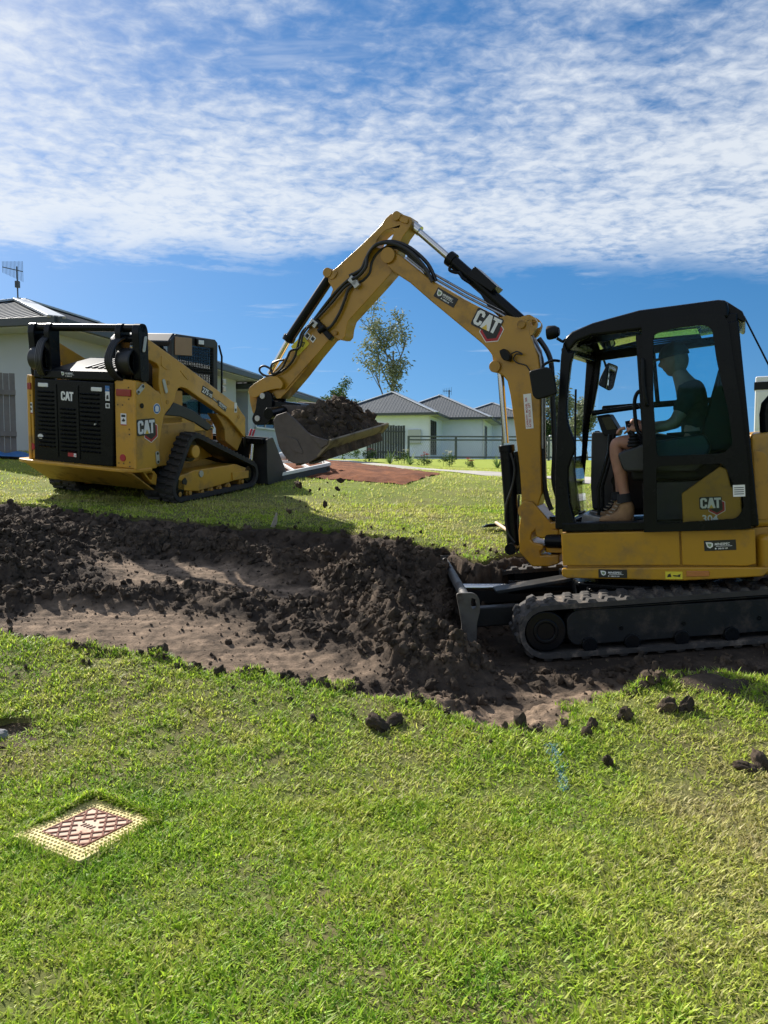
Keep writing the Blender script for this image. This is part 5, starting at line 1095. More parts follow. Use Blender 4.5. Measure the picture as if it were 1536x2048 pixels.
# --- cab: roof, pillars, panes
CX0, CX1 = -.755, .215
roof_o = [(0.431,2.273),(0.406,2.304),(0.366,2.333),(0.215,2.376),(-0.112,2.421),(-0.422,2.419),(-0.624,2.418),(-0.679,2.405),(-0.691,2.338),(-0.68,2.283),(-0.584,2.297),(-0.131,2.277),(0.22,2.28),(0.329,2.253),(0.401,2.187)]
MB().prism(roof_o, 0, CX0-.012, CX1+.012).build('cab_roof', M['black'], ex, .022, up=UPY, seg=3)
rim = [(-0.624,2.418),(-0.679,2.405),(-0.771,2.327),(-0.792,2.268),(-0.774,2.249),(-0.69,2.313)]
MB().prism(rim, 0, -.70, .10).build('rear_visor', M['black'], ex, .01, up=UPY)
A_o = [(0.401,2.187),(0.431,2.273),(0.457,2.173),(0.483,1.955),(0.519,1.623),(0.546,1.343),(0.572,0.873),(0.403,0.869),(0.426,0.955),(0.449,1.055),(0.456,1.225),(0.447,1.337),(0.415,1.413),(0.388,1.467),(0.389,1.523),(0.43,1.658),(0.436,1.756),(0.414,1.948),(0.385,2.11),(0.353,2.188)]
cf = MB().prism(A_o, 0, CX0, CX0+.06)
A_f = [(0.418,2.404),(0.317,2.391),(0.301,2.263),(0.35,1.986),(0.403,1.768),(0.482,1.615),(0.522,1.0),(0.505,0.869),(0.588,0.822),(0.536,1.05),(0.501,1.616),(0.466,1.934),(0.432,2.216)]
cf.prism(A_f, 0, CX1-.055, CX1)
B_n = [(-0.077,2.255),(-0.137,2.254),(-0.133,1.304),(-0.113,0.85),(-0.07,0.851),(-0.091,1.441)]
cf.prism(B_n, 0, CX0, CX0+.05)
for a, b, w, h in (((-.73,-.70,2.26),(-.73,-.78,.86),.07,.09),((CX1-.03,-.66,2.26),(CX1-.03,-.76,1.4),.07,.07),((CX0+.03,.52,.885),(CX0+.03,-.78,.885),.07,.07),((-.72,.50,.885),(CX1-.02,.46,.885),.06,.07),
                   ((CX1-.03,.44,.90),(CX1-.03,-.76,.90),.05,.06),((-.73,-.70,2.28),(CX1-.03,-.68,2.28),.08,.08),((-.73,-.77,1.42),(CX1-.03,-.75,1.42),.05,.08),((-.72,.42,2.20),(CX1-.03,.39,2.20),.08,.06),
                   ((CX1-.02,.33,1.782),(CX1-.02,-.72,1.772),.035,.05),((CX1-.03,-.10,2.25),(CX1-.03,-.12,1.78),.03,.035),((CX1-.03,.35,2.22),(CX1-.03,-.66,2.24),.05,.07)):
    cf.beam(a, b, w, h)
cf.build('cab_frame', M['black'], ex, .012, up=UPY)
MB().prism([(.44,.90),(-.72,.90),(-.72,1.46),(-.30,1.46),(.10,1.46),(.30,1.52),(.36,1.60),(.40,1.60)], 0, CX1-.05, CX1-.02).build('inner_side_panel', M['grey'], ex, .01, up=UPY)
MB().prism([(0.385,1.59),(0.227,1.578),(0.212,1.442),(0.228,0.949),(0.41,0.948),(0.415,1.144)], 0, -.06, .16).build('front_console', M['grey'], ex, .015, up=UPY)
MB().cyl((-.075,.20,1.18),(-.058,.20,1.18),.045,n=20).build('speaker', M['black'], ex, up=UPY)
# door, swung right back against the rear quarter
D_o = [(-0.129,2.328),(-0.177,2.347),(-0.587,2.325),(-0.656,2.306),(-0.683,2.246),(-0.699,2.057),(-0.743,1.664),(-0.773,1.269),(-0.777,0.857),(-0.722,0.848),(-0.08,0.843),(-0.108,1.707)]
D_u = rpoly([(-0.203,2.234),(-0.346,2.256),(-0.531,2.253),(-0.581,2.22),(-0.601,2.006),(-0.662,1.658),(-0.681,1.428),(-0.623,1.374),(-0.191,1.382),(-0.183,1.779)], .03)
D_l = rpoly([(-0.184,1.31),(-0.621,1.306),(-0.674,1.165),(-0.73,1.079),(-0.736,0.996),(-0.689,0.924),(-0.169,0.899)], .03)
dr = MB().prism(D_o, 0, -.815, -.785, [D_u, D_l]).build('door', M['black'], ex, .008, up=UPY)
MB().prism(D_u, 0, -.803, -.798).build('upper_pane', M['teal'], dr, smooth=0); MB().prism(D_l, 0, -.803, -.798).build('lower_pane', M['glass'], dr, smooth=0)
MB().tube(catmull([(-.815,-.12,2.06),(-.86,-.13,2.05),(-.87,-.13,1.9),(-.86,-.14,1.76),(-.815,-.14,1.75)],5), .012).build('door_handle', M['blackmatt'], dr)
sticker('notice', dr, basis((-.8165,-.672,1.075), (0,-1,0), (0,0,1)), .075, .08, M['white'], [('lines', M['grey'], [(.1,.2+.18*i),(.9,.2+.18*i),(.9,.26+.18*i),(.1,.26+.18*i)]) for i in range(4)])
MB().prism([(-0.34,1.108),(-0.594,1.285),(-0.638,1.264),(-0.659,1.141),(-0.72,1.1),(-0.721,0.894),(-0.691,0.881),(-0.34,0.893)], 0, -.775, -.757).build('rear_quarter_panel', M['yellow_ex'], ex, .008, up=UPY)
p0 = [(-0.461,0.999),(-0.467,0.899)]
emblem(ex, RU @ basis((-.7765, p0[0][0], p0[0][1]), (0,-1,0), (0,0,1)), .072)
text('model_number', '304', .05, M['white'], ex, RU @ basis((-.7765, p0[1][0], p0[1][1]+.004), (0,-1,0), (0,0,1)), (0,0,.002), .03)
# panes of the cab
MB().prism([(.50,.93),(.505,1.2),(.503,1.40),(.497,1.40),(.499,1.2),(.494,.93)], 0, -.70, CX1-.06).build('lower_windscreen', M['glass'], ex, smooth=60, up=UPY)
MB().prism([(.36,2.235),(-.10,2.265),(-.48,2.262),(-.48,2.254),(-.10,2.257),(.36,2.227)], 0, -.66, CX1-.08).build('raised_windscreen', M['glass'], ex, smooth=60, up=UPY)
MB().prism([(.38,1.62),(.33,2.2),(-.66,2.24),(-.72,1.47),(-.28,1.47),(.1,1.47)], 0, CX1-.012, CX1-.008).build('side_window', M['glass'], ex, smooth=0, up=UPY)
MB().prism([(-.70,1.46),(CX1-.06,1.46),(CX1-.06,2.24),(-.70,2.24)], 1, -.745, -.741).build('rear_window', M['darkglass'], ex, smooth=0, up=UPY)
MB().prism([(-.33,1.44),(-.735,1.44),(-.70,2.24),(-.33,2.24)], 0, -.745, -.741).build('quarter_window', M['glass'], ex, smooth=0, up=UPY)
MB().prism([(.25,2.322),(-.20,2.352),(-.20,2.362),(.25,2.332)], 0, -.55, .0).build('green_lit_pane', glass_mat('green_lit_glass', (.45,.6,.3), .06), ex, smooth=0, up=UPY)  # green light caught by the raised windscreen, put into this pane's tint
# furniture of the cab
MB().prism(rpoly([(-0.611,1.987),(-0.683,1.96),(-0.753,1.774),(-0.756,1.376),(-0.453,1.378),(-0.45,1.471),(-0.554,1.793)], .04), 0, -.58, -.14).build('seat_back', M['blackmatt'], ex, .03, up=UPY, seg=3)
MB().prism(rpoly([(.02,1.30),(.02,1.20),(-.58,1.18),(-.60,1.32)], .05), 0, -.60, -.12).build('seat_base', M['blackmatt'], ex, .03, up=UPY, seg=3)
MB().box(-.55,-.18,-.55,-.05,.87,1.19).build('seat_box', M['grey'], ex, .02, up=UPY)
MB().prism(rpoly([(.10,1.42),(.06,1.28),(-.45,1.25),(-.55,1.42),(-.50,1.52),(-.1,1.48)], .04), 0, -.70, -.60).build('armrest_console', M['grey'], ex, .02, up=UPY)
jl = MB()
for k in range(4): jl.lathe([(.045-.006*k,0),(.052-.006*k,.012),(.045-.006*k,.024)], (-.655,-.02,1.455+.024*k), 14)
jl.build('joystick_boot', M['blackmatt'], ex, up=UPY)
MB().tube([(-.655,-.02,1.54),(-.655,.0,1.58),(-.65,.01,1.62)], [.018,.02,.016], 10).build('joystick', M['blackmatt'], ex, up=UPY)
MB().tube([(-.02,.05,1.45),(-.02,.09,1.58),(-.02,.10,1.66)], [.03,.02,.02], 10).build('joystick', M['blackmatt'], ex, up=UPY)
mo = MB().prism([(0.314,1.717),(0.215,1.725),(0.143,1.582),(0.161,1.543),(0.263,1.55),(0.284,1.601)], 0, -.20, .03).build('monitor', M['blackmatt'], ex, .01, up=UPY)
MB().prism([(0.275,1.697),(0.204,1.703),(0.159,1.6),(0.237,1.598)], 0, -.205, -.201).build('screen', M['screen'], mo, smooth=0)
for x in (-.42, -.22): MB().tube([(x,.30,.88),(x,.29,1.15),(x,.20,1.42),(x,.18,1.56)], [.012,.012,.012,.016], 8).build('travel_lever', M['black'], ex, up=UPY)
for x in (-.46, -.18): MB().prism([(.42,.89),(.18,.885),(.18,.91),(.40,.96)], 0, x-.06, x+.06).build('foot_pedal', M['steel'], ex, .006, up=UPY)
for k in range(5): MB().beam((-.70,.14-.055*k,.872), (-.30,.14-.055*k,.872), .02, .012).build('tread_strip', M['steel'], ex, up=UPY)
MB().tube([(-.24,.34,1.74),(-.24,-.02,1.76)], .02, 10).build('grab_rail', M['black'], ex, up=UPY)
MB().tube(catmull([(-.715,-.10,1.54),(-.71,-.06,1.57),(-.71,-.045,1.66),(-.71,-.045,1.78),(-.71,-.065,1.84),(-.715,-.10,1.86)],5), .014).build('inner_grab_handle', M['black'], ex, up=UPY)
MB().tube([(-.1,.485,1.95),(-.12,.505,1.6),(-.2,.51,1.2)], .009).build('wiper', M['black'], ex, up=UPY)
# mirrors, lamp
mN = rpoly([(0.657,2.066),(0.516,2.083),(0.475,2.036),(0.459,1.879),(0.607,1.85),(0.638,1.882)], .025)
mi = MB().prism(mN, 0, -.95, -.91).build('mirror', M['blackmatt'], ex, .012, up=UPY, seg=3)
MB().tube(catmull([(-.76,.47,2.13),(-.84,.50,2.13),(-.91,.55,2.10),(-.93,.56,2.06)],5), .011).build('mirror_arm', M['black'], mi)
mF = rpoly([(0.3,2.189),(0.213,2.145),(0.264,1.961),(0.299,1.939),(0.39,2.0),(0.37,2.063)], .02)
mf = MB().prism(mF, 0, .42, .45).build('mirror', M['blackmatt'], ex, .008, up=UPY)
c_ = [(sum(p[0] for p in mF)/len(mF), sum(p[1] for p in mF)/len(mF))][0]
MB().prism([(c_[0]+(p[0]-c_[0])*.9, c_[1]+(p[1]-c_[1])*.92) for p in mF], 0, .415, .4195).build('mirror_glass', M['mirror'], mf, smooth=0)
MB().tube(catmull([(.22,.33,2.2),(.34,.33,2.22),(.43,.32,2.17),(.435,.31,2.05)],5), .010).build('mirror_arm', M['black'], mf)
lp = MB().lathe([(.0,-.05),(.03,-.05),(.05,-.02),(.055,.03),(.05,.045),(.0,.045)], (-.50,.56,2.38), 18, 1).build('work_lamp', M['blackmatt'], ex, up=UPY)
MB().tube([(-.50,.53,2.33),(-.50,.49,2.30),(-.50,.45,2.32)], .012).build('lamp_bracket', M['black'], lp)
MB().tube([(-.62,-.78,2.30),(-.66,-.92,1.95),(-.66,-.93,1.80)], .006).build('aerial_cable', M['black'], ex, up=UPY)
# --- boom
boom = [(2.103,3.278),(2.07,3.316),(2.001,3.313),(1.945,3.272),(1.686,3.026),(1.382,2.805),(1.087,2.615),(1.03,2.628),(0.954,2.6),(0.903,2.593),(0.845,2.557),(0.835,2.444),(0.807,2.35),(0.779,2.255),(0.768,2.138),(0.782,1.899),(0.804,1.444),(0.811,1.11),(0.841,1.034),(0.867,0.958),(0.917,0.908),(0.977,0.936),(0.999,1.006),(0.992,1.126),(0.996,1.337),(1.012,1.649),(1.037,1.957),(1.056,2.077),(1.092,2.128),(1.143,2.159),(1.171,2.2),(1.172,2.259),(1.177,2.311),(1.205,2.357),(1.247,2.408),(1.297,2.457),(1.529,2.68),(1.704,2.848),(1.886,3.032),(2.043,3.153),(2.098,3.22)]
bo = MB().prism(boom, 0, -.105, .105).build('boom', M['yellow_ex'], ex, .012, up=UPY)
def pin(parent, c, r, x0=-.135, x1=.135, m=None, plate=None):
    o = MB().cyl((x0,c[0],c[1]), (x1,c[0],c[1]), r, n=18).build('pin', m or M['yellow_dirty_shaded'], parent, .004)
    if plate: MB().prism(rpoly(plate, .02), 0, x0+.012, x0+.026).build('keeper_plate', M['yellow_ex'], parent, .004)
    return o
PB, PS, PC = [(0.96,0.963)][0], [(2.07,3.297)][0], [(1.15,2.209)][0]
pin(bo, PB, .065); pin(bo, PS, .07); pin(bo, PC, .05)
for x in (-.10, .06): MB().prism(rpoly([(0.99,2.564),(0.894,2.6),(0.834,2.608),(0.793,2.578),(0.767,2.529),(0.791,2.471),(0.828,2.426),(0.898,2.452),(0.959,2.51)], .03), 0, x, x+.04, [circ([(0.804,2.535)][0], .026, 14)]).build('lift_lug', M['yellow_ex'], bo, .006)
pin(bo, [(0.901,2.531)][0], .035)
for k, dz in ((0, .0), (1, .035)):
    MB().tube([(-.085+.05*k, y, z+dz+.012) for y, z in [(1.903,3.248),(1.685,3.043),(1.381,2.826),(1.086,2.636),(0.916,2.508),(0.831,2.377),(0.77,2.254),(0.758,2.096),(0.766,1.889),(0.79,1.472)]], .011, 8).build('steel_pipe', M['steel'], bo)
MB().tube(catmull([(-.05, y+.02, z) for y, z in [(0.835,2.417),(0.765,2.292),(0.748,2.161),(0.767,1.891),(0.779,1.47),(0.785,1.215),(0.76,1.043),(0.731,0.956)]],5), .022, 8).build('hose', M['hose'], ex, up=UPY)
MB().tube(catmull([(.03, y-.03, z) for y, z in [(0.826,2.416),(0.757,2.291),(0.731,2.159),(0.738,1.888),(0.745,1.468),(0.768,1.214),(0.739,1.042),(0.715,0.934)]],5), .022, 8).build('hose', M['hose'], ex, up=UPY)
MB().prism(rpoly([(1.085,2.329),(1.04,2.344),(0.992,2.28),(1.004,2.231),(1.051,2.245),(1.071,2.276)], .015), 0, -.20, -.107).build('work_lamp', M['blackmatt'], ex, .008, up=UPY)
MB().tube(catmull([(-.15, *p) for p in [(0.996,2.294),(0.944,2.309),(0.898,2.279),(0.949,2.289),(0.977,2.251),(0.945,2.214),(0.874,2.185),(0.843,2.136)]],4), .006).build('lamp_cable', M['hose'], ex, up=UPY)
# boom decals
q = [(1.67,2.882),(1.493,2.753),(1.628,2.936),(1.323,2.563),(1.13,2.441),(1.267,2.67)]
company_sign(ex, RU @ basis((-.106,*q[0]), (0,q[1][0]-q[0][0],q[1][1]-q[0][1]), (0,0,1)), math.hypot(q[1][0]-q[0][0], q[1][1]-q[0][1]), .085)
emblem(ex, RU @ basis((-.106,*[(1.33,2.602)][0]), (0,q[4][0]-q[3][0],q[4][1]-q[3][1]), (0,0,1)), .128)
q = [(0.9,1.952),(0.917,1.659),(0.831,1.946)]
st = sticker('capacity_sticker', ex, RU @ basis((-.106,*q[1]), (0,-1,.02), (0,0,1)), .066, q[0][1]-q[1][1], M['white'])
for i, s_ in enumerate(('CAPACITY  MODEL  304', 'RATED  STICK  LIFT')):
    text('lettering', s_, .017, M['redp'], st, RU @ basis((-.106, q[1][0]-.024-.024*i, q[1][1]+.012), (0,0,1), (0,1,0)), (0,0,.003), .03)
# --- swing bracket
sb = [(0.996,1.022),(0.963,1.055),(0.895,1.044),(0.854,1.0),(0.731,0.842),(0.732,0.808),(0.678,0.798),(0.682,0.73),(0.836,0.724),(0.878,0.742),(0.883,0.794),(0.911,0.769),(0.923,0.717),(0.898,0.691),(0.847,0.681),(0.813,0.663),(0.824,0.629),(0.851,0.612),(0.844,0.578),(0.69,0.585),(0.694,0.508),(0.781,0.482),(0.928,0.483),(0.977,0.544),(1.03,0.606),(1.027,0.797),(1.003,0.905)]
MB().prism(sb, 0, -.14, .14).build('swing_bracket', M['yellow_ex'], ex, .014, up=UPY)
MB().cyl((0,.74,.56),(0,.74,.90),.05).build('swing_pin', M['black'], ex, up=UPY)
for z0, z1 in ((.60,.66),(.80,.86)): MB().prism(rpoly([(-.22,.45),(.22,.45),(.12,.82),(-.12,.82)], .06), 2, z0, z1).build('swing_mount', M['yellow_ex'], ex, .01, up=UPY)
MB().cyl((-.12,.78,.70),(-.28,.30,.70),.06).build('swing_cylinder', M['black'], ex, up=UPY)
# --- boom cylinder
bc = [(1.139,2.165),(1.129,1.553),(1.125,1.535),(1.112,0.654)]
MB().cyl((0,*bc[0]),(0,*bc[1]),.028,n=16).build('boom_cylinder_rod', M['chrome'], ex, up=UPY)
MB().cyl((0,*bc[2]),(0,*bc[3]),.062,n=22).ring((0,*bc[2]),(0,bc[2][0]-.002,bc[2][1]-.06),.070,.03).build('boom_cylinder', M['black'], ex, .005, up=UPY)
MB().cyl((-.13,bc[3][0],bc[3][1]-.02),(.13,bc[3][0],bc[3][1]-.02),.05).build('boom_cylinder_pin', M['black'], ex, up=UPY)
MB().prism([(1.048,1.471),(1.013,1.477),(0.991,1.104),(1.045,1.098)], 0, -.06, .06).build('cylinder_guard', M['black'], ex, .008, up=UPY)
MB().tube(catmull([(-.09, *p) for p in [(1.069,1.465),(1.047,1.382),(1.044,1.295),(1.074,1.167),(1.126,1.039),(1.148,0.909),(1.134,0.777),(1.077,0.688)]],5), .011).build('hose', M['hose'], ex, up=UPY)
MB().tube(catmull([(-.07, *p) for p in [(1.021,1.098),(1.034,0.968),(1.046,0.838),(1.038,0.685)]],5), .009).build('hose', M['hose'], ex, up=UPY)
# --- stick
stick = [(2.032,3.66),(1.972,3.655),(1.925,3.638),(1.841,3.596),(1.83,3.559),(1.857,3.512),(1.925,3.447),(1.975,3.373),(1.999,3.251),(2.045,3.166),(2.183,3.055),(2.445,2.856),(2.529,2.794),(2.561,2.725),(2.578,2.654),(2.612,2.626),(2.654,2.631),(2.7,2.656),(2.749,2.644),(2.914,2.505),(3.09,2.344),(3.25,2.212),(3.343,2.148),(3.389,2.152),(3.419,2.199),(3.508,2.247),(3.536,2.319),(3.483,2.372),(3.404,2.407),(3.058,2.687),(2.847,2.875),(2.717,3.019),(2.671,3.099),(2.712,3.174),(2.707,3.228),(2.672,3.264),(2.617,3.287),(2.381,3.423),(2.22,3.523),(2.131,3.581),(2.087,3.63)]
hole = circ([(2.108,3.458)][0], .105, 18, .055, R(145))
sk_ = MB().prism(stick, 0, -.085, .085, [hole]).build('stick', M['yellow_ex'], ex, .010, up=UPY)
for p, r in zip([(1.97,3.628),(2.706,3.253),(3.425,2.316),(2.67,2.694)], (.04,.045,.05,.02)): pin(sk_, p, r, -.11, .11)
MB().prism(rpoly([(1.954,3.63),(1.857,3.581),(1.87,3.541),(1.944,3.572)], .02), 0, -.098, -.084).build('keeper_plate', M['yellow_ex'], sk_, .004)
MB().prism(rpoly([(2.699,3.255),(2.619,3.264),(2.6,3.234),(2.647,3.187),(2.695,3.185)], .02), 0, -.098, -.084).build('keeper_plate', M['yellow_ex'], sk_, .004)
MB().beam((-.089,*[(2.854,2.559)][0]), (-.089,*[(3.278,2.224)][0]), .008, .012, (1,0,0)).build('weld_rib', M['yellow_ex'], sk_)
# stick cylinder
sc_ = [(1.896,3.575),(1.549,3.218),(1.545,3.212),(0.929,2.569)]
MB().cyl((0,*sc_[0]),(0,*sc_[1]),.030,n=16).cyl((0,*sc_[0]),(0,sc_[0][0]-.10,sc_[0][1]-.09),.045,n=16).build('stick_cylinder_rod', M['chrome'], ex, up=UPY)
MB().cyl((0,*sc_[2]),(0,*sc_[3]),.055,n=22).ring((0,*sc_[2]),(0,sc_[2][0]-.05,sc_[2][1]-.045),.066,.03).build('stick_cylinder', M['black'], ex, .005, up=UPY)
MB().prism([(1.36,3.013),(1.281,3.077),(1.097,2.879),(1.148,2.841)], 0, -.10, .10).build('cylinder_guard', M['black'], ex, .006, up=UPY)
MB().prism([(1.284,2.884),(1.151,2.863),(0.927,2.596),(0.972,2.564),(1.1,2.62),(1.2,2.723)], 0, -.045, .045).build('hose_guard', M['black'], ex, .01, up=UPY)
MB().tube(catmull([(-.07, *p) for p in [(1.503,3.124),(1.519,3.088),(1.47,3.059),(1.43,3.048),(1.405,3.001),(1.341,2.949)]],4), .014).build('valve_pipe', M['black'], ex, up=UPY)
# bucket cylinder
kc = [(2.718,3.246),(3.253,2.702),(3.26,2.693),(3.498,2.408)]
MB().cyl((0,*kc[0]),(0,*kc[1]),.050,n=20).ring((0,*kc[1]),(0,kc[1][0]-.03,kc[1][1]+.045),.062,.03).build('bucket_cylinder', M['black'], ex, .005, up=UPY)
MB().cyl((0,*kc[2]),(0,*kc[3]),.028,n=16).build('bucket_cylinder_rod', M['chrome'], ex, up=UPY)
# hoses over the knuckle and down the stick
def hose(px, x, r=.016, y0=0): MB().tube(catmull([(x, *p) for p in px], 5), r, 8).build('hose', M['hose'], ex, up=UPY)
for k in range(3):
    o = k*4
    hose([(1.659,2.998),(1.733,3.148),(1.865,3.3),(2.004,3.385),(2.125,3.411),(2.212,3.382),(2.268,3.316),(2.29,3.231),(2.362,3.167),(2.436,3.143)] if k == 0 else ([(1.639,3.008),(1.703,3.164),(1.853,3.324),(2.002,3.406),(2.139,3.422),(2.232,3.386),(2.3,3.3),(2.357,3.22),(2.474,3.185)] if k == 1 else [(1.687,2.998),(1.758,3.13),(1.876,3.271),(1.996,3.357),(2.113,3.374),(2.195,3.339),(2.252,3.269),(2.279,3.185),(2.35,3.129),(2.418,3.113)]), -.135+.03*k, .017)
hose([(2.412,3.128),(2.529,3.088),(2.671,2.972),(2.815,2.868),(2.918,2.808)], -.12, .013)
hose([(2.47,3.164),(2.558,3.115),(2.694,3.017),(2.869,2.862),(2.959,2.781)], -.10, .014)
hose([(2.398,3.108),(2.489,3.068),(2.539,2.976),(2.601,2.871),(2.689,2.768),(2.746,2.738)], -.115, .014)
hose([(2.918,2.808),(3.018,2.742),(3.073,2.631),(3.123,2.518),(3.216,2.433),(3.335,2.384),(3.452,2.377),(3.524,2.419),(3.525,2.463),(3.471,2.476),(3.405,2.44),(3.391,2.404)], -.12, .011)
hose([(2.874,2.816),(2.992,2.724),(3.042,2.603),(3.145,2.583),(3.19,2.526),(3.256,2.438),(3.352,2.386),(3.39,2.419),(3.366,2.484),(3.295,2.505),(3.232,2.507)], -.14, .011)
for p, q in (((693,553),(700,560)),((706,565),(718,572)),((620,640),(632,652))):
    a, b = [(2.465,3.162),(2.399,3.097)] if p[0] == 693 else ([(2.427,3.129),(2.391,3.069)] if p[0] == 706 else [(2.91,2.834),(2.85,2.779)])
    MB().beam((-.12,*a),(-.12,*b),.06,.035,(1,0,0)).build('hose_clamp', M['zinc'], ex, .006, up=UPY)
v = [(2.872,2.842),(2.712,2.643),(2.76,2.757),(2.828,2.724)]
MB().beam((-.095,*v[0]),(-.095,*v[1]),.05,.06,(1,0,0)).build('valve_block', M['black'], ex, .008, up=UPY); MB().cyl((-.13,*v[2]),(-.13,*v[3]),.028).build('shutoff_valve', M['black'], ex, up=UPY)
q = [(3.103,2.532),(2.977,2.621),(2.984,2.669),(2.942,2.706),(2.926,2.634),(2.885,2.671)]
wsn = sticker('warning_sticker', ex, RU @ basis((-.086,*q[0]), (0,q[1][0]-q[0][0],q[1][1]-q[0][1]), (0,.6,.6)), .17, .12, M['yelp'], [('triangle', M['blackp'], [(.55,.2),(.85,.35),(.62,.75)]), ('triangle_fill', M['yelp'], [(.60,.30),(.77,.38),(.65,.6)]), ('pictogram', M['blackp'], [(.12,.35),(.28,.30),(.24,.62),(.2,.5)])])
for i in (2, 4): sticker('label', ex, RU @ basis((-.086,*q[i]), (0,q[i+1][0]-q[i][0],q[i+1][1]-q[i][1]), (0,.6,.6)), .055, .055, M['white'], [('print', M['grey'], [(.2,.2),(.8,.2),(.8,.8),(.2,.8)])])
# lower stickers
q = [(0.262,0.507),(-0.289,0.502),(-0.363,0.506)]
company_sign(ex, RU @ basis((-.7755,q[0][0],q[0][1]), (0,-1,-.02), (0,0,1)), .205, .062)
company_sign(ex, RU @ basis((-.7545,*[(-0.474,0.694)][0]), (0,-1,.03), (0,0,1)), .205, .073)
sticker('warning_sticker', ex, RU @ basis((-.7755,*[(-0.208,0.497)][0]), (0,-1,-.01), (0,0,1)), .115, .055, M['yelp'], [('pictogram', M['blackp'], [(.1,.25),(.35,.3),(.3,.75),(.15,.6)]), ('arrow', M['blackp'], [(.45,.4),(.85,.3),(.9,.7),(.7,.5),(.45,.55)])])
MB().prism(rpoly([(-.35,.515),(-.50,.518),(-.50,.555),(-.35,.555)], .008), 0, -.783, -.772).build('reflector', M['orange'], ex, .003, up=UPY)
# --- bucket linkage and hitch
for x in (-.14, .105): MB().prism(rpoly([(3.325,2.363),(3.264,2.289),(3.281,2.233),(3.36,2.241),(3.49,2.225),(3.589,2.175),(3.642,2.185),(3.679,2.233),(3.662,2.281),(3.586,2.322),(3.464,2.368)], .03), 0, x, x+.035).build('bell_crank', M['yellow_ex'], ex, .006, up=UPY)
MB().prism(rpoly([(3.713,2.259),(3.641,2.252),(3.627,2.161),(3.628,2.032),(3.689,2.027),(3.713,2.144)], .02), 0, -.07, .07).build('link', M['yellow_dirty_shaded'], ex, .008, up=UPY)
hq = rpoly([(3.574,2.224),(3.49,2.245),(3.412,2.208),(3.407,2.139),(3.444,1.947),(3.507,1.903),(3.642,1.913),(3.672,1.976),(3.615,2.06)], .03)
for x in (-.13, .10): MB().prism(hq, 0, x, x+.03).build('hitch_plate', M['black'], ex, .006, up=UPY)
for p in ((526,792),(516,837)):
    c0 = [(3.511,2.187)][0] if p[0] == 526 else [(3.592,1.974)][0]
    MB().cyl((-.145,*c0),(.145,*c0),.03,n=16).build('hitch_pin', M['zinc'], ex, .004, up=UPY)
MB().prism(rpoly([(3.577,2.158),(3.402,2.132),(3.108,2.075),(3.098,1.938),(3.248,1.921),(3.543,1.905),(3.612,1.931)], .03), 0, -.10, .10).build('tilt_coupler', M['black'], ex, .015, up=UPY)
MB().cyl((-.42,3.28,1.99),(.40,3.28,2.06),.055,n=18).build('tilt_cylinder', M['black'], ex, .005, up=UPY)
# --- bucket (tilted a little, far side up)
BT = .12
bp = [(3.10,1.985),(3.085,1.87),(3.05,1.72),(2.95,1.60),(2.85,1.578),(2.74,1.590),(2.62,1.655),(2.545,1.735)]
def tilt(mb):
    mb.v = [(x, y, z + BT*x) for x, y, z in mb.v]; return mb
outer = [tuple(p)[:2] for p in catmull([(a, b, 0) for a, b in bp], 4)]
def offs(path, d):
    out = []
    for i in range(len(path)):
        a, b = Vector(path[max(i-1, 0)]), Vector(path[min(i+1, len(path)-1)]); t = (b-a).normalized(); out.append((path[i][0]-t.y*d, path[i][1]+t.x*d))
    return out
inner = offs(outer, -.022)
if abs(inner[10][1]) < abs(outer[10][1]): inner = offs(outer, .022)
bk = tilt(MB().prism(outer + inner[::-1], 0, -.60, .60)).build('bucket', M['bucket'], ex, .004, up=UPY)
side = outer + [(2.57,1.775),(2.66,1.79),(2.75,1.85),(2.86,1.965),(2.955,2.05),(3.06,2.03)]
for x in (-.625, .60): tilt(MB().prism(side, 0, x, x+.025)).build('side_plate', M['bucket'], bk, .006)
for y, z in ((2.64,1.632),(2.76,1.575),(2.90,1.573),(3.0,1.64)):
    tilt(MB().box(-.58,.58,y-.028,y+.028,z-.016,z+.010)).build('wear_strip', M['bucket'], bk, .006)
dusty = mat('dusty_lip_steel', (.21,.165,.10), .6, metal=.2, var=.2, vscale=8, dirt=(.05,.038,.028), dirt_amt=.7, dscale=5)
tilt(MB().prism([(2.515,1.762),(2.535,1.725),(2.66,1.622),(2.675,1.640),(2.56,1.74),(2.535,1.775)], 0, -.63, .63)).build('cutting_edge', dusty, bk, .005)
tilt(MB().prism([(2.535,1.768),(2.57,1.775),(2.72,1.83),(2.70,1.80),(2.62,1.70),(2.55,1.73)], 0, -.640, -.618)).build('side_cutter', M['bucket'], bk, .005)
tilt(MB().prism(rpoly([(2.80,1.66),(2.92,1.70),(2.98,1.84),(2.86,1.80)], .03), 0, -.634, -.622)).build('patch_plate', M['bucket'], bk, .004)
for x in (-.16, .12): tilt(MB().prism(rpoly([(3.06,1.80),(3.34,1.95),(3.36,2.05),(3.28,2.10),(3.02,2.06)], .03), 0, x, x+.04)).build('bucket_ear', M['bucket'], bk, .006)
EU_M = Matrix.Translation((2.2,6.3,.21)) @ (Matrix.Rotation(R(90),4,'Z') @ Matrix.Rotation(R(-4.2),4,'X') @ Matrix.Rotation(R(-1),4,'Y')) @ RU
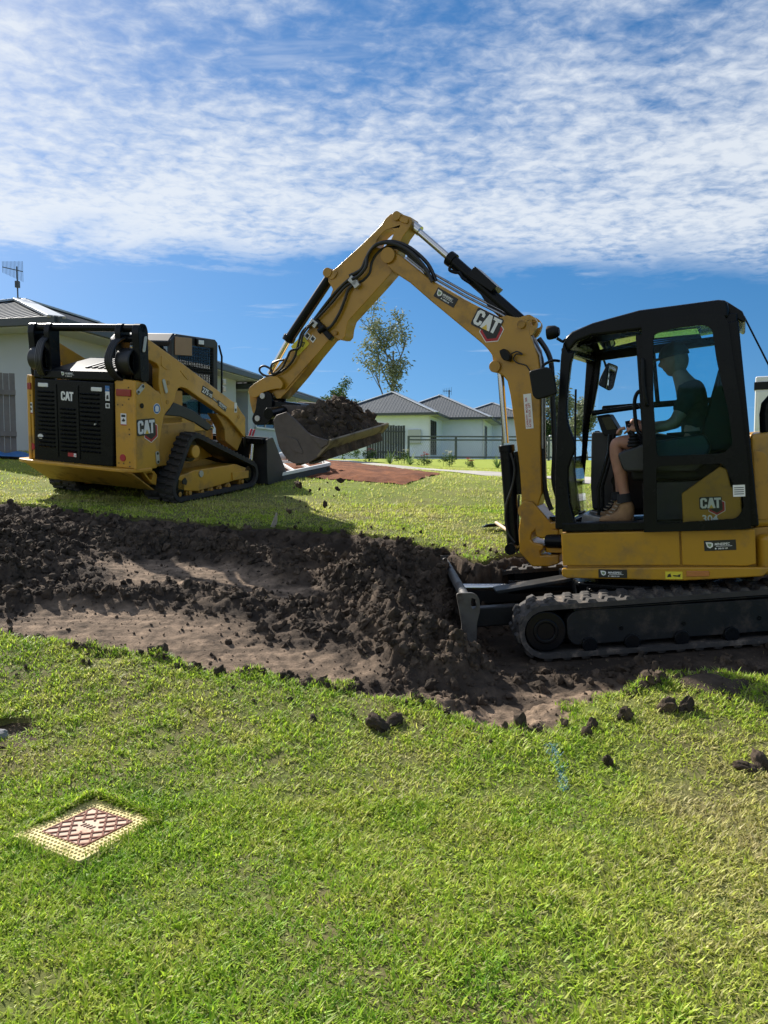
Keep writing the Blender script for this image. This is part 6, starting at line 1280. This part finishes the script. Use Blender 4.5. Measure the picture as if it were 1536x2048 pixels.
# --- soil heaped in the bucket
def lumpy(name, fn, nu, nv, material, extra=None):
    mb = MB(); V = [fn(i/(nu-1), j/(nv-1)) for j in range(nv) for i in range(nu)]
    F = [(j*nu+i, j*nu+i+1, (j+1)*nu+i+1, (j+1)*nu+i) for j in range(nv-1) for i in range(nu-1)]
    mb.add(V, F)
    if extra: extra(mb)
    return mb
from mathutils import noise as mnoise
def heap(u, v):
    x = -.575 + 1.17*u; y = 2.58 + .44*v
    e = min(1, 4.2*min(u, 1-u)); s = math.sin(math.pi*min(1, max(0, v)))**.6
    top = 1.73 + .27*v*.85 + (.155*e**.6*s*(.8+.4*math.exp(-((u-.60)/.30)**2))) + BT*x
    p = Vector((x*6, y*6, 3)); n = .045*mnoise.noise(p) + .035*mnoise.noise(p*2.3) + .022*mnoise.noise(p*5.1)
    if v < .02 or v > .98 or u < .01 or u > .99: return (x, y, 1.60 + BT*x)
    return (x + .03*mnoise.noise(p*2+Vector((5,5,5))), y - .03*mnoise.noise(p*2), top + n*1.9)
clod_lo = [clod_mesh(90+i, 1) for i in range(4)]
def heap_extra(mb):
    rr = random.Random(3)
    for k in range(260):
        u, v = rr.uniform(.03,.97), rr.uniform(.05,.95); p = Vector(heap(u, v)); s = .012 + .045*rr.random()**2.2; me = clod_lo[k % 4]
        Rm = Matrix.Rotation(rr.uniform(0,6), 3, (rr.random(), rr.random(), rr.random()+.1)); mb.add([p + Rm @ (q.co*s) for q in me.vertices], [tuple(f.vertices) for f in me.polygons])
    for k in range(150):                                         # roots and torn turf
        u, v = rr.uniform(.05,.97), rr.uniform(.02,.9); p = Vector(heap(u, v)); d = Vector((rr.uniform(-1,1), rr.uniform(-1,.3), rr.uniform(-.8,.8))).normalized(); L = rr.uniform(.03,.09)
        mb.tube([p, p+d*L*.5+Vector((0,0,.006)), p+d*L-Vector((0,0,L*.35))], [.0025,.002,.0008], 4)
ld = lumpy('soil_load', heap, 56, 26, None, heap_extra).build('soil_load', M['clod'], None, smooth=60)
tr_ = MB(); rr_ = random.Random(8)
for k in range(420):
    u, v = rr_.uniform(.03,.97), rr_.uniform(.02,.9); p = Vector(heap(u, v)); d = Vector((rr_.uniform(-1,1), rr_.uniform(-1,.3), rr_.uniform(-.5,.7))).normalized(); L = rr_.uniform(.02,.06); s_ = d.orthogonal().normalized()*rr_.uniform(.0012,.003); q = p+d*L+Vector((0,0,-L*.3))
    tr_.add([p-s_, p+s_, q+s_*.4, q-s_*.4], [(0,1,2,3)])
me = tr_.mesh('dead_turf'); me.materials.append(straw); link(bpy.data.objects.new('dead_turf', me), ld)['kind'] = 'stuff'
ld.matrix_world = EU_M; tag(ld, 'heap of dark rooty soil filling the raised excavator bucket', 'soil')
# ================================================================ operator
skin = mat('skin', (.40,.205,.14), .5, var=.22, vscale=18, dirt=(.30,.12,.085), dirt_amt=.4, dscale=9, bump=.25, bscale=120); shirt_m = mat('dark_work_shirt', (.022,.022,.020), .85, var=.5, vscale=9, dirt=(.060,.058,.050), dirt_amt=.6, dscale=11, bump=.3, bscale=50); short_m = mat('dark_work_shorts', (.022,.024,.028), .85, var=.2)
boot_m = mat('tan_suede_boot', (.30,.175,.085), .85, var=.25, vscale=14, bump=.4, bscale=60); sole_m = mat('boot_sole', (.42,.36,.27), .8); sock_m = mat('dark_sock', (.02,.02,.024), .9); cap_m = mat('dark_cap', (.035,.042,.040), .85, var=.3, vscale=14)
def skinned(name, joints, edges, material, parent=None, sub=2, extra=None, root=0):
    me = bpy.data.meshes.new(name); me.from_pydata([j[:3] for j in joints], edges, []); o = bpy.data.objects.new(name, me); C.objects.link(o)
    m = o.modifiers.new('skin', 'SKIN'); m.use_smooth_shade = True; s = o.modifiers.new('sub', 'SUBSURF'); s.levels = s.render_levels = sub
    for i, j in enumerate(joints):
        r = j[3] if isinstance(j[3], tuple) else (j[3], j[3]); me.skin_vertices[0].data[i].radius = r
    me.skin_vertices[0].data[root].use_root = True
    bpy.context.view_layer.update()
    ev = bpy.data.meshes.new_from_object(o.evaluated_get(bpy.context.evaluated_depsgraph_get())); bpy.data.objects.remove(o)
    bm = bmesh.new(); bm.from_mesh(ev)
    for q in (extra or []): bm.from_mesh(q)
    bm.to_mesh(ev); bm.free(); ev.name = name; ev.materials.clear(); ev.materials.append(material); ev.shade_smooth()
    return link(bpy.data.objects.new(name, ev), parent)
HX = -.38
def head_mesh(c, tiltdeg):
    bm = bmesh.new(); bmesh.ops.create_uvsphere(bm, u_segments=40, v_segments=28, radius=1)
    for v in bm.verts:
        x, y, z = v.co                                     # y forward
        X, Y, Z = x*.076, y*.098, z*.120
        if z < 0: X *= 1 - .28*z*z; Y *= 1 - .12*z*z
        if y > 0:
            f = y
            Y += .026*math.exp(-((x/.16)**2 + ((z+.10)/.16)**2))*f        # nose
            Y += .010*math.exp(-((x/.5)**2 + ((z-.28)/.12)**2))*f         # brow
            Y -= .012*f*(math.exp(-(((abs(x)-.40)/.18)**2 + ((z-.10)/.12)**2)))  # eye sockets
            Y += .008*math.exp(-((x/.28)**2 + ((z+.48)/.09)**2))*f - .006*math.exp(-((x/.3)**2 + ((z+.49)/.025)**2))*f  # lips
            Y += .016*math.exp(-((x/.3)**2 + ((z+.85)/.2)**2))            # chin
        if abs(x) > .8 and -.25 < z < .2 and -.3 < y < .12: X *= 1.14     # ears
        v.co = (X, Y, Z)
    bmesh.ops.rotate(bm, verts=bm.verts, cent=(0,0,0), matrix=Matrix.Rotation(R(tiltdeg), 3, 'X')); bmesh.ops.translate(bm, verts=bm.verts, vec=c)
    me = bpy.data.meshes.new('head'); bm.to_mesh(me); bm.free(); return me
HC = Vector((HX, -.305, 2.075))
def finger(base, d, n, lens, r):
    """short chain of three joints bending by n"""
    mb = MB(); pts = [Vector(base)]; dd = Vector(d).normalized()
    for k, L in enumerate(lens): pts.append(pts[-1] + dd*L); dd = (dd + Vector(n)*.55).normalized()
    mb.tube(catmull(pts, 3), [r*(1-.35*i/(len(pts)*3-3)) for i in range(len(catmull(pts, 3)))], 8); return mb.mesh('finger')
H = Vector((-.65, .01, 1.585))
fing = [finger(H+Vector((-.028+.019*k, .028, .018-.004*abs(k-1.2))), (0,.9,-.15), (0,-.35,-1), [.034*f, .026*f, .020*f], .0092) for k, f in ((0,.82),(1,.98),(2,1.0),(3,.92))]
fing.append(finger(H+Vector((.034,-.012,.004)), (.35,.75,-.35), (-.6,.2,-.4), [.036,.030], .0105))
J = [(HX,-.44,1.42,(.13,.12)),(HX,-.44,1.56,(.13,.10)),(HX,-.43,1.72,(.16,.105)),(HX,-.40,1.84,(.14,.09)),(HX,-.345,1.94,.058),(HX,-.315,2.03,.06),
     (HX-.20,-.41,1.80,.058),(HX-.27,-.30,1.60,.046),(HX-.28,-.14,1.575,.036),(-.65,-.035,1.59,.027),(-.65,.03,1.60,(.040,.018)),
     (HX+.20,-.41,1.80,.058),(HX+.28,-.28,1.60,.046),(HX+.34,-.05,1.60,.036),(-.03,.08,1.66,.034),
     (HX-.11,-.36,1.40,.085),(HX-.13,-.08,1.475,.078),(HX-.13,.13,1.500,.060),(HX-.13,.125,1.38,.055),(HX-.13,.105,1.27,.056),(HX-.13,.088,1.13,.040),(HX-.13,.06,1.00,.038),
     (HX+.11,-.36,1.40,.085),(HX+.13,-.08,1.475,.078),(HX+.13,.15,1.500,.060),(HX+.13,.15,1.36,.055),(HX+.13,.14,1.26,.056),(HX+.13,.15,1.12,.040),(HX+.13,.14,1.00,.038)]
Ed = [(0,1),(1,2),(2,3),(3,4),(4,5),(3,6),(6,7),(7,8),(8,9),(9,10),(3,11),(11,12),(12,13),(13,14),(0,15),(15,16),(16,17),(17,18),(18,19),(19,20),(20,21),(0,22),(22,23),(23,24),(24,25),(25,26),(26,27),(27,28)]
person = skinned('person', J, Ed, skin, None, 2, [head_mesh(HC, -8)] + fing)
person.matrix_world = EU_M; tag(person, 'person in dark shirt, cap, shorts and tan boots driving the excavator from its seat', 'person')
g = lambda i, k=1.0, dx=0, dy=0, dz=0: (J[i][0]+dx, J[i][1]+dy, J[i][2]+dz, tuple(q*k for q in J[i][3]) if isinstance(J[i][3], tuple) else J[i][3]*k)
skinned('shirt', [g(0,1.13),g(1,1.13),g(2,1.10),g(3,1.10),(HX,-.375,1.895,.070),g(6,1.22),(HX-.25,-.33,1.66,.066),g(11,1.22),(HX+.25,-.32,1.66,.066)], [(0,1),(1,2),(2,3),(3,4),(3,5),(5,6),(3,7),(7,8)], shirt_m, person)
skinned('shorts', [(HX,-.44,1.40,(.155,.14)),g(15,1.18),g(16,1.22),(HX-.13,.02,1.50,.092),g(22,1.18),g(23,1.22),(HX+.13,.02,1.50,.092)], [(0,1),(1,2),(2,3),(0,4),(4,5),(5,6)], short_m, person)
for s, yy in ((-1, .06), (1, .14)):
    xx = HX + .13*s
    skinned('boot', [(xx,yy+.02,1.06,.058),(xx,yy,.98,.056),(xx,yy-.005,.935,(.050,.052)),(xx,yy+.08,.925,(.050,.045)),(xx,yy+.17,.912,(.052,.036)),(xx,yy+.225,.905,(.040,.028)),(xx,yy-.045,.925,(.042,.045))], [(0,1),(1,2),(2,3),(3,4),(4,5),(2,6)], boot_m, person)
    sol = MB().prism([(p[0]*.052+xx, p[1]) for p in [(-.8,yy-.09),(.8,yy-.09),(1,yy-.02),(.85,yy+.05),(1.05,yy+.16),(.7,yy+.24),(0,yy+.262),(-.7,yy+.24),(-1.05,yy+.16),(-.85,yy+.05),(-1,yy-.02)]], 2, .870, .893).build('boot_sole', sole_m, person, .006)
    MB().cyl((xx,yy+.024,1.04),(xx,yy+.03,1.105),.056,.050,18).build('sock', sock_m, person)
    for k in range(5): MB().tube([(xx-.036,yy+.055+.02*k,1.03-.022*k),(xx,yy+.085+.02*k,1.036-.022*k),(xx+.036,yy+.055+.02*k,1.03-.022*k)], .0035, 6).build('boot_lace', sole_m, person)
cm = bmesh.new(); bmesh.ops.create_uvsphere(cm, u_segments=28, v_segments=16, radius=1)
bmesh.ops.delete(cm, geom=[v for v in cm.verts if v.co.z < -.02], context='VERTS')
for v in cm.verts: v.co = (v.co.x*.086, v.co.y*.110, v.co.z*.108+.028)
cme = bpy.data.meshes.new('cap'); cm.to_mesh(cme); cm.free(); cme.materials.append(cap_m); cme.shade_smooth()
cap = link(bpy.data.objects.new('cap', cme), person); cap.location = HC; cap.rotation_euler.x = R(-8); so = cap.modifiers.new('s', 'SOLIDIFY'); so.thickness = .006
pk = MB().prism([(-.07,.08),(.07,.08),(.075,.13),(.05,.175),(0,.19),(-.05,.175),(-.075,.13)], 2, .030, .037).build('cap_peak', cap_m, cap, .003)

# ================================================================ small things
# --- pit lid in the lawn
lid_y = mat('pale_yellow_lid', (.62,.52,.22), .7, var=.12, vscale=14, dirt=(.20,.15,.07), dirt_amt=.8, dscale=16); lid_r = mat('rusty_plate', (.55,.42,.31), .8, var=.2, vscale=18, dirt=(.30,.13,.07), dirt_amt=.6, dscale=12); lid_b = mat('rust_bar', (.17,.055,.030), .8, var=.3, vscale=25)
pl = empty('pit_lid', (LID_C[0], LID_C[1], gz(*LID_C)-.004), LID_A); tag(pl, 'square yellow studded pit lid with rusty lattice plate set in the lawn', 'pit lid')
S = LID_S
MB().prism(rpoly([(-S,-S),(S,-S),(S,S),(-S,S)], .02), 2, -.06, .012).build('plate', lid_y, pl, .004)
dm = MB().lathe([(.0062,0),(.0055,.003),(.003,.005),(.0005,.0055)], (0,0,0), 8).mesh('stud'); dm.materials.append(lid_y); dm.shade_smooth()
I_ = .122; st_ = .0205; n_ = int(2*(S-.012)/st_)
for i in range(n_+1):
    for j in range(n_+1):
        x, y = -S+.012+i*st_, -S+.012+j*st_
        if abs(x) < I_+.006 and abs(y) < I_+.006: continue
        o = bpy.data.objects.new('stud', dm); link(o, pl); o.location = (x, y, .0115)
ins = MB().box(-I_,I_,-I_,I_,.009,.0135).build('steel_insert', lid_r, pl, .002)
for a, b in (((-I_,-I_),(I_,-I_)),((I_,-I_),(I_,I_)),((I_,I_),(-I_,I_)),((-I_,I_),(-I_,-I_))): MB().beam((*a,.0145),(*b,.0145),.006,.004).build('insert_rim', lid_b, ins)
def clipbar(c, sgn):
    """diagonal lattice line x + sgn*y = c inside the square"""
    p = []
    for t in (-I_, I_):
        y = (c-t)*sgn
        if abs(y) <= I_: p.append((t, y))
        x = c - sgn*t
        if abs(x) < I_: p.append((x, t))
    return p[:2]
for sgn in (1, -1):
    for k in range(-3, 4):
        p = clipbar((k+.5)*.062, sgn)
        if len(p) == 2 and math.dist(*p) > .03:
            a, b = Vector((*p[0],.0155)), Vector((*p[1],.0155)); m_ = (a+b)/2
            for s0, s1 in (((0,.36),(.64,1)) if k in (-1, 0) else ((0,1),)): MB().beam(a+(b-a)*s0, a+(b-a)*s1, .0075, .005).build('lattice_bar', lid_b, ins)
for k in range(4): MB().beam((-.03+.018*k,-.012,.0150),(-.025+.018*k,.014,.0150),.004,.003).build('cast_mark', lid_b, ins)
# --- hole with a stone at the left edge
stone = link(bpy.data.objects.new('stone', clod_mesh(300, 3, .18))); stone.data.materials.clear(); stone.data.materials.append(mat('grey_stone', (.22,.22,.23), .8, var=.2, vscale=12, bump=.4, bscale=40))
stone.location = (-1.99, 3.82, gz(-1.99,3.82)+.01); stone.scale = (.075,.055,.05); stone.rotation_euler.z = .4; tag(stone, 'grey stone half buried at the left edge of the lawn', 'stone')
# --- clods of soil lying about
def clod(seed, loc, s, label, group=None, rot=None):
    o = link(bpy.data.objects.new('soil_clod', clod_mesh(seed, 3, .38))); o.location = loc; o.scale = (s, s*.85, s*.8); o.rotation_euler = rot or (seed*.7, seed*.3, seed*1.1); tag(o, label, 'soil clod', group)
for i, (x, y, s, lab) in enumerate(((-.03,3.97,.062,'large dark soil clod on the grass nearest the scraped patch'), (1.072,3.613,.036,'lone dark clod lying in the open lawn right of centre'), (1.043,3.90,.036,'lower of two small clods below the right end of the dug edge'),
        (1.10,3.985,.034,'upper of two small clods below the right end of the dug edge'), (1.30,4.07,.050,'flat dark clod lying between the small pair and the turf mound'), (1.55,4.15,.060,'left of two broken clods below the turf mound'), (1.66,4.16,.055,'right of two broken clods below the turf mound'),
        (1.80,3.60,.058,'largest clod of the dug scatter at the right edge of the lawn'), (1.70,3.56,.045,'small crumb left of the largest clod at the right edge'), (.06,4.03,.045,'small clod touching the largest dark clod on the grass'), (-.38,4.05,.025,'tiny clod on the grass left of the large dark clod'))):
    clod(400+i, (x, y, gz(x,y)+s*.35), s, lab)
for i, (p, s) in enumerate(zip([(-0.805,7.25,1.317),(-0.409,7.25,1.355),(-0.438,7.25,1.275),(-0.697,7.25,1.261),(-0.607,7.25,1.275),(-0.556,7.25,1.133),(-0.928,7.25,1.199),(-0.872,7.25,1.19),(-0.531,7.25,1.463),(-0.471,7.25,1.209),(-0.896,7.25,1.067),(-0.735,7.25,1.11),(-0.602,7.25,1.383),(-0.532,7.25,1.336),(-0.367,7.25,1.218),(-0.792,7.25,1.162),(-0.651,7.25,1.077),(-0.575,7.25,1.218),(-0.509,7.25,1.1),(-0.847,7.25,1.289)], (.034,.020,.019,.012,.010,.020,.008,.007,.009,.008,.018,.008,.006,.007,.006,.009,.007,.006,.007,.008))):
    clod(450+i, p, s*1.4, {0: 'largest of the falling clods, left of the others beside the loader bucket', 1: 'upper of two big clods falling below the right half of the bucket', 2: 'lower of two big clods falling below the right half of the bucket'}.get(i, 'small crumb of dark soil dropping through the air from the raised bucket'), 'clods falling from the bucket')
# --- splinter of wood
sp = MB().prism([(-.02,0),(.03,0),(.035,.07),(.012,.16),(.0,.165),(-.015,.06)], 1, -.012, .012).build('wood_stake', mat('pale_split_wood', (.42,.37,.29), .8, var=.2, vscale=20), None, .003)
sp.location = (-1.18, 8.12, gz(-1.18,8.12)-.01); sp.rotation_euler = (.1,.25,.3); tag(sp, 'pale splintered piece of wood standing in the shaded grass', 'wood')
# --- pick lying on the lawn
pk_ = empty('mattock', (1.20, 8.2, gz(1.20,8.2)+.03)); tag(pk_, 'mattock with pale wooden handle lying on the lawn left of the boom', 'mattock')
a_ = Vector((0,0,.05)); b_ = Vector((1.31-1.20, 7.25-8.2, gz(1.31,7.25)-gz(1.20,8.2)+.06))
MB().tube([a_, (a_+b_)/2+Vector((0,0,.01)), b_], [.020,.017,.020], 10).build('handle', mat('pale_handle_wood', (.55,.40,.27), .6, var=.15, vscale=10), pk_)
MB().prism([(-.16,.0),(-.10,.035),(0,.045),(.10,.03),(.17,-.03),(.10,.0),(0,.01),(-.10,.005)], 1, -.03, .03).build('head', M['black'], pk_, .004)
# --- steel gate frame lying beyond the loader bucket, wrapped tube on it
gq = [Vector((-1.55,11.35,gz(-1.55,11.35)+.10)), Vector((-.86,12.15,gz(-.86,12.15)+.16)), Vector((-1.05,13.3,gz(-1.05,13.3)+.12)), Vector((-2.1,12.9,gz(-2.1,12.9)+.12))]
gt = empty('gate_frame', gq[0]); tag(gt, 'white steel gate frame lying flat beside the loader bucket', 'gate'); G0 = gq[0].copy(); gq = [v-G0 for v in gq]
for i in range(4): MB().beam(gq[i], gq[(i+1) % 4], .05, .05).build('frame_bar', frame_w, gt, .005)
for t in (.3, .6): MB().beam(gq[0].lerp(gq[1],t), gq[3].lerp(gq[2],t), .04, .04).build('cross_bar', frame_w, gt, .005)
MB().beam(gq[0]-Vector((0,0,.07)), gq[1]-Vector((0,0,.07)), .03, .09).build('dark_under_strip', timber_d, gt)  # dark strip below the front bar
tq = catmull([gq[3]+Vector((.1,-.2,.08)), gq[3].lerp(gq[2],.5)+Vector((.05,-.25,.10)), gq[2]+Vector((.0,-.35,.09)), gq[2]+Vector((.12,-.5,.13)), gq[2]+Vector((.02,-.62,.15))], 6)
wt_ = MB().tube([p+G0 for p in tq], [.055+.018*math.sin(i*1.7) for i in range(len(tq))], 12).build('wrapped_tube', mat('white_plastic_wrap', (.74,.74,.72), .35, var=.1, vscale=20, bump=.5, bscale=25), None)
tag(wt_, 'white plastic wrapped tube lying on the gate frame', 'tube')
# --- two stakes with red grips
for i, (p, q) in enumerate((([(-2.012,11.75,2.046)][0],[(-2.111,11.6,1.636)][0]),([(-1.967,11.75,2.039)][0],[(-2.066,11.6,1.636)][0]))):
    r_ = empty('steel_stake', q); d_ = Vector(p)-Vector(q); tag(r_, ('left' if i == 0 else 'right')+' of two leaning steel stakes with red grips behind the loader', 'stake')
    MB().cyl(d_*-1.1, d_*.62, .009, n=8).build('shaft', M['zinc'], r_); MB().cyl(d_*.60, d_, .016, n=10).build('grip', M['redp'], r_, .004)
# --- blue tarpaulin by the fence
tp_ = lumpy('tarpaulin', lambda u, v: (-6.9+1.9*u, 11.9+.5*u+.4*v, gz(-6.9+1.9*u, 11.9+.5*u+.4*v)+.05+.07*abs(math.sin(u*17+v*3))*math.sin(math.pi*v)), 40, 8, None).build('tarpaulin', mat('blue_tarpaulin', (.03,.13,.32), .5), None, smooth=60); tag(tp_, 'crumpled blue tarpaulin along the foot of the grey fence', 'tarpaulin')
# --- white cabinets by the cream house
for i, (t, w, h, lab) in enumerate(((6.0,.45,.75,'pale upright cabinet against the cream house left of the bucket'), (7.6,.9,.62,'white air conditioner on the ground by the cream house wall'))):
    b_ = Vector(P1_(t,.20,0)); r_ = empty('heat_pump' if i else 'meter_cabinet', (b_.x,b_.y,gz(b_.x,b_.y)), -HA+R(90)*0); tag(r_, lab, 'air conditioner' if i else 'cabinet')
    r_.rotation_euler.z = -HA
    MB().box(-.17,.17,-w/2,w/2,.02,h).build('casing', frame_w, r_, .015)
    if i: MB().cyl((.165,.1,.32),(.178,.1,.32),.22,n=20).build('fan_recess', frame_d, r_); MB().ring((.165,.1,.32),(.19,.1,.32),.25,.22,20).build('fan_ring', frame_w, r_)
    else: MB().box(.165,.176,-w/2+.04,w/2-.04,.1,h-.06).build('cabinet_door', frame_w, r_, .006)
# --- white statue in the far garden
p_ = [(11.187,52.0,1.671)][0]; sv = MB().lathe([(.26,0),(.26,.14),(.18,.18),(.20,.5),(.17,.9),(.20,1.12),(.22,1.30),(.16,1.40),(.07,1.45),(.11,1.54),(.12,1.64),(.08,1.74),(.0,1.77)], (0,0,0), 16).build('statue', frame_w, None, smooth=60)
sv.location = (p_[0],p_[1],1.75); tag(sv, 'small white garden statue far off, just right of the boom', 'statue')
# --- white truck at the right edge
tk_ = empty('truck', (7.45,15.0,gz(7.35,15)), R(-27)); tag(tk_, 'white box truck with dark roof edge parked at the right edge behind the excavator', 'truck'); zt_ = 3.22-gz(7.35,15)
MB().box(-.25,2.0,0,4.4,.75,zt_).build('box_body', mat('white_truck_paint', (.70,.71,.72), .35, var=.04), tk_, .03)
MB().box(-.27,2.02,-.02,4.42,zt_-.26,zt_-.11).build('roof_band', M['blackmatt'], tk_, .01); MB().box(-.2,1.95,-.012,.0,.9,1.62).build('rear_door', frame_w, tk_, .01)
MB().prism([(4.45,.55),(6.1,.55),(6.1,1.1),(5.8,1.25),(5.5,1.95),(4.45,1.95)], 0, -.15, 1.9).build('cab', mat('white_cab_paint', (.70,.71,.72), .3), tk_, .04)
MB().box(-.1,1.85,.1,6.0,.45,.75).build('chassis', M['black'], tk_, .01)
for y in (.9, 5.2):
    for x0, x1 in ((-.15,.12),(1.63,1.9)):
        w_ = MB().cyl((x0,y,.40),(x1,y,.40),.40,n=26).build('wheel', M['rubber'], tk_, .03); MB().cyl((x0-.01,y,.40),(x1+.01,y,.40),.2,n=18).build('rim', M['zinc'], w_, .01)
for x in (0, 1.75): MB().box(x-.1,x+.1,-.03,.0,.82,.90).build('tail_lamp', M['tail'], tk_, .005)
# --- blue set-out paint on the grass
bm_ = bpy.data.materials.new('blue_marking_paint'); bm_.use_nodes = True; bm_.node_tree.nodes['Principled BSDF'].inputs['Base Color'].default_value = (.16,.34,.38,1); bm_.node_tree.nodes['Principled BSDF'].inputs['Roughness'].default_value = .6
bt = [t.copy() for t in tufts[:3]]
for t in bt: t.materials.clear(); t.materials.append(bm_)
nn = 46; tt = rng.random(nn); bx_ = .849-.03*tt+rng.normal(0,.014,nn); by_ = 3.80-.40*tt
scatter('marking_paint', np.stack([bx_,by_,lawn(bx_,by_)+.010*fbm(bx_*2.2,by_*2.2,3,61)+.002],-1), rng.normal(0,.2,(nn,3))+np.array([0,0,1])*rng.uniform(0,6,(nn,1)), rng.uniform(.45,.75,nn), rng.random(nn), rng.integers(0,3,nn), bt)
